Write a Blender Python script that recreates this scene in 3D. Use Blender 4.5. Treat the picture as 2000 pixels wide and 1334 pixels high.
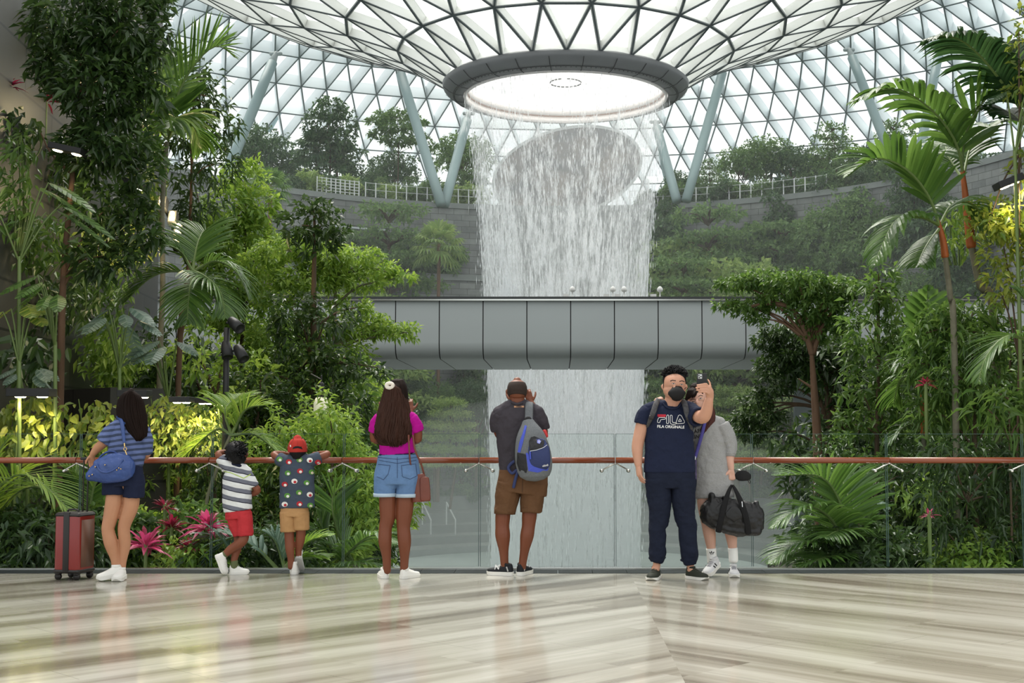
import bpy, bmesh, math, random
import numpy as np
from mathutils import Vector, Matrix
from mathutils.bvhtree import BVHTree
for _o in list(bpy.data.objects): bpy.data.objects.remove(_o)
SC = bpy.context.scene; COL = SC.collection
PI = math.pi; R = math.radians

# ------------------------------------------------------------ camera
F, CX, CY, TILT, EYE = 2550.0, 1090.0, 679.0, R(3.65), 1.227
_cd = bpy.data.cameras.new('camera'); CAM = bpy.data.objects.new('camera', _cd); COL.objects.link(CAM)
_cd.sensor_width = 36; _cd.lens = F / 2000 * 36; _cd.shift_x = -(CX - 1000) / 2000; _cd.shift_y = (CY - 667) / 2000
_cd.clip_end = 600
CAM.location = (0, 0, EYE); CAM.rotation_euler = (PI / 2 + TILT, 0, 0); SC.camera = CAM

# ------------------------------------------------------------ sky, sun, exposure
W = bpy.data.worlds.new('overcast_sky'); SC.world = W; W.use_nodes = True
_n = W.node_tree.nodes; _l = W.node_tree.links
_bg = _n['Background']
_tc = _n.new('ShaderNodeTexCoord'); _sx = _n.new('ShaderNodeSeparateXYZ'); _cr = _n.new('ShaderNodeValToRGB')
_l.new(_tc.outputs['Generated'], _sx.inputs[0]); _l.new(_sx.outputs['Z'], _cr.inputs[0]); _l.new(_cr.outputs[0], _bg.inputs[0])
_cr.color_ramp.elements[0].position = 0.0; _cr.color_ramp.elements[0].color = (0.86, 0.93, 0.95, 1)
_cr.color_ramp.elements[1].position = 0.6; _cr.color_ramp.elements[1].color = (1.0, 1.0, 0.98, 1)
_bg.inputs[1].default_value = 1.06
_sd = bpy.data.lights.new('sun', 'SUN'); SUN = bpy.data.objects.new('sun', _sd); COL.objects.link(SUN)
_sd.energy = 4.4; _sd.angle = R(40); _sd.color = (1.0, 0.96, 0.88); SUN.rotation_euler = (R(-24), R(-14), 0); SUN.location = (0, 20, 60)
SC.view_settings.view_transform = 'Standard'; SC.view_settings.look = 'None'
SC.view_settings.exposure = 0.2; SC.view_settings.gamma = 1.0; SC.view_settings.use_curve_mapping = False
SC.cycles.transparent_max_bounces = 32; SC.cycles.max_bounces = 6
SC.cycles.diffuse_bounces = 3; SC.cycles.glossy_bounces = 3; SC.cycles.transmission_bounces = 4; SC.cycles.volume_bounces = 2; SC.cycles.caustics_reflective = False; SC.cycles.caustics_refractive = False

def at(px, py, Y):
    "the point at depth Y that the photograph shows at pixel px, py"
    u = (px - CX) / F; v = (CY - py) / F
    s = Y / (math.cos(TILT) - v * math.sin(TILT))
    return Vector((u * s, Y, EYE + s * (math.sin(TILT) + v * math.cos(TILT))))

# ------------------------------------------------------------ materials
def new_mat(name):
    m = bpy.data.materials.new(name); m.use_nodes = True
    return m, m.node_tree.nodes, m.node_tree.links, m.node_tree.nodes['Principled BSDF']
def c4(c): return (c[0], c[1], c[2], 1.0)
def srgb(r, g, b):
    return tuple(((x / 255) / 12.92 if x / 255 <= 0.04045 else ((x / 255 + 0.055) / 1.055) ** 2.4) for x in (r, g, b))
def mat(name, col, rough=0.6, metal=0.0, spec=0.4, var=0.0, vscale=8.0, bump=0.0, bscale=60.0, emit=0.0, stretch=(1, 1, 1), coat=0.0):
    m, n, l, b = new_mat(name)
    b.inputs['Base Color'].default_value = c4(col); b.inputs['Roughness'].default_value = rough
    b.inputs['Metallic'].default_value = metal; b.inputs['Specular IOR Level'].default_value = spec
    if coat: b.inputs['Coat Weight'].default_value = coat
    if var or bump:
        tc = n.new('ShaderNodeTexCoord'); mp = n.new('ShaderNodeMapping'); mp.inputs['Scale'].default_value = stretch
        l.new(tc.outputs['Object'], mp.inputs[0])
    if var:
        nz = n.new('ShaderNodeTexNoise'); nz.inputs['Scale'].default_value = vscale; nz.inputs['Detail'].default_value = 5
        l.new(mp.outputs[0], nz.inputs[0])
        mx = n.new('ShaderNodeMix'); mx.data_type = 'RGBA'
        mx.inputs[6].default_value = c4([max(0, x * (1 - var)) for x in col]); mx.inputs[7].default_value = c4([min(1, x * (1 + var)) for x in col])
        l.new(nz.outputs[0], mx.inputs[0]); l.new(mx.outputs[2], b.inputs['Base Color'])
    if bump:
        nb = n.new('ShaderNodeTexNoise'); nb.inputs['Scale'].default_value = bscale; nb.inputs['Detail'].default_value = 4
        l.new(mp.outputs[0], nb.inputs[0]); bp = n.new('ShaderNodeBump'); bp.inputs['Strength'].default_value = bump; bp.inputs['Distance'].default_value = 0.02
        l.new(nb.outputs[0], bp.inputs['Height']); l.new(bp.outputs[0], b.inputs['Normal'])
    if emit:
        b.inputs['Emission Color'].default_value = c4(col); b.inputs['Emission Strength'].default_value = emit
    return m
def leaf_mat(name, c1, c2, rough=0.45, trans=0.35, spec=0.5):
    "leaf green that differs from leaf to leaf, thin enough to let some light through"
    m, n, l, b = new_mat(name)
    g = n.new('ShaderNodeNewGeometry'); cr = n.new('ShaderNodeMix'); cr.data_type = 'RGBA'
    cr.inputs[6].default_value = c4(c1); cr.inputs[7].default_value = c4(c2)
    l.new(g.outputs['Random Per Island'], cr.inputs[0]); l.new(cr.outputs[2], b.inputs['Base Color'])
    b.inputs['Roughness'].default_value = rough; b.inputs['Specular IOR Level'].default_value = spec
    tr = n.new('ShaderNodeBsdfTranslucent'); hs = n.new('ShaderNodeHueSaturation'); hs.inputs['Value'].default_value = 1.5; hs.inputs['Hue'].default_value = 0.485
    l.new(cr.outputs[2], hs.inputs['Color']); l.new(hs.outputs[0], tr.inputs[0])
    mx = n.new('ShaderNodeMixShader'); mx.inputs[0].default_value = trans
    l.new(b.outputs[0], mx.inputs[1]); l.new(tr.outputs[0], mx.inputs[2]); l.new(mx.outputs[0], n['Material Output'].inputs[0])
    return m
def glass_mat(name, tint, refl=0.12, opac=0.0):
    m, n, l, b = new_mat(name); n.remove(b)
    t = n.new('ShaderNodeBsdfTransparent'); t.inputs[0].default_value = c4(tint)
    g = n.new('ShaderNodeBsdfGlossy'); g.inputs['Roughness'].default_value = 0.02; g.inputs[0].default_value = (0.9, 0.95, 0.95, 1)
    lw = n.new('ShaderNodeLayerWeight'); lw.inputs[0].default_value = refl
    mx = n.new('ShaderNodeMixShader'); l.new(lw.outputs['Fresnel'], mx.inputs[0]); l.new(t.outputs[0], mx.inputs[1]); l.new(g.outputs[0], mx.inputs[2])
    out = mx
    if opac:
        d = n.new('ShaderNodeBsdfTranslucent'); d.inputs[0].default_value = (0.9, 0.95, 0.95, 1)
        m2 = n.new('ShaderNodeMixShader'); m2.inputs[0].default_value = opac
        l.new(mx.outputs[0], m2.inputs[1]); l.new(d.outputs[0], m2.inputs[2]); out = m2
    l.new(out.outputs[0], n['Material Output'].inputs[0])
    return m

# ------------------------------------------------------------ mesh helpers
class Geo:
    "collects vertices and faces (any n-gons) with material slots"
    def __init__(s): s.v = []; s.f = []; s.m = []; s.n = 0
    def add(s, v, f, mi=0):
        v = np.asarray(v, dtype=np.float64).reshape(-1, 3); o = s.n
        s.v.append(v); s.n += len(v)
        for q in f: s.f.append(tuple(i + o for i in q)); s.m.append(mi)
    def mesh(s, name, smooth=True, origin=(0, 0, 0)):
        me = bpy.data.meshes.new(name)
        V = (np.concatenate(s.v) if s.v else np.zeros((0, 3))) - np.asarray(origin)
        nf = len(s.f); lens = np.fromiter((len(q) for q in s.f), dtype=np.int32, count=nf)
        flat = np.fromiter((i for q in s.f for i in q), dtype=np.int32, count=int(lens.sum()))
        fast_mesh(me, V, flat, lens, np.array(s.m, dtype=np.int32), smooth)
        return me
def fast_mesh(me, V, flat, lens, mi=None, smooth=True):
    me.vertices.add(len(V)); me.vertices.foreach_set('co', np.ascontiguousarray(V, dtype=np.float32).ravel())
    me.loops.add(len(flat)); me.loops.foreach_set('vertex_index', flat.astype(np.int32))
    me.polygons.add(len(lens)); st = np.concatenate([[0], np.cumsum(lens)[:-1]]).astype(np.int32)
    me.polygons.foreach_set('loop_start', st)
    try: me.polygons.foreach_set('loop_total', lens.astype(np.int32))
    except Exception: pass
    if mi is not None and len(mi): me.polygons.foreach_set('material_index', mi)
    me.polygons.foreach_set('use_smooth', np.full(len(lens), smooth, dtype=bool))
    me.update(calc_edges=True); me.validate()
def link(name, me, mats, parent=None, loc=None):
    o = bpy.data.objects.new(name, me); COL.objects.link(o)
    if not isinstance(mats, (list, tuple)): mats = [mats]
    if not me.materials:
        for m in mats: me.materials.append(m)
    if parent is not None: o.parent = parent
    if loc is not None: o.location = loc
    return o
def empty(name, loc=(0, 0, 0), rz=0.0):
    o = bpy.data.objects.new(name, None); COL.objects.link(o); o.location = loc; o.rotation_euler = (0, 0, rz); o.empty_display_size = 0.2
    return o
def tag(o, label, cat, group=None, kind=None):
    o['label'] = label; o['category'] = cat
    if group: o['group'] = group
    if kind: o['kind'] = kind
    return o
def struct(name, me, mats, label=None):
    o = link(name, me, mats); o['kind'] = 'structure'
    if label: o['label'] = label
    return o
def copy_tree(o, parent=None):
    c = o.copy(); COL.objects.link(c)
    if parent is not None: c.parent = parent
    for ch in [x for x in o.children]: copy_tree(ch, c)
    return c
def box_vf(x0, x1, y0, y1, z0, z1):
    v = [(x0, y0, z0), (x1, y0, z0), (x1, y1, z0), (x0, y1, z0), (x0, y0, z1), (x1, y0, z1), (x1, y1, z1), (x0, y1, z1)]
    return v, [(0, 3, 2, 1), (4, 5, 6, 7), (0, 1, 5, 4), (1, 2, 6, 5), (2, 3, 7, 6), (3, 0, 4, 7)]
def gbox(g, x0, x1, y0, y1, z0, z1, mi=0): v, f = box_vf(x0, x1, y0, y1, z0, z1); g.add(v, f, mi)
def rbox(g, x0, x1, y0, y1, z0, z1, r=0.01, mi=0, seg=2):
    bm = bmesh.new(); v, f = box_vf(x0, x1, y0, y1, z0, z1); bv = [bm.verts.new(p) for p in v]
    for q in f: bm.faces.new([bv[i] for i in q])
    bmesh.ops.bevel(bm, geom=bm.edges[:], offset=r, segments=seg, affect='EDGES', profile=0.5)
    bm.verts.ensure_lookup_table(); bm.verts.index_update()
    g.add([tuple(p.co) for p in bm.verts], [tuple(q.index for q in fc.verts) for fc in bm.faces], mi); bm.free()
def lathe(g, prof, cx, cy, a0=0.0, a1=2 * PI, n=48, mi=0, closed=True):
    k = len(prof); full = abs(a1 - a0 - 2 * PI) < 1e-6; cols = n if full else n + 1
    v = [(cx + r * math.sin(a0 + (a1 - a0) * i / n), cy + r * math.cos(a0 + (a1 - a0) * i / n), z) for i in range(cols) for r, z in prof]
    f = []
    for i in range(n):
        j = (i + 1) % cols
        for q in range(k - 1 + (1 if closed else 0)):
            q2 = (q + 1) % k
            f.append((i * k + q, i * k + q2, j * k + q2, j * k + q))
    g.add(v, f, mi)
def catmull(P, n=4):
    P = [np.asarray(p, dtype=float) for p in P]
    if len(P) < 3 or n <= 1: return P
    Q = [2 * P[0] - P[1]] + P + [2 * P[-1] - P[-2]]; out = []
    for i in range(1, len(Q) - 2):
        a, b, c, d = Q[i - 1], Q[i], Q[i + 1], Q[i + 2]
        for k in range(n):
            t = k / n
            out.append(0.5 * (2 * b + (c - a) * t + (2 * a - 5 * b + 4 * c - d) * t * t + (-a + 3 * b - 3 * c + d) * t ** 3))
    out.append(P[-1]); return out
def tube(g, pts, rad, n=10, mi=0, sub=4, cap='round', ref=(0, 1, 0)):
    "pts: 3D points; rad: r or (ra, rb) each, ra across (in the view plane), rb along ref; smooth through the points"
    pp = [np.concatenate([np.asarray(p, dtype=float)[:3], (r if isinstance(r, (tuple, list)) else (r, r))]) for p, r in zip(pts, rad)]
    pp = catmull(pp, sub); P = np.array([q[:3] for q in pp]); RR = np.maximum(np.array([q[3:5] for q in pp]), 1e-4)
    ref = np.asarray(ref, dtype=float); T = np.gradient(P, axis=0); T /= np.linalg.norm(T, axis=1)[:, None] + 1e-12
    rings = []; S = []; prev = None
    for t in T:
        s = np.cross(t, ref)
        if np.linalg.norm(s) < 0.25:
            s = prev - t * np.dot(prev, t) if prev is not None else np.cross(t, (0, 0, 1) if abs(t[2]) < 0.9 else (1, 0, 0))
        s = s / (np.linalg.norm(s) + 1e-12)
        if prev is not None and np.dot(s, prev) < 0: s = -s
        prev = s; S.append(s)
    ang = np.linspace(0, 2 * PI, n, endpoint=False)
    def ring(p, t, s, ra, rb):
        d = np.cross(t, s); return p + np.outer(np.cos(ang) * ra, s) + np.outer(np.sin(ang) * rb, d)
    seq = []
    if cap == 'round' or cap == 'start':
        r0 = RR[0].mean() * 0.75
        for k, q in ((0.25, 1.0), (0.7, 0.71), (0.93, 0.38)): seq.insert(0, ring(P[0] - T[0] * r0 * q, T[0], S[0], RR[0][0] * k, RR[0][1] * k)) if False else None
        for q in (85, 60, 30): seq.append(ring(P[0] - T[0] * r0 * math.sin(R(q)), T[0], S[0], RR[0][0] * math.cos(R(q)), RR[0][1] * math.cos(R(q))))
    if cap == 'cuff0':
        m0 = RR[0].mean(); seq.append(ring(P[0] + T[0] * m0 * .35, T[0], S[0], RR[0][0] * .3, RR[0][1] * .3)); seq.append(ring(P[0] + T[0] * m0 * .3, T[0], S[0], RR[0][0] * .78, RR[0][1] * .78)); seq.append(ring(P[0], T[0], S[0], RR[0][0] * .82, RR[0][1] * .82))
    for i in range(len(P)): seq.append(ring(P[i], T[i], S[i], RR[i][0], RR[i][1]))
    if cap == 'round' or cap == 'cuff0':
        r1 = RR[-1].mean() * 0.75
        for q in (30, 60, 85): seq.append(ring(P[-1] + T[-1] * r1 * math.sin(R(q)), T[-1], S[-1], RR[-1][0] * math.cos(R(q)), RR[-1][1] * math.cos(R(q))))
    if cap == 'cuff' or cap == 'start':
        m1 = RR[-1].mean(); seq.append(ring(P[-1], T[-1], S[-1], RR[-1][0] * .82, RR[-1][1] * .82)); seq.append(ring(P[-1] - T[-1] * m1 * .3, T[-1], S[-1], RR[-1][0] * .78, RR[-1][1] * .78)); seq.append(ring(P[-1] - T[-1] * m1 * .35, T[-1], S[-1], RR[-1][0] * .3, RR[-1][1] * .3))
    V = np.concatenate(seq); m = len(seq); f = []
    for i in range(m - 1):
        for k in range(n):
            k2 = (k + 1) % n; f.append((i * n + k, i * n + k2, (i + 1) * n + k2, (i + 1) * n + k))
    f.append(tuple(range(n - 1, -1, -1))); f.append(tuple((m - 1) * n + k for k in range(n)))
    g.add(V, f, mi)
def bar(g, a, b, w, d, nrm, mi=0):
    a = np.asarray(a, float); b = np.asarray(b, float); t = b - a; t /= np.linalg.norm(t); nrm = np.asarray(nrm, float)
    s = np.cross(t, nrm); s /= np.linalg.norm(s); u = np.cross(s, t)
    v = [p + s * i * w / 2 + u * j for p in (a, b) for i, j in ((-1, 0), (1, 0), (1, d), (-1, d))]
    g.add(v, [(0, 1, 2, 3), (7, 6, 5, 4), (0, 4, 5, 1), (1, 5, 6, 2), (2, 6, 7, 3), (3, 7, 4, 0)], mi)
# ============================================================ THE SETTING
AX, AY = 0.41, 70.0                       # axis of the waterfall and the roof funnel
M_steel = mat('roof_steel', (0.80, 0.86, 0.88), 0.45, 0.0, 0.4)
M_funnel_steel = mat('funnel_steel', (0.82, 0.83, 0.80), 0.45, var=0.05, vscale=0.5)
M_dark_edge = mat('roof_gasket', (0.10, 0.12, 0.125), 0.6); M_dome_edge = mat('dome_gasket', (0.22, 0.26, 0.27), 0.6)
M_collar = mat('collar_metal', (0.17, 0.175, 0.18), 0.5, 0.1, var=0.08, vscale=1.5)
M_seam = mat('seam_dark', (0.03, 0.03, 0.03), 0.8)
M_pane = glass_mat('roof_glass', (0.97, 0.99, 0.99), 0.05)
M_col = mat('column_paint', (0.30, 0.40, 0.41), 0.45, 0.0, 0.5, var=0.05)

def shell(name, prof, N, a0, a1, w, d, steel, pane, gl_name=None):
    "triangulated steel grid on a surface of revolution, with its panes"
    g = Geo(); gp = Geo(); da = (a1 - a0) / N; full = abs(a1 - a0 - 2 * PI) < 1e-6; K = len(prof)
    node = {}; nrm = {}
    for i, (r, z) in enumerate(prof):
        i0, i1 = max(0, i - 1), min(K - 1, i + 1); dr = prof[i1][0] - prof[i0][0]; dz = prof[i1][1] - prof[i0][1]
        L = math.hypot(dr, dz); nr, nz = (-dz / L, dr / L)
        if nz < 0: nr, nz = -nr, -nz
        for j in range(N + 1):
            a = a0 + (j + 0.5 * (i % 2)) * da
            node[i, j] = np.array((AX + r * math.sin(a), AY + r * math.cos(a), z)); nrm[i, j] = np.array((nr * math.sin(a), nr * math.cos(a), nz))
    def mem(p, q, ww=w):
        n = nrm[p] + nrm[q]; bar(g, node[p], node[q], ww, d, n, 0); o = n / np.linalg.norm(n)
        bar(g, node[p] - o * 0.045, node[q] - o * 0.045, ww * (0.42 if ww > .15 else 0.55), 0.045, n, 1)
    vi = {}
    for k in node: vi[k] = len(vi)
    for i in range(K):
        for j in range(N):
            mem((i, j), (i, j + 1))
            if i + 1 < K:
                if i % 2 == 0:
                    mem((i, j), (i + 1, j)); mem((i, j + 1), (i + 1, j))
                else:
                    mem((i, j), (i + 1, j)); mem((i, j), (i + 1, j + 1))
    gp.add([node[k] + nrm[k] * (d * 0.9) for k in node], [])
    for i in range(K - 1):
        for j in range(N):
            if i % 2 == 0: tr = [((i, j), (i, j + 1), (i + 1, j)), ((i, j + 1), (i + 1, j + 1), (i + 1, j))]
            else: tr = [((i, j), (i + 1, j + 1), (i + 1, j)), ((i, j), (i, j + 1), (i + 1, j + 1))]
            for t in tr: gp.f.append(tuple(vi[q] for q in t)); gp.m.append(0)
    o = struct(name, g.mesh(name, False), [steel, M_dark_edge if w > .15 else M_dome_edge]); p = struct(gl_name, gp.mesh(gl_name, False), pane)
    return o, p
FUN = [(6.5, 20.0), (9.1, 21.55), (11.9, 22.75), (14.8, 23.8), (17.8, 24.8), (21, 26.0), (24.2, 27.6), (27.5, 29.6)]
shell('ceiling', FUN, 24, 0, 2 * PI, 0.20, 0.50, M_funnel_steel, glass_mat('wet_frosted_glass', (0.97, 0.99, 0.99), 0.04, 0.5), gl_name='window_1')
DOME = [(60.5, 15.5), (59.6, 17.8), (58.4, 20.2), (57.0, 22.6), (55.2, 25.0), (53.2, 27.3), (50.9, 29.4), (48.3, 31.3), (45.5, 33.0), (42.6, 34.4), (39.6, 35.4), (36.6, 35.9), (33.6, 35.8), (30.8, 34.8), (28.6, 32.9), (27.2, 30.6)]
shell('ceiling', DOME, 78, R(-105), R(105), 0.14, 1.35, M_steel, M_pane, gl_name='window_2')

# collar round the oculus, its inner drum and the ring fixture
g = Geo()
lathe(g, [(5.55, 19.28), (5.9, 19.30), (6.3, 19.45), (6.62, 19.72), (6.68, 19.95), (6.45, 20.15), (6.2, 20.15), (5.7, 19.6)], AX, AY, n=96)
collar = link('oculus_collar', g.mesh('oculus_collar'), M_collar)
tag(collar, 'dark grey metal ring collar at the foot of the glass funnel', 'ring')
g = Geo()
for k in range(24):
    a = 2 * PI * (k + .5) / 24; g = Geo()
    for (r0, z0, r1, z1) in ((5.58, 19.262, 5.9, 19.283), (5.9, 19.283, 6.3, 19.432), (6.3, 19.432, 6.64, 19.71)):
        bar(g, (AX + r0 * math.sin(a), AY + r0 * math.cos(a), z0), (AX + r1 * math.sin(a), AY + r1 * math.cos(a), z1), 0.035, 0.02, (0, 0, -1))
    link('seam', g.mesh('seam', False), M_seam, collar)
g = Geo(); lathe(g, [(6.08, 19.335), (6.12, 19.335), (6.12, 19.36), (6.08, 19.36)], AX, AY, n=96)
for k in range(150):
    a = 2 * PI * k / 150; bar(g, (AX + 6.03 * math.sin(a), AY + 6.03 * math.cos(a), 19.33), (AX + 6.03 * math.sin(a) + .035 * math.cos(a), AY + 6.03 * math.cos(a) - .035 * math.sin(a), 19.33), .05, .03, (0, 0, -1))
o = link('bolt_band', g.mesh('bolt_band', False), M_seam, collar)
M_drum = mat('drum_cream', (0.95, 0.90, 0.87), 0.6); M_drum_dark = mat('drum_slot', (0.42, 0.28, 0.22), 0.7)
M_white_disc, _n1, _l1, _b1 = new_mat('oculus_added_white'); _t1 = _n1.new('ShaderNodeBsdfTranslucent'); _t1.inputs[0].default_value = (1, 1, 1, 1); _x1 = _n1.new('ShaderNodeBsdfTransparent'); _m1 = _n1.new('ShaderNodeMixShader'); _m1.inputs[0].default_value = .55
_l1.new(_x1.outputs[0], _m1.inputs[1]); _l1.new(_t1.outputs[0], _m1.inputs[2]); _l1.new(_m1.outputs[0], _n1['Material Output'].inputs[0])
g = Geo(); lathe(g, [(5.5, 19.2), (5.5, 19.55), (5.4, 19.55), (5.4, 19.2)], AX, AY, n=80); lathe(g, [(5.42, 19.62), (5.42, 20.1), (5.32, 20.1), (5.32, 19.62)], AX, AY, n=80)
lathe(g, [(5.38, 19.55), (5.38, 19.62), (5.34, 19.62), (5.34, 19.55)], AX, AY, n=80, mi=1)
dr = link('drum', g.mesh('drum'), [M_drum, M_drum_dark], collar)
g = Geo()
lathe(g, [(0.0, 20.35), (5.5, 20.12)], AX, AY, n=64, closed=False)
link('added_white_disc', g.mesh('added_white_disc'), M_white_disc, collar)  # translucent disc added so the oculus opening reads as blown-out white
g = Geo()
for k in range(22):
    a = 2 * PI * k / 22; 
    if k % 6 == 5: continue
    bar(g, (AX + .85 * math.sin(a), AY + .85 * math.cos(a), 20.1), (AX + .85 * math.sin(a + .2), AY + .85 * math.cos(a + .2), 20.1), .05, .06, (0, 0, 1))
link('ring_fixture', g.mesh('ring_fixture', False), M_seam, collar)

# leaning steel columns
def column(x0, y0, x1, y1, Ya, Yb, wpx, label):
    a = at(x0, y0, Ya); b = at(x1, y1, Yb); base = b; t = empty('roof_strut', base)
    g = Geo(); r = wpx / 2 / F * Yb; d = a - b
    tube(g, [b - b, d * 0.5, d], [r, r, r], n=20, sub=2, cap='cuff'); link('shaft', g.mesh('shaft'), M_col, t)
    g = Geo(); tube(g, [d, d + d.normalized() * r * 2.4], [r * .8, r * .45], n=16, sub=1); tube(g, [d + d.normalized() * r * 2.2 + Vector((-r, 0, 0)), d + d.normalized() * r * 2.2 + Vector((r, 0, 0))], [r * .4, r * .4], n=12, sub=1)
    link('pin_joint', g.mesh('pin_joint'), mat('pin_steel', (0.45, 0.5, 0.5), 0.4), t)
    tag(t, label, 'column', 'leaning columns holding up the glass roof'); return t
column(532, 122, 440, 345, 96, 92, 21, 'blue-grey steel column leaning right, above the trees at the far left')
column(783, 145, 862, 400, 97, 93, 20, 'blue-grey steel column leaning left, just left of the waterfall')
column(912, 235, 868, 400, 99, 93.5, 20, 'blue-grey steel column leaning right, half hidden by the left edge of the falling water')
column(1283, 250, 1322, 392, 99, 93.5, 19, 'blue-grey steel column leaning left, touching the right edge of the waterfall')
column(1411, 142, 1340, 392, 97, 93, 19, 'blue-grey steel column leaning right, foot of the pair right of the waterfall')
column(1664, 112, 1738, 300, 96, 92, 19, 'blue-grey steel column leaning left, behind the long palm frond on the right')
column(1832, 112, 1790, 330, 96, 92, 19, 'blue-grey steel column leaning right, behind the palm fronds near the right edge')
column(556, 200, 480, 330, 118, 117, 12, 'thin pale column behind the leftmost leaning column')
column(1290, 300, 1310, 392, 112, 110, 9, 'thin pale column tight behind the pair right of the waterfall')

# ------------------------------------------------------------ platform floor: polished stone with a 45 degree chevron of veins
m, n, l, b = new_mat('polished_stone'); M_floor = m
tc = n.new('ShaderNodeTexCoord'); sx = n.new('ShaderNodeSeparateXYZ'); l.new(tc.outputs['Object'], sx.inputs[0])
def mth(op, a, b_=None, c=None):
    q = n.new('ShaderNodeMath'); q.operation = op
    for i, v in enumerate((a, b_, c)):
        if v is None: continue
        if isinstance(v, (int, float)): q.inputs[i].default_value = v
        else: l.new(v, q.inputs[i])
    return q.outputs[0]
xs = mth('SUBTRACT', sx.outputs[0], 0.62); ax_ = mth('ABSOLUTE', xs)
al = mth('MULTIPLY', mth('SUBTRACT', sx.outputs[1], ax_), 0.7071)       # across the veins
ac = mth('MULTIPLY', mth('ADD', sx.outputs[1], ax_), 0.7071)
perp = mth('ADD', al, mth('MULTIPLY', mth('GREATER_THAN', xs, 0), 3.3)) 
cb = n.new('ShaderNodeCombineXYZ')
# on the left half the veins run away to the right (x+ , y+): across = y - x ; on the right half mirrored
acr = mth('MULTIPLY', mth('ADD', sx.outputs[1], ax_), 0.7071); run = mth('MULTIPLY', mth('SUBTRACT', sx.outputs[1], ax_), 0.7071)
l.new(mth('MULTIPLY', acr, 3.4), cb.inputs[0]); l.new(mth('MULTIPLY', run, 0.22), cb.inputs[1]); l.new(mth('GREATER_THAN', xs, 0), cb.inputs[2])
tile = n.new('ShaderNodeTexWhiteNoise'); tile.noise_dimensions = '2D'
tb = n.new('ShaderNodeCombineXYZ'); l.new(mth('FLOOR', mth('DIVIDE', acr, 0.75)), tb.inputs[0])
l.new(mth('FLOOR', mth('DIVIDE', mth('ADD', run, mth('MULTIPLY', mth('FLOOR', mth('DIVIDE', acr, 0.75)), 0.47)), 1.5)), tb.inputs[1]); l.new(tb.outputs[0], tile.inputs['Vector'])
av = n.new('ShaderNodeVectorMath'); av.operation = 'ADD'; l.new(cb.outputs[0], av.inputs[0])
sc = n.new('ShaderNodeVectorMath'); sc.operation = 'SCALE'; l.new(tile.outputs['Color'], sc.inputs[0]); sc.inputs['Scale'].default_value = 0.22; l.new(sc.outputs[0], av.inputs[1])
nz = n.new('ShaderNodeTexNoise'); nz.inputs['Scale'].default_value = 0.8; nz.inputs['Detail'].default_value = 3.5; nz.inputs['Roughness'].default_value = 0.55; l.new(av.outputs[0], nz.inputs[0])
cr = n.new('ShaderNodeValToRGB'); l.new(nz.outputs[0], cr.inputs[0]); e = cr.color_ramp.elements
e[0].position = 0.36; e[0].color = c4(srgb(116, 108, 96)); e[1].position = 0.60; e[1].color = c4(srgb(184, 181, 170))
q = e.new(0.47); q.color = c4(srgb(156, 151, 138))
fn = n.new('ShaderNodeTexNoise'); fn.inputs['Scale'].default_value = 14; fn.inputs['Detail'].default_value = 6; l.new(av.outputs[0], fn.inputs[0])
mx = n.new('ShaderNodeMix'); mx.data_type = 'RGBA'; mx.blend_type = 'OVERLAY'; mx.inputs[0].default_value = 0.18; l.new(cr.outputs[0], mx.inputs[6]); l.new(fn.outputs[0], mx.inputs[7])
# hairline joints
def joint(v, step):
    fr = mth('FRACT', mth('DIVIDE', v, step)); return mth('LESS_THAN', mth('ABSOLUTE', mth('SUBTRACT', fr, 0.5)), 0.0022 / step * 1.0)
j1 = joint(acr, 0.75); j2 = joint(mth('ADD', run, mth('MULTIPLY', mth('FLOOR', mth('DIVIDE', acr, 0.75)), 0.47)), 1.5); jj = mth('MAXIMUM', j1, j2)
mj = n.new('ShaderNodeMix'); mj.data_type = 'RGBA'; mj.inputs[7].default_value = c4(srgb(120, 116, 106)); l.new(mth('MULTIPLY', jj, 0.6), mj.inputs[0]); l.new(mx.outputs[2], mj.inputs[6])
l.new(mj.outputs[2], b.inputs['Base Color'])
b.inputs['Roughness'].default_value = 0.14; b.inputs['Specular IOR Level'].default_value = 0.75
wv = n.new('ShaderNodeTexNoise'); wv.inputs['Scale'].default_value = 40; wv.inputs['Detail'].default_value = 3; l.new(tc.outputs['Object'], wv.inputs[0])
bp = n.new('ShaderNodeBump'); bp.inputs['Strength'].default_value = 0.04; bp.inputs['Distance'].default_value = 0.004; l.new(wv.outputs[0], bp.inputs['Height']); l.new(bp.outputs[0], b.inputs['Normal'])
YE = 11.36; YG = 11.66
g = Geo(); gbox(g, -9, 9, 0.5, YE, -0.35, 0.0); struct('floor', g.mesh('floor', False), M_floor)
M_kerb = mat('kerb_slate', (0.022, 0.028, 0.030), 0.7, 0.0, 0.12, var=0.35, vscale=6)
g = Geo()
for k in range(60): gbox(g, -9 + k * .3, -9 + k * .3 + .296, YE, YG + .12, -0.35, 0.002)
struct('trim_1', g.mesh('trim_1', False), M_kerb)

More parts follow.
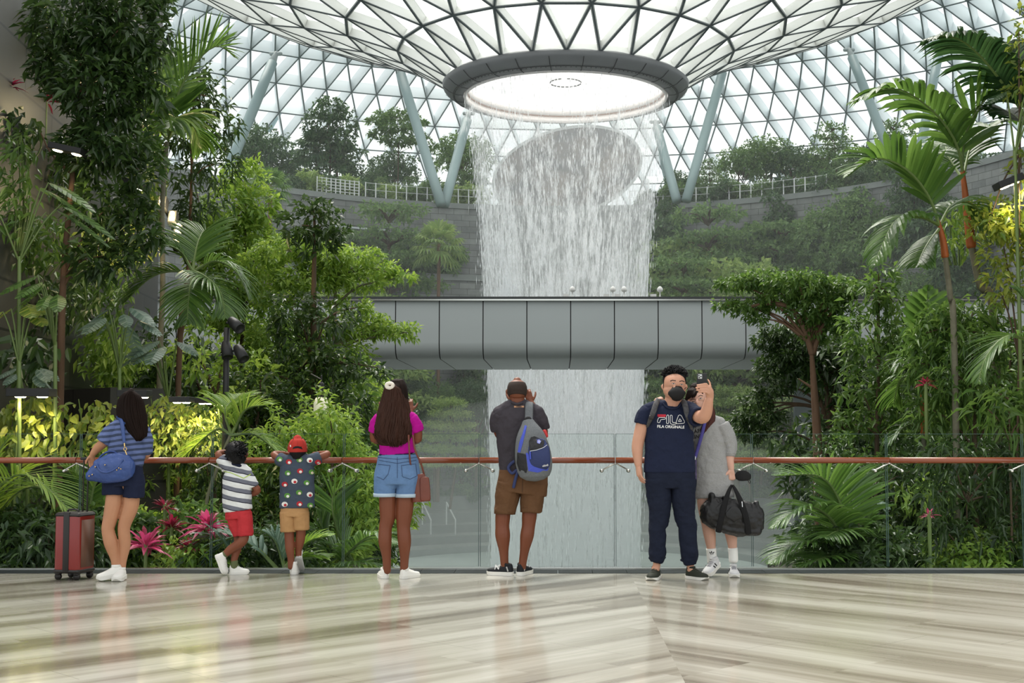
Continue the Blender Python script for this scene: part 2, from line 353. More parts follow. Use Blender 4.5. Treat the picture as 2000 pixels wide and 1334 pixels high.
# ------------------------------------------------------------ glass railing
M_rail_glass = glass_mat('railing_glass', (0.965, 0.985, 0.975), 0.06)
M_edge = mat('glass_edge', (0.05, 0.10, 0.09), 0.3, 0, 0.4); M_wood = mat('rail_wood', srgb(134, 66, 36), 0.3, 0, 0.5, var=0.25, vscale=5, stretch=(0.3, 3, 3), coat=0.5)
M_chrome = mat('brushed_steel', (0.72, 0.72, 0.68), 0.22, 1.0)
rail = empty('glass_railing', (0, YG, 0)); tag(rail, 'clear glass railing panels with a round brown wooden handrail along the platform edge', 'railing')
ZG = at(1000, 848, YG).z; ZR = at(1000, 899, YG - .1).z; RO = (0, YG, 0)
xs_post = [(-104 + 262.3 * k) for k in range(0, 10)]; xsw = [(p - CX) / F * YG * 1.0 for p in xs_post]
PXM = YG / (math.cos(TILT)) / F * 1.0
xsw = [at(p, 900, YG).x for p in (-366, -104, 158, 415, 672, 937, 1201, 1468, 1731, 1996, 2260)]
for k in range(len(xsw) - 1):
    g = Geo(); gbox(g, xsw[k] + .006, xsw[k + 1] - .006, YG - .006, YG + .006, 0.03, ZG)
    o = link('glass_panel', g.mesh('glass_panel', False, RO), M_rail_glass, rail)
    g = Geo()
    for x in (xsw[k] + .0075, xsw[k + 1] - .0075): gbox(g, x - .0022, x + .0022, YG - .0065, YG + .0065, 0.03, ZG + .001)
    gbox(g, xsw[k] + .006, xsw[k + 1] - .006, YG - .0065, YG + .0065, ZG, ZG + .003)
    link('polished_edge', g.mesh('polished_edge', False, RO), M_edge, o)
g = Geo(); gbox(g, -7, 6, YG - .025, YG + .025, 0.0, 0.016); link('base_channel', g.mesh('base_channel', False, RO), M_chrome, rail)
for k in range(len(xsw) - 1):
    g = Geo(); tube(g, [(xsw[k] + .004, YG - .1, ZR), (xsw[k + 1] - .004, YG - .1, ZR)], [.0265, .0265], n=20, sub=1, cap='cuff', ref=(0, 1, 0))
    link('handrail', g.mesh('handrail', True, RO), M_wood, rail)
for x in xsw:
    g = Geo(); r0 = (x, YG - .1, ZR - .026); 
    gbox(g, x - .012, x + .012, YG - .11, YG - .09, ZR - .035, ZR - .02)
    for s in (-1, 1):
        tube(g, [r0, (x + s * .10, YG - .075, ZR - .078)], [.0065, .0065], n=10, sub=1)
        tube(g, [(x + s * .118, YG - .085, ZR - .094), (x + s * .118, YG - .008, ZR - .094)], [.015, .019], n=14, sub=1)
        tube(g, [(x + s * .10, YG - .075, ZR - .078), (x + s * .118, YG - .06, ZR - .094)], [.0065, .008], n=10, sub=1)
    link('bracket', g.mesh('bracket', True, RO), M_chrome, rail)

# ------------------------------------------------------------ bridge box girder
YB, YB2 = 42.0, 49.0
M_fascia = mat('fascia_metal', (0.46, 0.50, 0.50), 0.42, 0.15, 0.5, var=0.04, vscale=0.4); M_soff = mat('soffit_metal', (0.36, 0.39, 0.385), 0.5, 0.1, var=0.05, vscale=0.4)
zt = at(1000, 586, YB).z; zb = at(1000, 700, YB).z; zs = at(1000, 722, YB2).z
bridge = empty('viaduct', (0, YB, zb)); tag(bridge, 'grey metal clad bridge crossing in front of the waterfall, dark line along its top', 'bridge'); BO = (0, YB, zb)
pw = 85.8 / F * YB; x0 = at(1029, 640, YB).x
prof = [(YB, zt), (YB, zb + .52), (YB + .03, zb + .34), (YB + .12, zb + .18), (YB + .28, zb + .07), (YB + .5, zb + .0), (YB2, zs)]
for k in range(-22, 22):
    xa = x0 + k * pw + .016; xb = xa + pw - .032; g = Geo(); m_ = len(prof)
    v = [(xa, y, z) for y, z in prof] + [(xb, y, z) for y, z in prof]; g.add(v, [(i, i + 1, m_ + i + 1, m_ + i) for i in range(m_ - 1)], 0)
    me = g.mesh('fascia_panel', True, BO); o = link('fascia_panel', me, M_fascia, bridge)
g = Geo(); xa, xb = x0 - 22 * pw, x0 + 22 * pw
v = [(x, y + .05, z + (.04 if i > 2 else -.02)) for x in (xa, xb) for i, (y, z) in enumerate(prof)] + [(xa, YB2, zt - .05), (xb, YB2, zt - .05)]; m_ = len(prof)
g.add(v, [(i, i + 1, m_ + i + 1, m_ + i) for i in range(m_ - 1)] + [(0, m_, 2 * m_ + 1, 2 * m_), tuple(list(range(m_)) + [2 * m_]), tuple([2 * m_ + 1] + [m_ + i for i in range(m_ - 1, -1, -1)]), (m_ - 1, 2 * m_, 2 * m_ + 1, 2 * m_ - 1)])
link('box_core', g.mesh('box_core', False, BO), M_seam, bridge)
g = Geo(); gbox(g, xa, xb, YB - .12, YB + .25, zt + .02, zt + .10); link('top_rail', g.mesh('top_rail', False, BO), mat('dark_cap', (0.05, 0.055, 0.055), 0.4), bridge)
g = Geo(); gbox(g, xa, xb, YB - .14, YB - .1, zt - .03, zt + .02); link('cap_strip', g.mesh('cap_strip', False, BO), M_chrome, bridge)
M_pier = mat('pier_paint', (0.20, 0.23, 0.23), 0.5, var=0.06)
for (pa, pb, lab) in ((1550, 1607, 'grey round bridge pier behind the arching tree on the right'), (636, 668, 'grey round bridge pier behind the tree trunks left of the long-haired woman')):
    xa_, xb_ = at(pa, 800, 45.5).x, at(pb, 800, 45.5).x; c = (xa_ + xb_) / 2; r = (xb_ - xa_) / 2
    g = Geo(); lathe(g, [(r, -7), (r, zb - .17), (r * 1.0, zb - .12), (0.01, zb - .12), (.01, -7)], c, 45.5, n=40)
    tag(link('bridge_pier', g.mesh('bridge_pier', True, (c, 45.5, -7)), M_pier, None, (c, 45.5, -7)), lab, 'column')
M_white = mat('white_plastic', (0.75, 0.75, 0.72), 0.4)
for (px, lab) in ((1118, 'small white sensor on a stalk on top of the bridge, leftmost of four'), (1197, 'small white sensor on top of the bridge, left one of the close pair'), (1219, 'small white sensor on top of the bridge, right one of the close pair'), (1289, 'small white sensor on top of the bridge, rightmost, near the trees')):
    p = at(px, 580, YB + .1); g = Geo(); lathe(g, [(.001, 0), (.05, 0), (.05, .02), (.02, .03), (.02, .16), (.09, .2), (.1, .27), (.05, .34), (.001, .36)], 0, 0, n=16)
    t = empty('sensor', (p.x, YB + .1, zt + .10)); link('housing', g.mesh('housing'), M_white, t); g = Geo(); gbox(g, -.3, -.12, -.06, .06, 0, .1); link('junction_box', g.mesh('junction_box', False), M_white, t)
    tag(t, lab, 'sensor', 'sensors on top of the bridge')

# ------------------------------------------------------------ stone walls and terraces around the bowl
def stone_mat(name, c1, c2, mort, scale=1.0, bw=1.2, rh=0.45, rough=0.8, uv='Object'):
    m, n, l, b = new_mat(name); tc = n.new('ShaderNodeTexCoord')
    br = n.new('ShaderNodeTexBrick'); br.inputs['Scale'].default_value = scale; br.inputs['Color1'].default_value = c4(c1); br.inputs['Color2'].default_value = c4(c2); br.inputs['Mortar'].default_value = c4(mort)
    br.inputs['Brick Width'].default_value = bw; br.inputs['Row Height'].default_value = rh; br.inputs['Mortar Size'].default_value = 0.018; br.inputs['Bias'].default_value = -0.2
    l.new(tc.outputs['UV'], br.inputs[0]); nz = n.new('ShaderNodeTexNoise'); nz.inputs['Scale'].default_value = 1.2; nz.inputs['Detail'].default_value = 6; l.new(tc.outputs['Object'], nz.inputs[0])
    mx = n.new('ShaderNodeMix'); mx.data_type = 'RGBA'; mx.blend_type = 'OVERLAY'; mx.inputs[0].default_value = 0.5; l.new(br.outputs[0], mx.inputs[6]); l.new(nz.outputs[0], mx.inputs[7]); l.new(mx.outputs[2], b.inputs['Base Color'])
    b.inputs['Roughness'].default_value = rough; return m
M_stone = stone_mat('grey_stone_blocks', (0.17, 0.18, 0.18), (0.26, 0.27, 0.265), (0.08, 0.085, 0.08))
M_dstone = stone_mat('dark_stone_panels', (0.036, 0.034, 0.029), (0.052, 0.048, 0.041), (0.006, 0.006, 0.006), 1.0, 2.4, 0.62, 0.45)
M_pave = mat('terrace_paving', (0.22, 0.24, 0.235), 0.6, var=0.2, vscale=1.5)
M_soil = mat('planting_soil', (0.035, 0.032, 0.022), 0.95, var=0.5, vscale=3, bump=0.5, bscale=8)
M_water = mat('pool_water', (0.55, 0.63, 0.61), 0.10, 0.0, 0.6, var=0.12, vscale=0.6, bump=0.15, bscale=3)
def ring_wall(name, r, z0, z1, a0, a1, n=90, thick=0.5, mats=None, holes=(), stuff=None):
    g = Geo(); uvs = []
    me = bpy.data.meshes.new(name); V = []; Fc = []; UV = []
    zs_ = sorted(set([z0, z1] + [h for q in holes for h in (q[2], q[3]) if z0 < h < z1]))
    for i in range(n):
        b0 = a0 + (a1 - a0) * i / n; b1 = a0 + (a1 - a0) * (i + 1) / n; mid = (b0 + b1) / 2
        for k in range(len(zs_) - 1):
            za, zb_ = zs_[k], zs_[k + 1]; zm = (za + zb_) / 2
            if any(h[0] < mid < h[1] and h[2] < zm < h[3] for h in holes): continue
            o = len(V)
            for rr in (r, r + thick):
                for a in (b0, b1):
                    for z in (za, zb_): V.append((AX + rr * math.sin(a), AY + rr * math.cos(a), z))
            for q in ((0, 1, 3, 2), (4, 6, 7, 5), (1, 5, 7, 3), (0, 2, 6, 4), (0, 4, 5, 1), (2, 3, 7, 6)):
                Fc.append(tuple(o + t for t in q))
                for t in q:
                    a = b0 if t % 4 < 2 else b1; UV.append((a * r, za if t % 2 == 0 else zb_))
    me.from_pydata(V, [], Fc); ul = me.uv_layers.new(name='UVMap'); ul.data.foreach_set('uv', np.array(UV, dtype=np.float32).ravel())
    return struct(name, me, mats or M_stone)
A = R(100)
ring_wall('wall_back', 27.0, -4.0, 12.6, -A, A, 110, holes=[(R(1.8), R(9.2), 2.8, 6.6), (R(10.5), R(12.5), 2.8, 6.6)])
ring_wall('wall_back', 29.0, 12.6, 18.3, -A, A, 90, holes=[(R(-34.5), R(-27), 13.2, 16.2)])
ring_wall('wall_back', 31.5, 12.6, 16.4, R(-38), R(-24), 12, thick=.3)
g = Geo(); lathe(g, [(26.9, 12.3), (29.6, 12.3), (29.6, 12.75), (26.9, 12.75)], AX, AY, -A, A, 90); struct('floor', g.mesh('floor', False), M_pave)
g = Geo(); lathe(g, [(28.9, 18.0), (60, 17.6), (60, 18.0), (28.9, 18.4)], AX, AY, -A, A, 90); struct('floor', g.mesh('floor', False), M_pave)
# stepped seating round the pool
g = Geo(); lathe(g, [(0, -6.4), (11.2, -6.4), (11.2, -6.1), (0, -6.1)], AX, AY, n=96, closed=False); struct('floor', g.mesh('floor', False), M_water)
g = Geo(); prof = [(11.0, -6.4), (11.0, -5.72), (13.2, -5.72), (13.2, -5.25), (15.4, -5.25), (15.4, -4.75), (17.6, -4.75), (17.6, -4.1), (20.5, -4.1), (20.5, -3.2), (21.2, -3.2), (21.2, -3.45), (27.4, -3.45), (27.4, -7), (11.0, -7)]
lathe(g, prof, AX, AY, -R(115), R(115), 110); struct('floor', g.mesh('floor', False), M_pave)
g = Geo(); lathe(g, [(11.0, -6.4), (11.0, -5.72), (14, -5.72), (14, -7.2), (11, -7.2)], AX, AY, R(115), R(245), 60); gbox(g, -60, 60, 11.9, 60, -7.6, -7.2); struct('floor', g.mesh('floor', False), M_pave)
# window frame truss in the low opening behind the falling water
M_wf = mat('white_frame', (0.7, 0.72, 0.72), 0.4)
def pol(r, a, z): return (AX + r * math.sin(a), AY + r * math.cos(a), z)
g = Geo()
for i in range(5): a = R(1.8 + 1.85 * i); bar(g, pol(27.3, a, 2.8), pol(27.3, a, 6.6), .14, .14, (0, 1, 0))
for z in (2.9, 4.9, 6.5): bar(g, pol(27.3, R(1.8), z), pol(27.3, R(9.2), z), .12, .14, (0, 1, 0))
bar(g, pol(27.3, R(1.8), 2.8), pol(27.3, R(4), 6.6), .16, .16, (0, 1, 0)); bar(g, pol(27.3, R(1.8), 6.6), pol(27.3, R(4), 3.6), .16, .16, (0, 1, 0)); bar(g, pol(27.3, R(5.5), 6.6), pol(27.3, R(9.2), 3), .16, .16, (0, 1, 0))
struct('window_3', g.mesh('window_3', False), M_wf)

# white balustrades on the top terrace
def balustrade(a0, a1, r, z, label, n, fat=0):
    t = empty('balustrade', pol(r, (a0 + a1) / 2, z)); O = pol(r, (a0 + a1) / 2, z); pts = [pol(r, a0 + (a1 - a0) * i / n, 0) for i in range(n + 1)]
    for h in ((1.1, .88, .66, .44, .22) if fat else (1.1, .6)): 
        g = Geo()
        for p, q in zip(pts, pts[1:]): bar(g, (p[0], p[1], z + h), (q[0], q[1], z + h), .05 if fat else .03, .04 if fat else .02, (0, 1, 0))
        link('rail', g.mesh('rail', False, O), M_wf, t)
    for p in pts:
        g = Geo(); gbox(g, p[0] - .04, p[0] + .04, p[1] - .04, p[1] + .04, z, z + 1.15); link('post', g.mesh('post', False, O), M_wf, t)
    tag(t, label, 'balustrade')
balustrade(R(-37.5), R(-31), 29.2, 18.4, 'white metal balustrade on the curved stone lookout, two people behind it', 9, 1)
balustrade(R(-30), R(-8), 29.2, 18.4, 'white metal balustrade on the stone wall just left of the waterfall', 14)
balustrade(R(10), R(40), 29.2, 18.4, 'white metal balustrade behind the hedge right of the waterfall', 18)

# big brown disc seen through the water
m, n, l, b = new_mat('brown_disc'); tc = n.new('ShaderNodeTexCoord'); nz = n.new('ShaderNodeTexNoise'); nz.inputs['Scale'].default_value = .5; nz.inputs['Detail'].default_value = 5; l.new(tc.outputs['Object'], nz.inputs[0])
cr = n.new('ShaderNodeValToRGB'); l.new(nz.outputs[0], cr.inputs[0]); cr.color_ramp.elements[0].color = (.035, .037, .045, 1); cr.color_ramp.elements[0].position = .4; cr.color_ramp.elements[1].color = (.20, .14, .10, 1); cr.color_ramp.elements[1].position = .66
l.new(cr.outputs[0], b.inputs['Base Color']); b.inputs['Roughness'].default_value = .5
c = at(1108, 335, 104); g = Geo(); N = 64; rx = 146 / F * 104; rz = 84 / F * 104
def dp(a, k, y): u = rx * math.cos(a) * k; w_ = rz * math.sin(a) * k; t = R(14); return (u * math.cos(t) - w_ * math.sin(t), y, u * math.sin(t) + w_ * math.cos(t))
v = [dp(2 * PI * i / N, 1, 0) for i in range(N)] + [dp(2 * PI * i / N, 1, .6) for i in range(N)]
g.add(v, [tuple(range(N)), tuple(range(2 * N - 1, N - 1, -1))] + [(i, N + i, N + (i + 1) % N, (i + 1) % N) for i in range(N)])
t = empty('round_panel', c); link('face', g.mesh('face', False), m, t); g = Geo()
for i in range(N): bar(g, dp(2 * PI * i / N, 1.02, -.05), dp(2 * PI * (i + 1) / N, 1.02, -.05), .22, .3, (0, 1, 0))
link('rim', g.mesh('rim', False), M_wf, t)
for s in (-1, 1):
    g = Geo(); bar(g, (s * 2.2, .5, -3), (s * 2.2, .5, 18.2 - c.z), .25, .25, (0, 1, 0))
    link('stand', g.mesh('stand', False), M_wf, t)
tag(t, 'large dark brown oval panel standing behind the falling water', 'panel')

# ------------------------------------------------------------ left stone wall and the banks
def flat_wall(name, a, b_, z0, z1, th, mt):
    a = np.array(a, float); b_ = np.array(b_, float); d = (b_ - a); L = np.linalg.norm(d); d /= L; nn = np.array((d[1], -d[0]))
    P = [a, b_, b_ - nn * th, a - nn * th]; V = [(p[0], p[1], z) for z in (z0, z1) for p in P]; Fc = [(0, 1, 5, 4), (1, 2, 6, 5), (2, 3, 7, 6), (3, 0, 4, 7), (4, 5, 6, 7), (3, 2, 1, 0)]
    me = bpy.data.meshes.new(name); me.from_pydata(V, [], Fc); ul = me.uv_layers.new(name='UVMap'); uv = []
    us = [0, L, L + th, 2 * L + th]
    for q in Fc:
        for t in q: uv.append((us[t % 4] if q != Fc[3] else (2 * L + 2 * th if t % 4 == 0 else us[3]), z0 if t < 4 else z1))
    ul.data.foreach_set('uv', np.array(uv, dtype=np.float32).ravel()); return struct(name, me, mt)
flat_wall('wall_left', (-6.45, 11.9), (-7.7, 25), -6, 13, 0.8, M_dstone)
flat_wall('wall_left', (-5.28, 15.4), (-4.75, 15.9), -6, at(220, 757, 15.5).z, 1.6, M_dstone)
flat_wall('wall_right', (8.2, 19), (5.7, 11.9), -6, 13, 0.8, M_dstone)
flat_wall('wall_left', (-30, 12.0), (-7.2, 12.0), -6, 13, 0.6, M_dstone); flat_wall('wall_right', (6.5, 12.0), (30, 12.0), -6, 13, 0.6, M_dstone)
def bank(name, side):
    xs_ = np.linspace(0, 1, 26); ys = np.linspace(11.95, 62, 60); V = []; Fc = []
    for j, y in enumerate(ys):
        e_ = (-0.135 * y - .35) if side < 0 else (0.155 * y + .25); out = side * 40
        for i, u in enumerate(xs_):
            x = e_ + (out - e_) * u * u; V.append((x, y, bank_z(x, y)))
    n_ = len(xs_)
    for j in range(len(ys) - 1):
        for i in range(n_ - 1): Fc.append((j * n_ + i, j * n_ + i + 1, (j + 1) * n_ + i + 1, (j + 1) * n_ + i))
    k = len(V); 
    for j, y in enumerate(ys): x, _, z = V[j * n_]; V.append((x, y, -7.3))
    for j in range(len(ys) - 1): Fc.append((j * n_, (j + 1) * n_, k + j + 1, k + j))
    g = Geo(); g.add(V, Fc); return struct(name, g.mesh(name, False), M_soil)
def bank_z(x, y):
    side = -1 if x < 0 else 1; e_ = (-0.135 * y - .35) if side < 0 else (0.155 * y + .25); d = max(0, (x - e_) * side)
    base = -0.55 - max(0, y - 12) * 0.085
    return base + (min(d, 8) * 0.10 * min(1, max(0, (y - 13) / 8))) + max(0, y - 20) * 0.05 * min(1, d / 3)
bank('floor', -1); bank('floor', 1)
# ============================================================ PLANTS
rng = np.random.default_rng(7)
GR = {}
GR['dark'] = leaf_mat('leaf_dark', (0.018, 0.045, 0.012), (0.065, 0.125, 0.028), 0.33, 0.35, 0.6)
GR['mid'] = leaf_mat('leaf_mid', (0.045, 0.11, 0.020), (0.15, 0.26, 0.055), 0.36, 0.4)
GR['bright'] = leaf_mat('leaf_bright', (0.12, 0.24, 0.030), (0.32, 0.46, 0.08), 0.45, 0.4)
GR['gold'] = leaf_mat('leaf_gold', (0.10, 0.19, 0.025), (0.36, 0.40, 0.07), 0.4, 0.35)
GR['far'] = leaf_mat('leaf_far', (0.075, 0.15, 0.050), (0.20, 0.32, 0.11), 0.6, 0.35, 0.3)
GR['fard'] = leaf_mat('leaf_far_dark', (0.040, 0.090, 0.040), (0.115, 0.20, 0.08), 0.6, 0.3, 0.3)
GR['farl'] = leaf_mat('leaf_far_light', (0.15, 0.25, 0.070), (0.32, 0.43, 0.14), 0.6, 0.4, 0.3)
GR['palm'] = leaf_mat('leaf_palm', (0.045, 0.11, 0.018), (0.12, 0.23, 0.045), 0.35, 0.4, 0.6)
GR['palmd'] = leaf_mat('leaf_palm_dark', (0.014, 0.045, 0.014), (0.040, 0.095, 0.028), 0.35, 0.3, 0.6)
GR['blue'] = leaf_mat('leaf_bluegreen', (0.10, 0.17, 0.13), (0.22, 0.30, 0.24), 0.4, 0.3)
GR['pink'] = leaf_mat('leaf_pink', (0.25, 0.015, 0.05), (0.75, 0.10, 0.24), 0.4, 0.3)
GR['red'] = leaf_mat('leaf_red', (0.10, 0.008, 0.015), (0.42, 0.03, 0.06), 0.4, 0.3)
M_bark = mat('bark_brown', (0.10, 0.065, 0.040), 0.85, var=0.4, vscale=9, bump=0.6, bscale=30, stretch=(1, 1, .3))
M_barkr = mat('bark_reddish', (0.15, 0.085, 0.05), 0.8, var=0.35, vscale=9, bump=0.5, bscale=30, stretch=(1, 1, .3))
M_barkg = mat('bark_grey', (0.17, 0.16, 0.11), 0.8, var=0.35, vscale=9, bump=0.5, bscale=30)
M_shaft = mat('crownshaft_orange', (0.38, 0.10, 0.025), 0.55, var=0.6, vscale=16, stretch=(1, 1, .25), bump=.5, bscale=18)
M_stem = mat('stem_green', (0.14, 0.20, 0.06), 0.5)

def unit(a): return a / (np.linalg.norm(a, axis=-1, keepdims=True) + 1e-9)
def leaf_arrays(base, d, nrm, L, Wd, droop=0.15, seg=1):
    "leaves as folded blades: base (n,3), direction d, upper side nrm, length, width"
    n = len(base); d = unit(d); s = unit(np.cross(d, nrm)); u = np.cross(s, d); L = np.broadcast_to(L, (n,))[:, None]; Wd = np.broadcast_to(Wd, (n,))[:, None]
    dr = np.zeros((n, 3)); dr[:, 2] = -1
    if seg == 1:
        V = np.stack([base, base + d * L * .45 + s * Wd * .5 + u * Wd * .12, base + d * L * .5 + dr * L * droop * .25, base + d * L * .45 - s * Wd * .5 + u * Wd * .12, base + d * L + dr * L * droop], axis=1)
        f = np.array([[0, 1, 2], [1, 4, 2], [0, 2, 3], [2, 4, 3]])
    else:
        V = np.stack([base, base + d * L * .28 + s * Wd * .48 + u * Wd * .12, base + d * L * .28 + dr * L * droop * .1, base + d * L * .28 - s * Wd * .48 + u * Wd * .12,
                      base + d * L * .66 + s * Wd * .38 + u * Wd * .10 + dr * L * droop * .4, base + d * L * .66 + dr * L * droop * .45, base + d * L * .66 - s * Wd * .38 + u * Wd * .1 + dr * L * droop * .4, base + d * L * .96 + dr * L * droop], axis=1)
        f = np.array([[0, 1, 2], [0, 2, 3], [1, 4, 5], [1, 5, 2], [2, 5, 6], [2, 6, 3], [4, 7, 5], [5, 7, 6]])
    k = V.shape[1]; Fc = (f[None] + (np.arange(n) * k)[:, None, None]).reshape(-1, 3)
    return V.reshape(-1, 3), Fc
class Leaves:
    def __init__(s): s.V = []; s.F = []; s.n = 0
    def add(s, VF): s.V.append(VF[0]); s.F.append(VF[1] + s.n); s.n += len(VF[0])
    def mesh(s, name, origin=(0, 0, 0)):
        me = bpy.data.meshes.new(name); V = np.concatenate(s.V) - np.asarray(origin); Fc = np.concatenate(s.F)
        fast_mesh(me, V, Fc.ravel(), np.full(len(Fc), 3, dtype=np.int32), None, False); return me
def blob(lv, c, rad, n, L, Wd, per=6, droop=0.25, up=0.35, shell=0.55, seg=1):
    "n tufts of leaves filling an ellipsoid; leaves point out of it"
    c = np.asarray(c, float); rad = np.asarray(rad, float); n = int(n)
    if n < 1: return
    q = unit(rng.normal(size=(n, 3))); rr = shell + (1 - shell) * rng.random((n, 1)) ** .6; p = c + q * rad * rr
    p += rng.normal(size=p.shape) * rad * .07
    tip = np.repeat(p, per, axis=0); out = np.repeat(unit(q * rad), per, axis=0)
    d = unit(out * .55 + rng.normal(size=tip.shape) * .75 + np.array([0, 0, -.05])); nn = unit(rng.normal(size=tip.shape) * .45 + np.array([0, 0, 1.0 * (up + .4)]) + out * .3)
    base = tip + d * L * .1 + rng.normal(size=tip.shape) * L * .25
    k = rng.uniform(.65, 1.25, len(tip)); lv.add(leaf_arrays(base, d, nn, L * k, Wd * k, droop, seg))
def px3(Y, px, py, dy=0): return np.array(at(px, py, Y + dy))

def tree_px(name, Y, trunk, tw, blobs, leaf, Lf=(0.16, 0.06), dens=1.0, bark=None, label='', cat='tree', branches=(), group=None, per=6, droop=.25, ground=None, flat=1.0, kindf='foliage', seg=1):
    "a tree written down from the photo at its own depth Y: trunk points, then crown masses (px, py, rx, ry[, dy])"
    s = Y / F; bx = px3(Y, *trunk[0]); gz = bank_z(bx[0], Y) if ground is None else ground
    pts = [np.array((bx[0], Y, min(gz, bx[2]) - .05))] + [px3(Y, *p[:2], *(p[2:3])) for p in trunk]
    O = pts[0].copy(); O[2] += .05; t = empty(name, O)
    if label: tag(t, label, cat, group)
    g = Geo(); k = len(pts); tube(g, [p - O for p in pts], [tw * s * (1 - .72 * i / (k - 1)) for i in range(k)], n=10, sub=3)
    for b in branches: tube(g, [px3(Y, *p[:2], *(p[2:3])) - O for p in b[1:]], [b[0] * s * (1 - .6 * i / (len(b) - 2)) for i in range(len(b) - 1)], n=8, sub=3)
    lv = Leaves(); tp = np.array(pts)
    for b in blobs:
        px, py, rx, ry = b[:4]; dy = b[4] if len(b) > 4 else rng.uniform(-.5, .5) * rx * s
        c = px3(Y, px, py, dy); r = np.array([rx * s, rx * s * .8, ry * s]) * flat
        area = rx * s * (rx * s * .8 + ry * s); nt = dens * 9.0 * area / (Lf[0] * Lf[1] * 6)
        blob(lv, c, r, nt, Lf[0], Lf[1], per, droop, seg=seg)
        # a branch from the trunk to the mass
        dd = np.abs(tp[:, 2] - (c[2] - ry * s)) + 0.3 * np.abs(tp[:, 0] - c[0]); i = int(np.argmin(dd)); a = tp[i]
        m_ = (a + c) / 2 + np.array([0, 0, .12 * np.linalg.norm(c - a)])
        tube(g, [a - O, m_ - O, c - O], [max(.012, tw * s * .28), max(.009, tw * s * .16), .006], n=6, sub=3)
    link('trunk', g.mesh('trunk'), bark or M_bark, t); link(kindf, lv.mesh(kindf, O), GR[leaf], t)
    return t

# ---- feather palms: a frond along a curve
def frond_mesh(P, leaflet, width, n, hang=0.5, fwd=0.6, up=(0, 0, 1), name='frond', O=(0, 0, 0), rach=0.02, start=.14, lift=.35, tipk=.35):
    P = [np.asarray(p, float) for p in P]; C_ = np.array(catmull(P, 14)); m_ = len(C_); T = unit(np.gradient(C_, axis=0)); g = Geo()
    cum = np.concatenate([[0], np.cumsum(np.linalg.norm(np.diff(C_, axis=0), axis=1))]); L = cum[-1]
    tube(g, [C_[int(i)] - O for i in np.linspace(0, m_ - 1, 8)], [rach * (1 - .8 * i / 7) for i in range(8)], n=6, sub=2, ref=(0, 1, 0), mi=1)
    lv = []; up = np.asarray(up, float)
    for side in (-1, 1):
        for k in range(n):
            u = start + (1 - start) * (k + .5) / n; q = np.array([np.interp(u * L, cum, C_[:, a]) for a in range(3)]); t = unit(np.array([np.interp(u * L, cum, T[:, a]) for a in range(3)]))
            s = np.cross(t, up); ns = np.linalg.norm(s); s = s / ns if ns > .2 else np.array([1., 0, 0]); nn = np.cross(s, t)
            ln = leaflet * (math.sin(PI * (0.16 + .80 * u)) ** .6) * (1 - (1 - tipk) * max(0, (u - .75) / .25)) * rng.uniform(.9, 1.08)
            d = unit(s * side * 1.0 + t * (fwd + u * .5) + nn * lift + rng.normal(size=3) * .05); wv = unit(np.cross(d, nn)); pts = []
            x = q.copy(); dd = d.copy(); seg = 5
            for j in range(seg + 1):
                f_ = j / seg; w_ = width * (.35 + 2.4 * f_ * (1 - f_) + .25 * (1 - f_)) * (1 if f_ < 1 else 0.05) * .5; pts.append((x - wv * w_, x + nn * w_ * .25, x + wv * w_)) 
                dd = unit(dd + np.array([0, 0, -1]) * hang * (.12 + .5 * f_)); x = x + dd * ln / seg
            o = np.array(pts).reshape(-1, 3) - O; fs = []
            for j in range(seg): a = j * 3; fs += [(a, a + 1, a + 4, a + 3), (a + 1, a + 2, a + 5, a + 4)]
            g.add(o, fs, 0)
    return g.mesh(name, False)
def palm_px(name, Y, trunk, tw, fronds, label, leaf='palm', shaft=None, bark=None, cat='palm', group=None, ground=None, frond_kw={}, rings=False):
    "fronds: (leaflet_m, width_m, n, [(px,py,dy)...], extra)"
    s = Y / F; bx = px3(Y, *trunk[0]); gz = bank_z(bx[0], Y) if ground is None else ground
    pts = [np.array((bx[0], Y, min(gz, bx[2]) - .05))] + [px3(Y, *p[:2], *(p[2:3])) for p in trunk]; O = pts[0] + np.array([0, 0, .05]); t = empty(name, O)
    if label: tag(t, label, cat, group)
    g = Geo(); k = len(pts); tube(g, [p - O for p in pts], [tw * s * (1 - .25 * i / (k - 1)) for i in range(k)], n=12, sub=4); link('trunk', g.mesh('trunk'), bark or M_barkg, t)
    if shaft:
        g = Geo(); sp = [px3(Y, *p[:2], *(p[2:3])) - O for p in shaft]; tube(g, sp, [tw * s * (1.08 + (.12 if i == 1 else 0) - .6 * i / (len(sp) - 1)) for i in range(len(sp))], n=14, sub=4); link('crownshaft', g.mesh('crownshaft'), M_shaft, t)
    for fr in fronds:
        kw = dict(frond_kw); kw.update(fr[4] if len(fr) > 4 else {}); lf = kw.pop('leaf', leaf)
        me = frond_mesh([px3(Y, *p[:2], *(p[2:3])) for p in fr[3]], fr[0], fr[1], fr[2], O=O, **kw); link('frond', me, [GR[lf], M_stem], t)
    return t
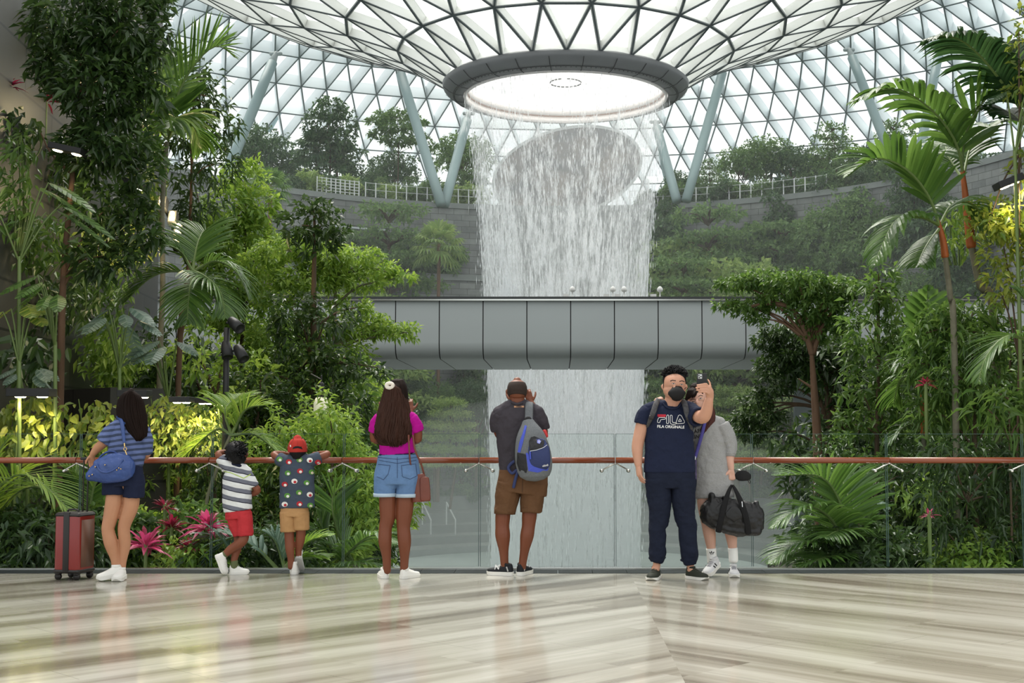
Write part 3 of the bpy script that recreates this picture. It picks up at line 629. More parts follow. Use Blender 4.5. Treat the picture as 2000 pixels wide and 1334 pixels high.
def fan_leaf(g, base, d, L, rad, n=22, droop=.3, mi=0):
    "one fan leaf on its stalk"
    base = np.asarray(base, float); d = unit(np.asarray(d, float)); hub = base + d * L; tube(g, [base, base + d * L * .5 + np.array([0, 0, .04 * L]), hub], [.012 * rad * 2, .01 * rad * 2, .008 * rad * 2], n=5, sub=2, mi=1)
    s = np.cross(d, (0, 0, 1)); s = s / (np.linalg.norm(s) + 1e-6); nn = np.cross(s, d)
    for k in range(n):
        a = R(-115 + 230 * k / (n - 1)); v = d * math.cos(a) + s * math.sin(a); w = unit(np.cross(v, nn)) * rad * .075; ln = rad * (1 - .25 * abs(a) / 2) * rng.uniform(.93, 1.05)
        m_ = hub + v * ln * .6 - np.array([0, 0, 1]) * ln * droop * .18; tp = hub + v * ln * .95 - np.array([0, 0, 1]) * ln * droop * .7
        g.add([hub, m_ - w, m_ + nn * rad * .02, m_ + w, tp], [(0, 1, 2), (0, 2, 3), (1, 4, 2), (2, 4, 3)], mi)
def fan_palm(px, pyb, pyc, Y, tw, rad_px, label, leaf='fard', ground=None, nf=22, group=None):
    s = Y / F; b = px3(Y, px, pyb); c = px3(Y, px, pyc)
    if ground is not None: b[2] = ground
    t = empty('fan_palm', b); g = Geo(); tube(g, [b - b, (c - b) * .5, c - b], [tw * s, tw * s * .85, tw * s * .9], n=10, sub=2); link('trunk', g.mesh('trunk'), M_barkr, t)
    for k in range(nf):
        a = k * 2.399; e = R(75 - 105 * (k + .5) / nf); d = (math.cos(e) * math.cos(a), math.cos(e) * math.sin(a), math.sin(e)); g = Geo()
        fan_leaf(g, (c - b) + np.array([0, 0, -.1 * rad_px * s * (k / nf)]), d, rad_px * s * .52, rad_px * s * .55, n=15, droop=.35 + .5 * k / nf); link('frond', g.mesh('frond', False), [GR[leaf], M_stem], t)
    tag(t, label, 'palm', group); return t

# ---- generic plants that are copied: every one stands on the ground at its foot
PROTO = {}
def proto_shrub(key, H, rad, leaf, L, Wd, nt, style='col', bark=None, name='shrub', per=6, droop=.3, seg=1):
    lv = Leaves(); g = Geo(); tube(g, [(0, 0, -.05), (rng.normal() * .04 * H, rng.normal() * .04 * H, H * .5), (0, 0, H * .93)], [.012 * H + .012, .01 * H + .008, .006], n=7, sub=3)
    bl = []
    if style == 'col': 
        for k in range(7): z = H * (.14 + .8 * k / 6); a = rng.uniform(0, 6.3); q = rad * .45; bl.append((math.cos(a) * q, math.sin(a) * q, z, rad * (.85 - .3 * abs(k - 2.5) / 3.5), H * .12))
    elif style == 'round':
        for k in range(10): a = k * 2.4; e = rng.uniform(-.5, 1); q = rad * .62; bl.append((math.cos(a) * q * math.cos(e), math.sin(a) * q * math.cos(e), H - rad * .9 + math.sin(e) * rad * .7, rad * .5, rad * .36))
    elif style == 'layer':
        for k in range(6):
            z = H * (.42 + .53 * k / 5); rr = rad * (1 - .55 * k / 5)
            for j in range(5): a = j * 1.26 + k * .7; bl.append((math.cos(a) * rr * .55, math.sin(a) * rr * .55, z + rng.normal() * .01 * H, rr * .5, H * .028))
    elif style == 'tall':
        for k in range(22): z = H * (.12 + .84 * k / 21); a = rng.uniform(0, 6.3); q = rad * rng.uniform(.3, .9); bl.append((math.cos(a) * q, math.sin(a) * q * .5, z, rad * rng.uniform(.4, .75), H * .045))
    elif style == 'stories':
        for k in range(8):
            z = H * (.40 + .57 * k / 7); rr = rad * (1.05 - .5 * abs(k - 2.5) / 5)
            for j in range(6): a = j * 1.05 + k * .7; bl.append((math.cos(a) * rr * .58, math.sin(a) * rr * .58, z + rng.normal() * .006 * H, rr * .45, H * .016))
    elif style == 'crown':
        for k in range(12): a = k * 2.4; e = -.4 + 1.5 * k / 12; q = rad * .6; bl.append((math.cos(a) * q * math.cos(e), math.sin(a) * q * math.cos(e), H * .72 + math.sin(e) * H * .2, rad * .46, H * .11))
    w = sum(b[3] * (b[3] + b[4]) for b in bl)
    for b in bl:
        blob(lv, b[:3], (b[3], b[3], b[4]), nt * b[3] * (b[3] + b[4]) / w, L, Wd, per, droop, seg=seg)
        z0 = max(.05 * H, b[2] - .25 * H * (1 if style not in ('layer', 'stories', 'tall') else .12)); tube(g, [(0, 0, z0), (b[0] * .5, b[1] * .5, (z0 + b[2]) / 2 + .01 * H), b[:3]], [.006 * H + .004, .004 * H + .003, .003], n=5, sub=2)
    o = empty(name, (0, 0, 0)); link('trunk', g.mesh('trunk'), bark or M_bark, o); link('foliage', lv.mesh('foliage'), GR[leaf], o); PROTO[key] = [o, False, H]; return o
def place(key, x, y, z, sc, label, cat='shrub', group=None, rz=None):
    p = PROTO[key]; o = p[0] if not p[1] else copy_tree(p[0]); p[1] = True
    o.location = (x, y, z); o.scale = (sc, sc, sc); o.rotation_euler = (0, 0, rng.uniform(0, 6.28) if rz is None else rz); tag(o, label, cat, group); return o
def place_px(key, px, py_top, Y, label, cat='shrub', group=None, ground=None, hmax=None):
    q = at(px, py_top, Y); z = bank_z(q.x, Y) if ground is None else ground; H = q.z - z
    return place(key, q.x, Y, z, max(.2, H / PROTO[key][2]), label, cat, group)
# ============================================================ THE GARDEN, written down from the photo
# ---- near trees on the left
tree_px('tree', 15, [(118, 740), (124, 540), (143, 330), (155, 190), (160, 40)], 9, [(150, 40, 110, 60), (230, 60, 80, 60), (110, 130, 50, 40), (190, 170, 95, 60), (270, 190, 60, 60), (220, 270, 85, 60), (170, 300, 60, 40), (270, 330, 45, 45), (215, 400, 75, 45), (260, 460, 60, 50), (200, 500, 65, 40), (295, 80, 40, 40), (318, 40, 22, 45), (235, -20, 90, 50), (150, 130, 70, 50), (250, 130, 60, 50)], 'dark', (.15, .055), 1.7, M_barkr, 'tall dark leafy tree with a reddish trunk at the upper left', branches=[(3, (125, 560), (160, 500), (215, 470)), (3, (140, 340), (100, 300), (80, 260))])
tree_px('tree', 20.5, [(350, 660), (368, 520), (374, 350), (378, 190)], 6, [(360, 200, 50, 50), (410, 190, 40, 45), (385, 150, 30, 40), (430, 240, 36, 32), (370, 260, 60, 32), (420, 320, 45, 40), (370, 340, 45, 30), (390, 400, 50, 30), (345, 420, 30, 22)], 'dark', (.17, .05), .75, M_barkr, 'dark drooping tree just right of the slim palm at the upper left', droop=.5)
tree_px('tree', 24, [(470, 720), (478, 600), (480, 420)], 6, [(478, 345, 45, 35), (450, 400, 60, 45), (505, 400, 36, 40), (440, 470, 70, 40), (505, 480, 42, 50), (410, 450, 45, 50), (450, 540, 60, 45), (510, 570, 40, 45), (420, 600, 55, 45), (480, 630, 60, 45), (520, 660, 40, 40), (400, 510, 40, 40), (530, 500, 30, 40)], 'bright', (.16, .06), 1.5, M_bark, 'bright light-green bushy tree left of the dark-topped tree')
tree_px('tree', 20, [(606, 1090), (604, 900), (612, 700), (613, 560), (615, 450)], 12, [(612, 405, 34, 26), (590, 440, 48, 34), (640, 440, 42, 36), (615, 470, 50, 30), (570, 600, 50, 30), (640, 620, 60, 32), (590, 690, 60, 36), (650, 700, 50, 30), (560, 760, 60, 36), (690, 720, 42, 12), (735, 728, 36, 10), (640, 780, 40, 30), (560, 640, 40, 24)], 'dark', (.14, .055), .95, M_bark, 'dark-topped tree with a thick brown trunk behind the boy in the red cap', branches=[(3, (612, 640), (660, 610), (700, 600)), (3, (608, 770), (560, 740), (520, 730)), (2.5, (612, 712), (680, 710), (740, 718))])
tree_px('tree', 22.5, [(646, 1080), (648, 850), (652, 680), (656, 540)], 9, [(560, 485, 60, 18), (510, 510, 50, 22), (620, 490, 60, 20), (690, 500, 60, 20), (740, 525, 42, 16), (785, 540, 26, 12), (710, 550, 50, 16), (600, 545, 70, 26), (540, 570, 55, 30), (680, 600, 45, 18), (720, 625, 40, 12), (700, 645, 60, 14), (760, 645, 46, 13), (800, 650, 20, 14), (600, 640, 60, 30), (540, 660, 60, 36), (500, 720, 50, 40), (680, 690, 50, 20), (560, 720, 55, 30), (650, 520, 60, 22), (610, 500, 40, 20)], 'bright', (.11, .045), 1.3, M_barkg, 'light-green tree with flat spreading branches reaching right over the bridge', branches=[(3, (652, 600), (700, 560), (770, 545)), (3, (650, 690), (700, 665), (790, 650)), (3, (650, 640), (590, 600), (530, 580))])
tree_px('tree', 19, [(480, 1000), (500, 850), (510, 740)], 5, [(500, 760, 60, 36), (540, 800, 60, 40), (490, 830, 50, 36), (600, 840, 70, 36), (660, 830, 50, 30), (560, 880, 60, 34), (690, 790, 40, 30), (640, 900, 60, 34), (700, 870, 44, 34)], 'dark', (.13, .05), .8, M_bark, 'dark-leaved low tree filling the space left of the long-haired woman')
# ---- near trees on the right
tree_px('tree', 18, [(1598, 900), (1590, 760), (1584, 672)], 13, [(1440, 552, 46, 13), (1500, 548, 60, 16), (1560, 552, 66, 20), (1620, 565, 60, 22), (1420, 596, 26, 12), (1465, 600, 44, 15), (1520, 585, 50, 14), (1590, 600, 60, 26), (1640, 620, 46, 30), (1478, 620, 20, 10), (1650, 560, 34, 20), (1600, 640, 46, 30)], 'mid', (.085, .042), 1.5, M_barkr, 'arching small-leaved tree on the right, its crown spread flat across the bridge', branches=[(7, (1586, 690), (1572, 645), (1548, 605), (1510, 592), (1460, 600)), (6, (1588, 690), (1605, 640), (1625, 610)), (3, (1590, 760), (1560, 740))], per=7)
tree_px('tree', 20, [(1624, 1000), (1620, 880), (1617, 800), (1612, 740)], 12, [(1540, 650, 55, 15), (1500, 665, 36, 14), (1560, 690, 65, 24), (1520, 715, 45, 24), (1600, 700, 55, 36), (1512, 752, 36, 20), (1480, 780, 34, 20), (1490, 815, 46, 16), (1450, 820, 34, 14), (1470, 845, 34, 16), (1640, 720, 44, 44), (1650, 790, 40, 36)], 'dark', (.09, .042), 1.4, M_bark, 'dark branching tree just right of the grey bridge pier', branches=[(6, (1618, 830), (1600, 780), (1590, 740)), (6, (1620, 810), (1645, 775), (1660, 750)), (4, (1618, 790), (1630, 760), (1632, 730)), (3, (1615, 800), (1560, 788), (1480, 786))], per=7)
tree_px('tree', 16.5, [(1712, 1090), (1713, 850), (1716, 700), (1716, 560)], 7, [(1716, 535, 30, 22), (1700, 575, 50, 30), (1745, 590, 45, 30), (1690, 640, 55, 36), (1750, 650, 46, 36), (1710, 700, 60, 32), (1680, 760, 50, 34), (1745, 760, 50, 36), (1700, 820, 60, 32), (1760, 830, 40, 30), (1670, 830, 36, 26)], 'mid', (.13, .052), .95, M_bark, 'upright tree with a straight dark trunk, left of the orange-stemmed palms')
tree_px('tree', 14.5, [(1905, 880), (1902, 760), (1895, 650)], 5, [(1850, 620, 50, 24), (1900, 610, 50, 22), (1810, 650, 36, 30), (1870, 670, 60, 36), (1940, 660, 50, 34), (1800, 710, 34, 34), (1850, 740, 60, 40), (1920, 740, 50, 40), (1880, 800, 60, 34), (1820, 800, 40, 30), (1950, 800, 44, 30)], 'mid', (.15, .038), 1.15, M_bark, 'bushy narrow-leaved tree at the right, above the railing', droop=.5)
tree_px('shrub', 12.9, [(1890, 1110), (1888, 980)], 4, [(1850, 890, 44, 34), (1920, 890, 46, 36), (1980, 900, 40, 36), (1830, 960, 40, 36), (1890, 960, 60, 40), (1960, 980, 50, 40), (1850, 1040, 50, 34), (1920, 1050, 50, 36), (1985, 1050, 30, 40)], 'dark', (.14, .036), .95, M_bark, 'dark shrub with long drooping leaves behind the glass at the right end', 'shrub', droop=.6)
tree_px('shrub', 14.2, [(1700, 1110), (1700, 980)], 4, [(1660, 930, 44, 30), (1720, 930, 50, 34), (1780, 920, 40, 30), (1680, 990, 50, 34), (1740, 1000, 50, 36), (1790, 1000, 34, 40), (1700, 1060, 56, 34), (1770, 1070, 50, 34)], 'dark', (.12, .045), .9, M_bark, 'dense dark shrub behind the glass beside the pale palm fronds', 'shrub')
tree_px('shrub', 13.6, [(1760, 1120), (1762, 1040)], 3, [(1740, 1070, 40, 30), (1800, 1080, 40, 26), (1830, 1100, 40, 20)], 'bright', (.10, .045), .7, M_bark, 'low yellow-green shrub at the foot of the glass on the right', 'shrub')
tree_px('climbing_shrub', 14, [(1985, 1000), (1990, 700), (1992, 300)], 4, [(1990, 60, 22, 50), (1995, 160, 26, 40), (1985, 430, 40, 40), (1960, 480, 50, 40), (1990, 540, 36, 50), (1950, 560, 36, 34), (1995, 330, 24, 50), (1930, 440, 36, 26)], 'gold', (.11, .048), 1.0, M_bark, 'yellow-green climbing foliage on the right edge under the lit lamp', 'climbing plant')
tree_px('tree', 12.8, [(1972, 860), (1970, 780)], 3, [(1950, 770, 40, 20), (1990, 780, 30, 30), (1930, 800, 36, 24), (1985, 830, 30, 24)], 'mid', (.19, .042), 1.0, M_bark, 'shrub with long pale-edged leaves just above the handrail at the right end', 'shrub', droop=.5)

# ---- palms on the right
palm_px('palm', 15, [(1942, 630), (1915, 560), (1897, 480)], 9, [
    (.62, .085, 22, [(1880, 340, 0), (1868, 280, -.1), (1820, 215, -.25), (1745, 172, -.4), (1660, 200, -.5)], dict(hang=.55, lift=.25, fwd=.7)),
    (.62, .10, 17, [(1880, 340, 0), (1882, 280, 0), (1905, 220, -.1), (1960, 160, -.2), (2030, 120, -.2)], dict(hang=.12, lift=.5, fwd=.8)),
    (.5, .06, 20, [(1882, 345, 0), (1900, 280, .3), (1950, 240, .5), (2020, 230, .6)], dict(hang=.5)),
    (.5, .06, 20, [(1880, 350, 0), (1850, 300, .5), (1850, 260, 1.2)], dict(hang=.6))],
    'taller palm on the right with an orange crownshaft and two big arching fronds', shaft=[(1897, 480), (1890, 420), (1880, 335)], leaf='palm')
palm_px('palm', 14.2, [(1863, 650), (1856, 580), (1846, 500)], 7, [
    (.60, .075, 22, [(1834, 440, 0), (1815, 385, -.1), (1770, 330, -.25), (1710, 310, -.4), (1655, 345, -.5)], dict(hang=.2, lift=.5, fwd=.7)),
    (.46, .06, 20, [(1834, 440, 0), (1800, 425, -.2), (1750, 430, -.4), (1705, 520, -.6)], dict(hang=.7)),
    (.42, .05, 18, [(1836, 440, 0), (1860, 400, .1), (1900, 400, .2), (1940, 450, .3)], dict(hang=.7)),
    (.4, .05, 16, [(1836, 445, 0), (1810, 480, -.1), (1790, 520, -.3)], dict(hang=.5))],
    'lower palm on the right with an orange stem and a wide frond reaching left', shaft=[(1846, 500), (1842, 470), (1833, 432)], leaf='palm')
palm_px('palm', 14.6, [(2060, 640), (2030, 480), (2010, 300)], 9, [
    (.66, .06, 30, [(2010, 240, 0), (1960, 165, -.1), (1900, 95, -.3), (1850, 70, -.45), (1805, 78, -.5)], dict(hang=.65, lift=.2)),
    (.5, .06, 22, [(2010, 250, 0), (1970, 220, .3), (1930, 215, .5)], dict(hang=.7)),
    (.5, .06, 22, [(2010, 240, 0), (2000, 150, 0), (1985, 80, .2)], dict(hang=.5))], 'dark palm crown hanging in from the top right corner', leaf='palmd')
palm_px('palm', 12.6, [(2060, 900), (2050, 760), (2040, 680)], 8, [
    (.44, .028, 38, [(2040, 690, 0), (2000, 660, -.1), (1960, 660, -.2), (1925, 700, -.25), (1912, 745, -.3)], dict(hang=.35, lift=.15, fwd=.9)),
    (.36, .03, 26, [(2040, 690, 0), (2010, 600, 0), (1980, 560, .1)], dict(hang=.4))], 'pale feathery palm frond hanging in from the right edge above the railing', leaf='palm')
palm_px('palm', 14.8, [(1812, 1000), (1806, 900), (1803, 840)], 6, [
    (.42, .03, 18, [(1800, 735, 0), (1775, 700, 0), (1750, 720, 0)], dict(hang=.6)), (.4, .03, 16, [(1800, 735, 0), (1760, 740, .1), (1745, 790, .2)], dict(hang=.6)), (.4, .09, 10, [(1802, 740, 0), (1810, 640, 0), (1812, 560, 0)], dict(hang=.1, lift=.3)), (.4, .03, 16, [(1802, 840, 0), (1775, 830, 0), (1740, 860, 0)], dict(hang=.6))],
    'small palm with a bright orange crownshaft among the shrubs on the right', shaft=[(1804, 845), (1803, 790), (1799, 728)], leaf='palm')
palm_px('palm', 12.7, [(1650, 1118), (1652, 1085)], 7, [
    (.52, .035, 30, [(1655, 1060, 0), (1640, 980, -.1), (1600, 930, -.2), (1515, 930, -.3)], dict(hang=.25, lift=.45)),
    (.48, .03, 30, [(1652, 1070, 0), (1620, 1010, -.2), (1570, 990, -.4), (1508, 1030, -.5)], dict(hang=.45)),
    (.46, .03, 30, [(1650, 1080, 0), (1600, 1060, -.3), (1550, 1065, -.4), (1505, 1100, -.5)], dict(hang=.45)),
    (.46, .03, 26, [(1650, 1080, 0), (1610, 1090, -.5), (1560, 1105, -.6)], dict(hang=.3)),
    (.5, .035, 26, [(1655, 1070, 0), (1660, 990, 0), (1640, 930, .2), (1620, 920, .5)], dict(hang=.3)),
    (.46, .03, 26, [(1655, 1080, 0), (1690, 1030, 0), (1700, 1010, 0)], dict(hang=.4)),
    (.46, .03, 24, [(1655, 1080, 0), (1640, 1040, -.4), (1610, 1050, -.7)], dict(hang=.6))], 'pale green palm behind the glass, fronds fanning left beside the grey pier', leaf='palm')
# ---- palms on the left
palm_px('palm', 18, [(312, 720), (318, 560), (317, 400), (326, 280)], 6, [
    (.85, .05, 34, [(330, 270, 0), (345, 190, 0), (385, 120, 0), (425, 90, 0), (458, 112, 0)], dict(hang=.12, lift=.4, fwd=.9)),
    (.7, .05, 28, [(330, 270, 0), (320, 200, 0), (315, 140, .2), (330, 100, .4)], dict(hang=.3)),
    (.7, .05, 26, [(330, 270, 0), (345, 230, -.2), (330, 250, -.5)], dict(hang=.7)),
    (.6, .05, 24, [(330, 275, 0), (300, 250, 0), (290, 300, 0)], dict(hang=.8)),
    (.6, .05, 24, [(330, 270, 0), (370, 240, .3), (395, 290, .5)], dict(hang=.8))], 'slim tall palm at the upper left, its big frond sweeping up to the right', leaf='palm')
palm_px('palm', 16, [(350, 700), (362, 620), (372, 540)], 6, [
    (.6, .03, 36, [(376, 530, 0), (350, 490, 0), (310, 480, 0), (258, 505, 0)], dict(hang=.3, lift=.3)),
    (.6, .03, 36, [(376, 532, 0), (330, 530, -.1), (290, 545, -.2), (245, 590, -.3)], dict(hang=.3)),
    (.55, .03, 30, [(376, 530, 0), (385, 480, .2), (400, 450, .4), (430, 450, .5)], dict(hang=.3)),
    (.55, .03, 30, [(378, 530, 0), (420, 510, 0), (460, 530, 0), (485, 580, 0)], dict(hang=.5)),
    (.55, .03, 30, [(378, 530, 0), (400, 540, -.3), (430, 570, -.4), (440, 620, -.5)], dict(hang=.5)),
    (.5, .03, 26, [(376, 532, 0), (370, 570, -.3), (365, 630, -.4)], dict(hang=.4))], 'palm with a reddish stem and wide bright fronds, below the row of lit lamps', bark=M_barkr, leaf='palm')
palm_px('palm', 12.9, [(-60, 1090), (-58, 1040)], 8, [
    (.62, .022, 44, [(110, 966, 0), (70, 950, 0), (30, 965, 0), (-20, 1020, 0)], dict(hang=.2, lift=.2, start=.02)),
    (.6, .022, 40, [(-50, 1050, 0), (0, 950, -.1), (60, 930, -.2), (140, 1000, -.3)], dict(hang=.3)),
    (.5, .022, 36, [(-50, 1050, 0), (-10, 900, 0), (20, 850, 0)], dict(hang=.4))], 'pale feathery palm fronds behind the glass at the left edge', leaf='bright')
palm_px('palm', 13.4, [(168, 1100), (170, 1010)], 5, [
    (.5, .028, 30, [(172, 1010, 0), (150, 940, 0), (110, 900, 0)], dict(hang=.2)), (.5, .028, 30, [(172, 1010, 0), (190, 930, 0), (220, 900, 0)], dict(hang=.2)), (.5, .035, 26, [(172, 1010, 0), (200, 1060, -.2), (205, 1110, -.3)], dict(hang=.3)), (.4, .03, 26, [(172, 1010, 0), (120, 1060, -.2), (60, 1090, -.3)], dict(hang=.3))], 'dark green palm behind the glass between the red suitcase and the woman', leaf='palm')
palm_px('palm', 13.2, [(700, 1125), (690, 1100)], 5, [
    (.5, .03, 32, [(690, 1100, 0), (660, 1040, 0), (650, 970, 0), (690, 940, 0)], dict(hang=.15, lift=.4)), (.5, .03, 30, [(690, 1100, 0), (640, 1060, 0), (620, 1000, 0)], dict(hang=.3)),
    (.45, .03, 28, [(650, 1115, 0), (690, 1070, -.1), (730, 1045, -.2), (778, 1060, -.3)], dict(hang=.6)), (.4, .03, 24, [(650, 1115, 0), (700, 1100, -.2), (750, 1105, -.2)], dict(hang=.5))], 'feathery palm behind the glass between the red-capped boy and the long-haired woman', leaf='palm')
palm_px('palm', 12.4, [(560, 1125), (556, 1105)], 5, [
    (.34, .06, 14, [(540, 1110, 0), (500, 1070, 0), (450, 1050, 0), (400, 1110, 0)], dict(hang=.25, leaf='blue')), (.34, .06, 14, [(470, 1118, 0), (430, 1050, 0), (390, 1060, 0), (350, 1110, 0)], dict(hang=.2, leaf='blue')),
    (.3, .05, 14, [(556, 1110, 0), (600, 1060, 0), (650, 1045, 0)], dict(hang=.3, leaf='bright')), (.3, .05, 14, [(556, 1110, 0), (590, 1090, 0), (640, 1090, 0)], dict(hang=.3, leaf='bright')), (.3, .05, 12, [(556, 1110, 0), (540, 1060, 0), (520, 1040, 0)], dict(hang=.3, leaf='blue'))], 'low palm with broad blue-grey leaflets behind the two boys', leaf='blue')
palm_px('palm', 14.5, [(400, 1000), (430, 900), (450, 850)], 4, [(.42, .026, 26, [(452, 850, 0), (480, 800, 0), (530, 790, 0)], dict(hang=.3, leaf='bright')), (.42, .026, 26, [(452, 850, 0), (420, 840, 0), (350, 900, 0)], dict(hang=.4, leaf='bright')), (.42, .026, 26, [(452, 850, 0), (500, 850, 0), (560, 900, 0)], dict(hang=.4, leaf='bright')), (.4, .026, 24, [(452, 850, 0), (440, 800, 0), (470, 770, .3)], dict(hang=.3, leaf='bright'))], 'bright lamp-lit palm beside the black spotlight pole')
# ---- far fan palms
fan_palm(857, 580, 478, 88, 4.0, 62, 'fan palm with a bare pale trunk before the far stone wall', 'farl', ground=-3.45, nf=26)
fan_palm(620, 392, 290, 101.5, 4.5, 54, 'tall fan palm on the lookout terrace with the two people', 'fard', ground=18.05, nf=26)
fan_palm(658, 392, 305, 102.5, 3.2, 40, 'smaller fan palm just right of the tall one on the lookout terrace', 'far', ground=18.05)
fan_palm(528, 460, 365, 60, 4.5, 50, 'shaggy fan palm behind the bright light-green tree', 'far', ground=-3)

# ---- copied plants
proto_shrub('dark_col', 3.0, .75, 'dark', .15, .055, 430); proto_shrub('mid_col', 3.0, .8, 'mid', .14, .055, 430); proto_shrub('bright_col', 3.0, .7, 'bright', .13, .05, 380)
proto_shrub('dark_round', 1.2, .6, 'dark', .15, .05, 260, 'round'); proto_shrub('mid_round', 1.2, .65, 'mid', .13, .055, 260, 'round'); proto_shrub('bright_round', 1.2, .6, 'bright', .12, .055, 240, 'round')
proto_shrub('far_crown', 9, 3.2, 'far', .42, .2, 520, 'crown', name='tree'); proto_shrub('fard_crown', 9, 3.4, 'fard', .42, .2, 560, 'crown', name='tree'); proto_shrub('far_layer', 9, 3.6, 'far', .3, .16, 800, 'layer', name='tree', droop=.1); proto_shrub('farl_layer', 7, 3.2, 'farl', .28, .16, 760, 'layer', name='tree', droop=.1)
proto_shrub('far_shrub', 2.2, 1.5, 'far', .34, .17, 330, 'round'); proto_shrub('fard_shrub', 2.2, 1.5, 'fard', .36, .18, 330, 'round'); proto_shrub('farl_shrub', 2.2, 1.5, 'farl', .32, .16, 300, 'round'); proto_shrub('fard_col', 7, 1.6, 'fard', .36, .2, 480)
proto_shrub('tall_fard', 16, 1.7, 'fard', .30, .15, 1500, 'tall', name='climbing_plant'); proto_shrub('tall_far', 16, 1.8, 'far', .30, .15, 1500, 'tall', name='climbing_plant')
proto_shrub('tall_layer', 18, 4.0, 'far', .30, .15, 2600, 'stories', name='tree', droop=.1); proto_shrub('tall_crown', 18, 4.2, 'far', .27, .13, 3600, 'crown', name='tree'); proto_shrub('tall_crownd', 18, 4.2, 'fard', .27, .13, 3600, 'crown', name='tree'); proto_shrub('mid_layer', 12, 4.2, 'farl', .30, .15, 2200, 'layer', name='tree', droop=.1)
random.seed(5)
# left bank, back to front
MARKS = [(-60, 'the left edge'), (75, 'the twin lamp'), (150, 'the red suitcase'), (240, 'the blue handbag'), (330, 'the pink plants'), (437, 'the spotlight pole'), (495, 'the red shorts'), (582, 'the red cap'), (660, 'the left pier'), (740, 'the magenta shirt'),
    (1578, 'the right pier'), (1640, 'the branching tree'), (1713, 'the straight trunk'), (1803, 'the small palm'), (1850, 'the lower palm'), (1905, 'the taller palm'), (1996, 'the right edge')]
USEDL = {}
def nearmark(px):
    m_ = min(MARKS, key=lambda q: abs(q[0] - px)); d = px - m_[0]
    return ('left of ' if d < -26 else 'just left of ' if d < -9 else 'behind ' if d < 9 else 'just right of ' if d < 26 else 'right of ') + m_[1]
def scatter(items, keys, group, texts, where):
    for (px, py, Y) in items:
        k = random.choice(keys); col = {'dark': 'dark green', 'mid': 'mid-green', 'bright': 'light-green'}[k.split('_')[0]]; shp = 'tall shrub' if 'col' in k else 'low shrub'
        lb = f'{col} {shp} {where}, {nearmark(px)}'; USEDL[lb] = USEDL.get(lb, 0) + 1
        if USEDL[lb] > 1: lb = lb.replace(where, 'up the bank' + (', farther' if USEDL[lb] == 2 else ', nearer'), 1)
        place_px(k, px, py, Y, lb, 'shrub', f'{col} {shp}s {group}')
L1 = [(random.uniform(-20, 720), random.uniform(640, 760), random.uniform(19, 27)) for _ in range(26)]
scatter(L1, ['dark_col', 'mid_col', 'bright_col', 'dark_col'], 'at the back of the left bank', None, 'far up the left bank')
L2 = [(random.uniform(180, 700), random.uniform(780, 900), random.uniform(15.5, 18.5)) for _ in range(20)]
scatter(L2, ['dark_col', 'mid_col', 'bright_col', 'dark_col'], 'on the left bank', None, 'on the left bank')
L3 = [(random.uniform(-10, 610), random.uniform(960, 1075), random.uniform(12.5, 14.2)) for _ in range(24)]
scatter(L3, ['dark_round', 'mid_round', 'bright_round', 'dark_round'], 'behind the glass on the left', None, 'close behind the glass')
R1 = [(random.uniform(1640, 2050), random.uniform(600, 760), random.uniform(18, 26)) for _ in range(20)]
scatter(R1, ['dark_col', 'mid_col', 'dark_col'], 'at the back of the right bank', None, 'far up the right bank')
R2 = [(random.uniform(1620, 2040), random.uniform(820, 960), random.uniform(14.5, 17.5)) for _ in range(16)]
scatter(R2, ['dark_col', 'mid_col', 'dark_col'], 'on the right bank', None, 'on the right bank')
R3 = [(random.uniform(1600, 2020), random.uniform(1000, 1085), random.uniform(12.5, 13.8)) for _ in range(14)]
scatter(R3, ['dark_round', 'mid_round', 'dark_round', 'bright_round'], 'behind the glass on the right', None, 'close behind the glass')

# climbing leaves with the lamps above them, on the dark stone wall
def climber(px, py, rx, ry, Y, leaf, L, Wd, nt, label, name='climbing_plant', ground=None, seg=2, cat='climbing plant', thick=.35):
    c = px3(Y, px, py); s = Y / F; gz = bank_z(c[0], Y) if ground is None else ground; O = np.array((c[0], Y + .1, gz)); t = empty(name, O); lv = Leaves(); n = int(nt)
    p = c + np.stack([rng.uniform(-1, 1, n) * rx * s, rng.uniform(-1, 1, n) * thick, rng.uniform(-1, 1, n) * ry * s], 1); keep = ((p[:, 0] - c[0]) / (rx * s)) ** 2 + ((p[:, 2] - c[2]) / (ry * s)) ** 2 < rng.uniform(.6, 1.15, n); p = p[keep]; n = len(p)
    d = unit(np.stack([rng.normal(size=n) * .6, -.25 - rng.random(n) * .5, -.55 + rng.normal(size=n) * .4], 1)); nn = unit(np.stack([rng.normal(size=n) * .35, -1 + rng.normal(size=n) * .2, .6 + rng.normal(size=n) * .3], 1)); k = rng.uniform(.6, 1.2, n)
    lv.add(leaf_arrays(p, d, nn, L * k, Wd * k, .2, seg)); g = Geo()
    for _ in range(7):
        x = rng.uniform(-.8, .8) * rx * s; a = np.array((c[0] + x * .5, Y + .25, max(gz, c[2] - ry * s * 1.05))); b = c + np.array((x, .2, rng.uniform(.1, .9) * ry * s)); tube(g, [a - O, (a + b) / 2 + np.array((x * .2, .1, 0)) - O, b - O], [.012, .01, .005], n=5, sub=3)
    link('stem', g.mesh('stem'), M_stem, t); link('foliage', lv.mesh('foliage', O), GR[leaf], t); tag(t, label, cat); return t
climber(60, 835, 100, 62, 13.9, 'gold', .12, .062, 620, 'big yellow-green heart-leaved climber lit by the twin lamp at the left edge')
climber(30, 960, 60, 60, 14.2, 'mid', .11, .06, 200, 'green heart-leaved climber lower down at the left edge, behind the palm')
climber(195, 840, 42, 60, 14.6, 'gold', .11, .058, 230, 'yellow-green climber between the stone planter and the woman with the suitcase')
climber(330, 830, 60, 60, 15.0, 'gold', .09, .04, 700, 'lamp-lit yellow climber right of the woman with the suitcase', seg=1)
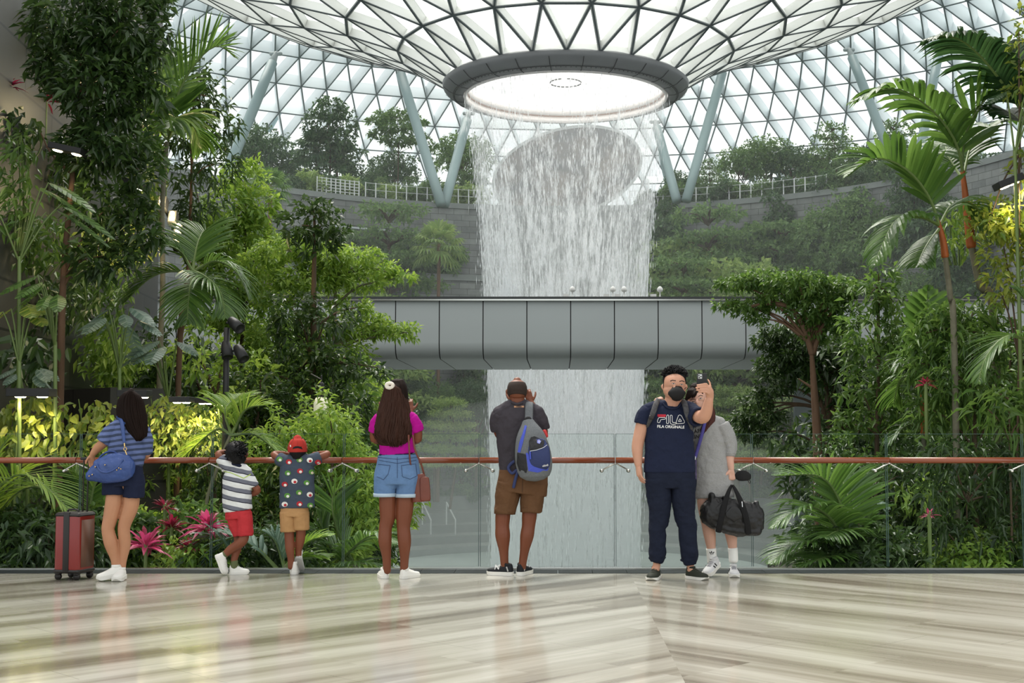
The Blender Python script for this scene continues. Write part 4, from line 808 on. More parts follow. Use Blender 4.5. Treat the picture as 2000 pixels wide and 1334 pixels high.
climber(390, 850, 46, 60, 15.4, 'gold', .09, .04, 460, 'lamp-lit yellow climber under the row of small lamps by the spotlight pole', seg=1)
climber(20, 350, 50, 130, 15.0, 'mid', .16, .05, 420, 'green hanging foliage on the stone wall at the left edge', ground=0, seg=1)
climber(235, 470, 70, 60, 17.8, 'gold', .12, .05, 420, 'glowing yellow-green foliage behind the dark tree, lit by lamps', seg=1)
climber(290, 370, 34, 60, 19.5, 'gold', .12, .05, 300, 'yellow-green foliage beside the upper lamps', seg=1)
climber(1880, 450, 36, 60, 15.6, 'bright', .12, .04, 300, 'light-green climbing leaves between the two orange-stemmed palms', seg=1)
climber(1950, 420, 60, 50, 14.6, 'gold', .12, .04, 420, 'bright yellow-green leaves directly below the right-hand lamp', seg=1)
climber(1800, 970, 60, 50, 14.0, 'bright', .10, .035, 300, 'light-green leafy shoots behind the glass right of the last post but one', seg=1)
climber(60, 700, 60, 50, 14.8, 'dark', .2, .09, 140, 'dark broad leaves on the wall above the twin lamp', ground=0)

for (px, py, rx, ry, Y, lf, nt, lab) in [(70, 70, 70, 70, 17.2, 'mid', 360, 'green climbing leaves on the stone wall in the top left corner'), (30, 260, 50, 50, 16.4, 'dark', 260, 'dark climbing leaves on the wall below the red spiky plant'), (60, 470, 70, 60, 16.6, 'mid', 380, 'green climbing leaves on the wall left of the reddish trunk'), (90, 590, 80, 60, 17.4, 'dark', 380, 'dark climbing leaves on the wall above the blue-grey leaves'),
    (190, 560, 70, 80, 19.0, 'mid', 420, 'green climbing leaves on the wall behind the reddish trunk'), (215, 690, 60, 60, 19.5, 'bright', 380, 'light-green foliage on top of the stone planter'), (130, 330, 50, 70, 18.0, 'dark', 320, 'dark climbing leaves on the wall behind the twin lamp bar')]:
    climber(px, py, rx, ry, Y, lf, .17, .065, nt * 1.5, lab, seg=1, thick=.45)
# spiky cordylines
def cordyline(px, py, Y, rpx, leaf, label, n=34, ground=None):
    c = px3(Y, px, py); s = Y / F; gz = bank_z(c[0], Y) if ground is None else ground; O = np.array((c[0], Y, gz)); t = empty('cordyline', O); g = Geo(); tube(g, [(0, 0, -.03 if c[2] - gz < 2 else c[2] - gz - .6), (0, 0, max(.1, c[2] - gz))], [.02, .018], n=7, sub=2); link('stem', g.mesh('stem'), M_stem, t)
    a = rng.uniform(0, 6.28, n); e = rng.uniform(-.1, 1.25, n); d = np.stack([np.cos(a) * np.cos(e), np.sin(a) * np.cos(e), np.sin(e)], 1); nn = np.stack([-np.cos(a) * np.sin(e), -np.sin(a) * np.sin(e), np.cos(e)], 1); L = rpx * s * rng.uniform(.75, 1.15, n)
    lv = Leaves(); lv.add(leaf_arrays(np.repeat((c - np.array([0, 0, .04]))[None], n, 0) + d * .02, d, nn, L, L * .17, .3, 2)); link('foliage', lv.mesh('foliage', O), GR[leaf], t); tag(t, label, 'cordyline'); return t
cordyline(285, 1062, 12.2, 62, 'pink', 'bright pink spiky plant low behind the glass, right of the woman\'s legs', 44)
cordyline(335, 1025, 12.9, 40, 'red', 'deep red spiky plant between the two pink ones', 36)
cordyline(405, 1025, 12.5, 56, 'pink', 'pink spiky plant behind the glass left of the boy in red shorts', 44)
cordyline(370, 1065, 12.3, 34, 'red', 'small dark red spiky plant low behind the glass, left of the boy\'s raised shoe', 34)
cordyline(322, 985, 13.2, 30, 'red', 'small red spiky plant uppermost of the cluster behind the glass', 30)
cordyline(18, 165, 16.2, 36, 'red', 'red spiky plant against the stone wall in the upper left corner', 20)
cordyline(90, 195, 17.6, 42, 'red', 'crimson spiky plant on the stone wall left of the dark tree', 20)
cordyline(1808, 745, 13.6, 22, 'red', 'small red flowering plant beside the bright orange palm stem', 22)
cordyline(1815, 1000, 12.5, 20, 'pink', 'small pink-tipped plant behind the glass on the right', 18)
# broad leaves with splits (monstera) and banana-like leaves
def bigleaf(px, py, Y, rpx, leaf, label, n=9, wide=.6, ground=None):
    c = px3(Y, px, py); s = Y / F; gz = bank_z(c[0], Y) if ground is None else ground; O = np.array((c[0], Y, gz)); t = empty('broadleaf_plant', O); g = Geo(); tube(g, [(0, 0, -.03), (.02, .02, max(.05, c[2] - gz - .45) * .5), (0, 0, max(.05, c[2] - gz - .45))], [.024, .022, .02], n=8, sub=3)
    for k in range(n):
        a = rng.uniform(0, 6.28); e = rng.uniform(.1, 1.1); ln = rpx * s * rng.uniform(.7, 1.1); h = np.array((math.cos(a) * math.cos(e), math.sin(a) * math.cos(e) * .7 - .2, math.sin(e))) * ln * .8 + c - O
        tube(g, [(0, 0, max(0, c[2] - gz - .5)), np.array((0, 0, max(0, c[2] - gz - .5))) * .4 + h * .6 + np.array((0, 0, .06)), h], [.012, .009, .006], n=5, sub=2)
        d = unit(np.array((math.cos(a), math.sin(a) * .7 - .3, -.35))); u = unit(np.array((0, -.35, 1.0))); sd = unit(np.cross(d, u)); u = np.cross(sd, d); W_ = ln * wide; N = 9; G2 = Geo()
        for side in (-1, 1):
            for j in range(N):
                f0 = j / N; f1 = (j + .78) / N; w0 = W_ * .5 * math.sin(PI * (f0 * .85 + .12)) ** .7; w1 = W_ * .5 * math.sin(PI * (f1 * .85 + .12)) ** .7
                dz = lambda f: -u * 0 + np.array((0, 0, -1)) * ln * .28 * f * f
                p = [h + d * ln * f0 + dz(f0), h + d * ln * (f0 + .12) + sd * side * w0 + dz(f0) - u * w0 * .25, h + d * ln * (f1 + .12) + sd * side * w1 + dz(f1) - u * w1 * .25, h + d * ln * (f1 + .22 / N) + dz(f1)]
                G2.add(p, [(0, 1, 2, 3) if side > 0 else (0, 3, 2, 1)])
        link('leaf', G2.mesh('leaf', False), GR[leaf], t)
    link('stem', g.mesh('stem'), M_stem, t); tag(t, label, 'plant'); return t
bigleaf(235, 640, 14.8, 60, 'blue', 'split-leaved plant with pale leaves above the stone planter', 10)
bigleaf(55, 740, 13.8, 46, 'blue', 'pale split-leaved plant beside the twin lamp at the left edge', 7)
bigleaf(110, 585, 13.6, 70, 'palm', 'broad drooping leaves standing out from the left wall', 7, .5, ground=-.6)
bigleaf(40, 620, 13.4, 40, 'gold', 'single cluster of round yellow-green leaves at the left edge', 5, .9)
bigleaf(330, 700, 15.5, 56, 'blue', 'broad-leaved plant to the right of the stone planter', 9)
bigleaf(1980, 215, 13.8, 50, 'palmd', 'split-leaved plant high at the right edge', 7)
bigleaf(1700, 990, 13.2, 34, 'blue', 'pale split leaves behind the glass right of the pale palm', 6)
bigleaf(40, 420, 13.6, 100, 'palm', 'long arching leaves hanging at the left edge below the red spiky plant', 6, .25, ground=-.6)

# ---- the far terraces
def far(key, px, py_top, Y, ground, label, cat='tree', group=None): return place_px(key, px, py_top, Y, label, cat, group, ground)
TT = 18.05; T1 = 12.75; T0 = -3.45
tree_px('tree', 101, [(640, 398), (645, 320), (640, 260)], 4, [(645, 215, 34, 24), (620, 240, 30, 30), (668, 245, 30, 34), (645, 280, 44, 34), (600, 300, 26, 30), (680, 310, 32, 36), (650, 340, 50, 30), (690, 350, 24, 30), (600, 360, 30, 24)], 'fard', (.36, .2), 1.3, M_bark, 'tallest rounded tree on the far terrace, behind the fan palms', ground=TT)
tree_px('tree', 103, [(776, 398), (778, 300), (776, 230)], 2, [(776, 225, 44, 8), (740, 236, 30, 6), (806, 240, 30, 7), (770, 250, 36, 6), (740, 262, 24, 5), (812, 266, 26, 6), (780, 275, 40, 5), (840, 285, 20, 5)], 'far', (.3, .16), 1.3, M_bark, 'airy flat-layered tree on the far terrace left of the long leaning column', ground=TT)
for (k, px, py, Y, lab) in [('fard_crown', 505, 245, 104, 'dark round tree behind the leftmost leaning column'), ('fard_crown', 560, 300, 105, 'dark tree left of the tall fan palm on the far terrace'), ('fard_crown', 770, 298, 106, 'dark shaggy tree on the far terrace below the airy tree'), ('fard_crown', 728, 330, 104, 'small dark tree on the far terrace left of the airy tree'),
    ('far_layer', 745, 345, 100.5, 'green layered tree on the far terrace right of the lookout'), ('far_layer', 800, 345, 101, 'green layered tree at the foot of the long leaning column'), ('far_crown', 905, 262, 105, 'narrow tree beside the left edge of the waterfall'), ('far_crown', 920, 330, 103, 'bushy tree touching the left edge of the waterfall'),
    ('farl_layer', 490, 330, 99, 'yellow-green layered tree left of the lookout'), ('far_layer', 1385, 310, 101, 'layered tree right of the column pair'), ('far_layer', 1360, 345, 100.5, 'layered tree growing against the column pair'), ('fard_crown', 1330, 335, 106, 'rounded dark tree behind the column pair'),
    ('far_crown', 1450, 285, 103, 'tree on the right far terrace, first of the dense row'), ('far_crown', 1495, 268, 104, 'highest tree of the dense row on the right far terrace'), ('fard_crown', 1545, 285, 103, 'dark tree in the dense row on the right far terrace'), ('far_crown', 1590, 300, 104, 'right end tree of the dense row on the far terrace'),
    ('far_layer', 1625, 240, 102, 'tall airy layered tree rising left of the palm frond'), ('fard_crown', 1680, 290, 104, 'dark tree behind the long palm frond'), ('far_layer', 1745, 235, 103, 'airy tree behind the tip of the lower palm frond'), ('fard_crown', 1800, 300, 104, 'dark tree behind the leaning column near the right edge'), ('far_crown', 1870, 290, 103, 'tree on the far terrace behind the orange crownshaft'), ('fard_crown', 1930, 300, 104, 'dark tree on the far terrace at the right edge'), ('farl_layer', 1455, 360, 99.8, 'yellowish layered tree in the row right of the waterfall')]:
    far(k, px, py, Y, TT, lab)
far('tall_layer', 1383, 400, 90, T0, 'tall thin-trunked layered tree right of the waterfall, above the bridge'); far('tall_layer', 760, 395, 91, T0, 'green layered tree standing before the dark recess in the stone wall'); far('mid_layer', 1440, 505, 84, T0, 'pale layered tree just above the bridge, right of the waterfall')
far('tall_layer', 1335, 500, 84, T0, 'wide layered tree just above the bridge beside the waterfall'); far('mid_layer', 1335, 465, 92, T0, 'layered tree behind, close to the right edge of the waterfall'); far('tall_fard', 1285, 420, 94, T0, 'dark leafy column against the wall at the right edge of the waterfall'); far('tall_crown', 1660, 380, 90, T0, 'broad feathery tree on the right terraces behind the palm')
far('mid_layer', 700, 520, 86, T0, 'pale tree peeping over the bridge on the left'); far('tall_layer', 1530, 430, 92, T0, 'slender tree amid the climbing plants on the right wall'); far('tall_crown', 1720, 420, 90, T0, 'bushy tree left of the lower orange palm')
# hedges and wall plants: small, many, nothing tells them apart
def ringpt(px, Rr):
    "point at radius Rr behind the axis seen in column px"
    u = (px - CX) / F; a_ = u * u + 1; b_ = -2 * (u * AX + AY); c_ = AX * AX + AY * AY - Rr * Rr; y = (-b_ + math.sqrt(b_ * b_ - 4 * a_ * c_)) / (2 * a_); return u * y, y
ONES = ['', 'first', 'second', 'third', 'fourth', 'fifth', 'sixth', 'seventh', 'eighth', 'ninth', 'tenth', 'eleventh', 'twelfth', 'thirteenth', 'fourteenth', 'fifteenth', 'sixteenth', 'seventeenth', 'eighteenth', 'nineteenth', 'twentieth'] + ['twenty-' + q for q in ('first', 'second', 'third', 'fourth', 'fifth', 'sixth', 'seventh', 'eighth', 'ninth')] + ['thirtieth']
def hedge(x0, x1, step, Rr, z, keys, sc, label, group):
    pl = []; px = x0
    while px < x1: pl.append(px); px += step * random.uniform(.8, 1.2)
    pl.sort(key=lambda q: abs(q - 1105))
    for i, px in enumerate(pl): x, y = ringpt(px, Rr + random.uniform(-.3, .3)); place(random.choice(keys), x, y, z, sc * random.uniform(.8, 1.2), label + ', ' + ONES[i + 1] + ' from the water', 'shrub', group)
def wallcol(pxs, Rr, z, lo, hi, label, group):
    for i, px in enumerate(sorted(pxs, key=lambda q: abs(q - 1105))): x, y = ringpt(px, Rr); k = random.choice(['tall_fard', 'tall_far', 'tall_fard']) if hi > 1 else 'fard_col'; place(k, x, y, z, random.uniform(lo, hi) * (.5 if hi > 1 else 1), label + ', ' + ONES[i + 1] + ' from the water', 'climbing plant', group)
hedge(1265, 1850, 26, 30.2, 18.2, ['far_shrub', 'fard_shrub'], .7, 'hedge shrub along the top of the far right wall', 'hedge along the top of the far right wall')
hedge(1265, 1900, 30, 27.9, 12.75, ['far_shrub', 'fard_shrub', 'fard_shrub'], 1.25, 'leafy shrub on the middle terrace of the far right wall', 'shrubs on the middle terrace of the far right wall')
hedge(560, 930, 40, 30.5, 18.2, ['far_shrub', 'fard_shrub', 'farl_shrub'], .8, 'green shrub along the top of the far left wall', 'shrubs along the top of the far left wall')
hedge(500, 930, 60, 27.9, 12.75, ['far_shrub', 'fard_shrub'], 1.0, 'leafy shrub on the ledge of the far left wall', 'shrubs on the ledge of the far left wall')
hedge(700, 960, 24, 20.9, -3.5, ['far_shrub', 'fard_shrub'], .45, 'low hedge shrub behind the pool seating on the left', 'low hedge behind the pool seating on the left'); hedge(1235, 1500, 24, 20.9, -3.5, ['far_shrub', 'fard_shrub'], .5, 'low hedge shrub behind the pool seating on the right', 'low hedge behind the pool seating on the right')
# wall greenery: climbing columns from the court floor and from the middle terrace
wallcol([random.uniform(1290, 1900) for _ in range(26)], 25.6, T0, 1.25, 2.3, 'dark climbing column on the far right wall', 'climbing columns against the far right wall')
wallcol([random.uniform(1280, 1900) for _ in range(9)], 28.2, T1, .5, .8, 'small climbing plant on the upper far right wall', 'small climbing plants on the upper far right wall')
wallcol([560, 690, 725, 800, 905, 930, 760, 840], 25.8, T0, 1.0, 2.0, 'dark climbing column on the far left wall', 'climbing columns against the far left wall')
# trees under the bridge
for (k, px, py, Y, lab) in [('mid_layer', 880, 775, 80, 'pale layered tree under the bridge beside the man with the backpack'), ('tall_crown', 720, 735, 84, 'tree under the bridge behind the long-haired woman, at her left'), ('tall_crownd', 790, 730, 88, 'dark tree under the bridge behind the long-haired woman\'s shoulder'), ('tall_crown', 850, 745, 88, 'tree under the bridge between the woman and the man'), ('tall_crownd', 930, 735, 90, 'dark tree under the bridge at the left edge of the water'),
    ('tall_crownd', 1270, 735, 88, 'dark tree under the bridge at the right edge of the water'), ('tall_crown', 1320, 740, 86, 'tree under the bridge behind the man taking a photo of himself'), ('mid_layer', 1432, 750, 80, 'yellow-green tree above the woman in grey'), ('tall_crown', 1400, 735, 88, 'tree under the bridge behind the raised phone'), ('tall_crownd', 1480, 735, 88, 'dark tree under the bridge right of the woman in grey'), ('mid_layer', 1470, 790, 78, 'layered tree under the bridge behind the duffel bag side'), ('tall_crown', 1540, 735, 84, 'tree behind the grey pier on the right'), ('tall_crownd', 660, 740, 80, 'dark tree behind the left pier')]:
    far(k, px, py, Y, T0, lab)
# ============================================================ FALLING WATER
def water_mat(name, off, lo, hi, top_alpha, col=(0.93, 0.95, 0.96)):
    m, n, l, b = new_mat(name); n.remove(b); tc = n.new('ShaderNodeTexCoord'); mp = n.new('ShaderNodeMapping'); mp.inputs['Scale'].default_value = (4.6, 4.6, .50); mp.inputs['Location'].default_value = (off, off * 2, off * 3)
    l.new(tc.outputs['Object'], mp.inputs[0]); nz = n.new('ShaderNodeTexNoise'); nz.inputs['Scale'].default_value = 1.6; nz.inputs['Detail'].default_value = 4; nz.inputs['Roughness'].default_value = .65; l.new(mp.outputs[0], nz.inputs[0])
    m2 = n.new('ShaderNodeMapping'); m2.inputs['Scale'].default_value = (1.1, 1.1, .10); l.new(tc.outputs['Object'], m2.inputs[0]); n2 = n.new('ShaderNodeTexNoise'); n2.inputs['Scale'].default_value = 1.0; n2.inputs['Detail'].default_value = 3; l.new(m2.outputs[0], n2.inputs[0])
    def M(op, a, b_=None, c_=None):
        q = n.new('ShaderNodeMath'); q.operation = op
        for i, v in enumerate((a, b_, c_)):
            if v is None: continue
            if isinstance(v, (int, float)): q.inputs[i].default_value = v
            else: l.new(v, q.inputs[i])
        return q.outputs[0]
    sx = n.new('ShaderNodeSeparateXYZ'); l.new(tc.outputs['Object'], sx.inputs[0])
    mr = n.new('ShaderNodeMapRange'); mr.inputs[1].default_value = 25.3; mr.inputs[2].default_value = 0.0; mr.inputs[3].default_value = 0.0; mr.inputs[4].default_value = 1.0; l.new(sx.outputs[2], mr.inputs[0])   # 0 at the lip, 1 at the pool
    v = M('ADD', nz.outputs[0], M('MULTIPLY', M('SUBTRACT', n2.outputs[0], .5), .45)); v = M('ADD', v, M('MULTIPLY', M('SUBTRACT', mr.outputs[0], .42), .34))
    st = n.new('ShaderNodeMapRange'); st.inputs[1].default_value = lo; st.inputs[2].default_value = hi; st.inputs[3].default_value = top_alpha; st.inputs[4].default_value = .92; l.new(v, st.inputs[0])
    d = n.new('ShaderNodeBsdfDiffuse'); d.inputs[0].default_value = c4(col); t = n.new('ShaderNodeBsdfTranslucent'); t.inputs[0].default_value = c4(col); a1 = n.new('ShaderNodeMixShader'); a1.inputs[0].default_value = .5; l.new(d.outputs[0], a1.inputs[1]); l.new(t.outputs[0], a1.inputs[2])
    x = n.new('ShaderNodeBsdfTransparent'); mx = n.new('ShaderNodeMixShader'); l.new(st.outputs[0], mx.inputs[0]); l.new(x.outputs[0], mx.inputs[1]); l.new(a1.outputs[0], mx.inputs[2]); l.new(mx.outputs[0], n['Material Output'].inputs[0]); return m
fall = empty('waterfall', (AX, AY, -6.05)); tag(fall, 'white ring-shaped waterfall dropping from the oculus collar past the bridge into the pool', 'waterfall')
WP = [(5.5, 19.25), (5.25, 17.5), (5.0, 15.6), (4.75, 13.2), (4.55, 10.8), (4.38, 8), (4.22, 4.6), (4.1, 1), (4.0, -2.5), (3.95, -6.05)]
for (dr, off, lo, hi, ta) in ((0, 0.0, .49, .62, .08), (-.16, 7.3, .48, .64, .06), (-.34, 3.1, .46, .62, .07)):
    g = Geo(); lathe(g, [(r + dr, z + 6.05) for r, z in WP], 0, 0, n=120, closed=False); link('curtain', g.mesh('curtain'), water_mat('falling_water', off, lo, hi, ta), fall)
# drops: slim falling streaks
M_drop = mat('water_drop', (0.95, 0.97, 0.98), 0.3, 0, .5); n_ = 6500; a = rng.uniform(0, 2 * PI, n_); z = rng.uniform(-6, 19.2, n_); r = np.interp(-z, [-q[1] for q in WP], [q[0] for q in WP]) + rng.normal(size=n_) * .14
L = rng.uniform(.15, .6, n_); wd = rng.uniform(.008, .02, n_); P = np.stack([r * np.sin(a), r * np.cos(a), z + 6.05], 1); V = []
for (dx, dy, dz) in ((0, 0, .5), (1, 0, 0), (-.5, .87, 0), (-.5, -.87, 0), (0, 0, -.5)): V.append(P + np.stack([wd * dx, wd * dy, L * dz], 1))
V = np.stack(V, 1).reshape(-1, 3); f = np.array([[0, 1, 2], [0, 2, 3], [0, 3, 1], [4, 2, 1], [4, 3, 2], [4, 1, 3]]); Fc = (f[None] + (np.arange(n_) * 5)[:, None, None]).reshape(-1, 3)
me = bpy.data.meshes.new('drops'); fast_mesh(me, V, Fc.ravel(), np.full(len(Fc), 3, dtype=np.int32), None, False); o = link('drops', me, M_drop, fall); o['kind'] = 'stuff'
# mist standing round the fall
m, n, l, b = new_mat('mist'); n.remove(b); vs = n.new('ShaderNodeVolumeScatter'); vs.inputs['Color'].default_value = (.97, 1, 1, 1); vs.inputs['Density'].default_value = .0019; vs.inputs['Anisotropy'].default_value = 0.2; l.new(vs.outputs[0], n['Material Output'].inputs['Volume'])
g = Geo(); lathe(g, [(0, -6.0), (26.5, -6.0), (26.5, 12), (20, 17), (0, 18)], 0, 0, n=40, closed=False); o = link('mist', g.mesh('mist'), m, None, (AX, AY, 0)); tag(o, 'thin white mist hanging in the bowl around the waterfall', 'mist', kind='stuff')

m, n, l, b = new_mat('spray'); n.remove(b); vs = n.new('ShaderNodeVolumeScatter'); vs.inputs['Color'].default_value = (.98, 1, 1, 1); vs.inputs['Density'].default_value = .012; l.new(vs.outputs[0], n['Material Output'].inputs['Volume'])
g = Geo(); lathe(g, [(0, 0), (15, 0), (15, 2.5), (11, 6), (6.5, 8.5), (0, 9.5)], 0, 0, n=40, closed=False); o = link('spray', g.mesh('spray'), m, None, (AX, AY, -6.0)); tag(o, 'denser white spray rising from the pool where the water lands', 'spray', kind='stuff')

# ============================================================ LAMPS
M_blk = mat('lamp_black', (0.018, 0.018, 0.018), 0.5); M_warm = mat('lamp_lens', (1.0, 0.80, 0.48), 0.3, emit=30)
def lamp_box(pxs, py, Y, wpx, label, power=14, hpx=10, tilt=0.0, out=0.22, aim=(0, 0.25, -1), group=None, drop=None, arm=True):
    "black box with round warm lenses in its underside; pxs: one px per lens"
    s = Y / F; cx = sum(pxs) / len(pxs); c = px3(Y, cx, py); t = empty('garden_lamp', c); t.rotation_euler = (0, tilt, 0); w = wpx * s / 2; h = hpx * s; g = Geo(); rbox(g, -w, w, -out / 2, out / 2, 0, h, .006); link('housing', g.mesh('housing', False), M_blk, t)
    if arm: g = Geo(); gbox(g, -.02, .02, out / 2, out / 2 + .5, h * .3, h * .7); link('arm', g.mesh('arm', False), M_blk, t)
    for p in pxs:
        x = (p - cx) * s; g = Geo(); r = min(.055, w * .8 / len(pxs) if len(pxs) > 1 else w * .8); lathe(g, [(.001, -.012), (r * .8, -.010), (r, 0.0)], x, 0, n=20, closed=False); link('lens', g.mesh('lens'), M_warm, t)
        if power: 
            ld = bpy.data.lights.new('bulb', 'SPOT'); ld.energy = power * .6; ld.color = (1.0, .80, .42); ld.spot_size = R(120); ld.spot_blend = .6; ld.shadow_soft_size = .05; lo = bpy.data.objects.new('bulb', ld); COL.objects.link(lo); lo.parent = t; lo.location = (x, 0, -.03); lo.rotation_euler = Vector(aim).to_track_quat('-Z', 'Y').to_euler()
    tag(t, label, 'lamp', group); return t
lamp_box((40, 83), 775, 13.35, 84, 'long black lamp box with two lit lenses low at the left edge', 34, 16)
lamp_box((246, 280), 776, 14.3, 58, 'black lamp box just behind the head of the woman with the blue bag', 26, 14)
lamp_box((346, 364), 786, 14.5, 40, 'black lamp box left in the row of four near the spotlight pole', 20, 11)
lamp_box((395, 408), 788, 15.0, 33, 'black lamp box second in the row of four, two bright lenses', 26, 11)
lamp_box((422, 433), 791, 15.6, 22, 'small black lamp box just left of the spotlight pole', 20, 8)
lamp_box((452,), 795, 16.0, 18, 'small single black lamp just right of the spotlight pole', 26, 9)
lamp_box((112, 150), 298, 14.4, 66, 'twin lamp on a long dark bar across the reddish trunk, upper left', 20, 12, tilt=R(12))
lamp_box((250, 270), 366, 17, 44, 'tilted pair of lamps below the dark crown, left of the slim palm', 40, 13, tilt=R(20))
for k, (px, py, lab) in enumerate([(284, 233, 'highest pair of lit lamps left of the slim palm'), (294, 262, 'second highest pair of lit lamps left of the slim palm'), (316, 394, 'single lamp against the slim palm trunk'), (336, 422, 'upper pair of lamps right of the slim palm trunk'), (348, 446, 'middle pair of lamps right of the slim palm trunk'), (345, 471, 'lowest pair of lamps right of the slim palm trunk')]):
    s_ = 18.6 / F; c = px3(18.6, px, py); t = empty('garden_lamp', c); t.rotation_euler = (R(-25), 0, 0); g = Geo(); rbox(g, -.06, .06, 0, .14, -.10, .10, .01); link('housing', g.mesh('housing', False), M_blk, t)
    g = Geo(); gbox(g, -.015, .015, .13, .6, -.02, .02); link('arm', g.mesh('arm', False), M_blk, t)
    for q in ((.045, -.045) if k != 2 else (0,)): g = Geo(); tube(g, [(0, .01, q), (0, -.012, q)], [.036, .03], n=16, sub=1, ref=(1, 0, 0)); link('lens', g.mesh('lens'), M_warm, t)
    ld = bpy.data.lights.new('bulb', 'POINT'); ld.energy = 14; ld.color = (1, .8, .42); ld.shadow_soft_size = .05; lo = bpy.data.objects.new('bulb', ld); COL.objects.link(lo); lo.parent = t; lo.location = (0, -.12, 0)
    tag(t, lab, 'lamp', 'upper lamps beside the slim palm')
lamp_box((1962, 1982), 362, 13.9, 52, 'tilted black lamp with two lit lenses at the right edge', 40, 14, tilt=R(-22), arm=False)
# spotlight pole
Yp = 14.9; b0 = px3(Yp, 436, 1100); tp = px3(Yp, 443, 640); z0 = bank_z(b0[0], Yp); t = empty('spotlight_pole', (b0[0], Yp, z0)); O = np.array((b0[0], Yp, z0)); g = Geo()
tube(g, [(0, 0, -.05), (tp - O) * .5, tp - O], [.038, .036, .034], n=16, sub=2, cap='cuff'); link('pole', g.mesh('pole'), M_blk, t)
for (px, py, dx, dz) in ((461, 634, .6, -.5), (444, 684, .25, -1), (471, 690, .55, -.8)):
    c = px3(Yp, px, py) - O + np.array((0, -.03, 0)); d = unit(np.array((dx, -.45, dz))); g = Geo(); tube(g, [c - d * .085, c - d * .02, c + d * .10], [.05, .062, .066], n=20, sub=1, cap='start', ref=(0, 0, 1) if abs(dz) < .9 else (0, 1, 0)); o = link('spotlight', g.mesh('spotlight'), M_blk, t)
    g = Geo(); tube(g, [c - d * .05, np.array((tp[0] - O[0], 0, c[2] + .02))], [.014, .014], n=8, sub=1); link('bracket', g.mesh('bracket'), M_blk, t)
tag(t, 'black pole with three cylindrical spotlights behind the boy in red shorts', 'spotlight')
# lantern hanging by the thick trunk
c = px3(17.5, 627, 800); g = Geo(); t = empty('lantern', c); lathe(g, [(.001, -.10), (.05, -.09), (.10, -.02), (.10, .10), (.07, .16), (.001, .17)], 0, 0, n=20); link('shade', g.mesh('shade'), mat('lantern_glass', (.75, .72, .55), .4, emit=.35), t)
g = Geo(); tube(g, [(0, 0, .16), (0, 0, .45)], [.012, .012], n=8, sub=1); tube(g, [(0, 0, .22), (0, 0, .34)], [.05, .04], n=14, sub=1); link('cap', g.mesh('cap'), M_blk, t); g = Geo(); tube(g, [(0, 0, .4), (-.25, .6, .5)], [.012, .012], n=8, sub=1); link('arm', g.mesh('arm'), M_blk, t); tag(t, 'pale lantern with a black cap hanging beside the thick trunk', 'lantern')
for (px, lab) in ((825, 'left one of two short white step handrails by the pool'), (872, 'right one of two short white step handrails by the pool')):
    c = px3(84, px, 1008); t = empty('step_handrail', (c[0], 84, -5.25 + .01)); g = Geo(); x = .25
    tube(g, [(0, 0, 1.9), (.7, -1.6, .9)], [.05, .05], n=8, sub=1); link('rail', g.mesh('rail'), M_wf, t)
    for q in ((0, 0, 1.9), (.7, -1.6, .9)): g = Geo(); tube(g, [q, (q[0], q[1], 0)], [.04, .04], n=8, sub=1); link('post', g.mesh('post'), M_wf, t)
    tag(t, lab, 'handrail')
# ============================================================ PEOPLE: tools
def skin_mat(name, c):
    m, n, l, b = new_mat(name); b.inputs['Base Color'].default_value = c4(c); b.inputs['Roughness'].default_value = .5; b.inputs['Specular IOR Level'].default_value = .35
    tc = n.new('ShaderNodeTexCoord'); nz = n.new('ShaderNodeTexNoise'); nz.inputs['Scale'].default_value = 9; nz.inputs['Detail'].default_value = 4; l.new(tc.outputs['Object'], nz.inputs[0])
    mx = n.new('ShaderNodeMix'); mx.data_type = 'RGBA'; mx.inputs[6].default_value = c4((c[0] * .86, c[1] * .80, c[2] * .78)); mx.inputs[7].default_value = c4((min(1, c[0] * 1.1), c[1] * 1.1, c[2] * 1.1)); l.new(nz.outputs[0], mx.inputs[0]); l.new(mx.outputs[2], b.inputs['Base Color'])
    b.inputs['Subsurface Weight'].default_value = .08; b.inputs['Subsurface Radius'].default_value = (.02, .008, .004); b.inputs['Subsurface Scale'].default_value = .3; return m
def fabric(name, c, bump=.25, rough=.85, var=.12, vs=14, bs=14, metal=0): return mat(name, c, rough, metal, .2, var=var, vscale=vs, bump=bump * 1.8, bscale=bs)
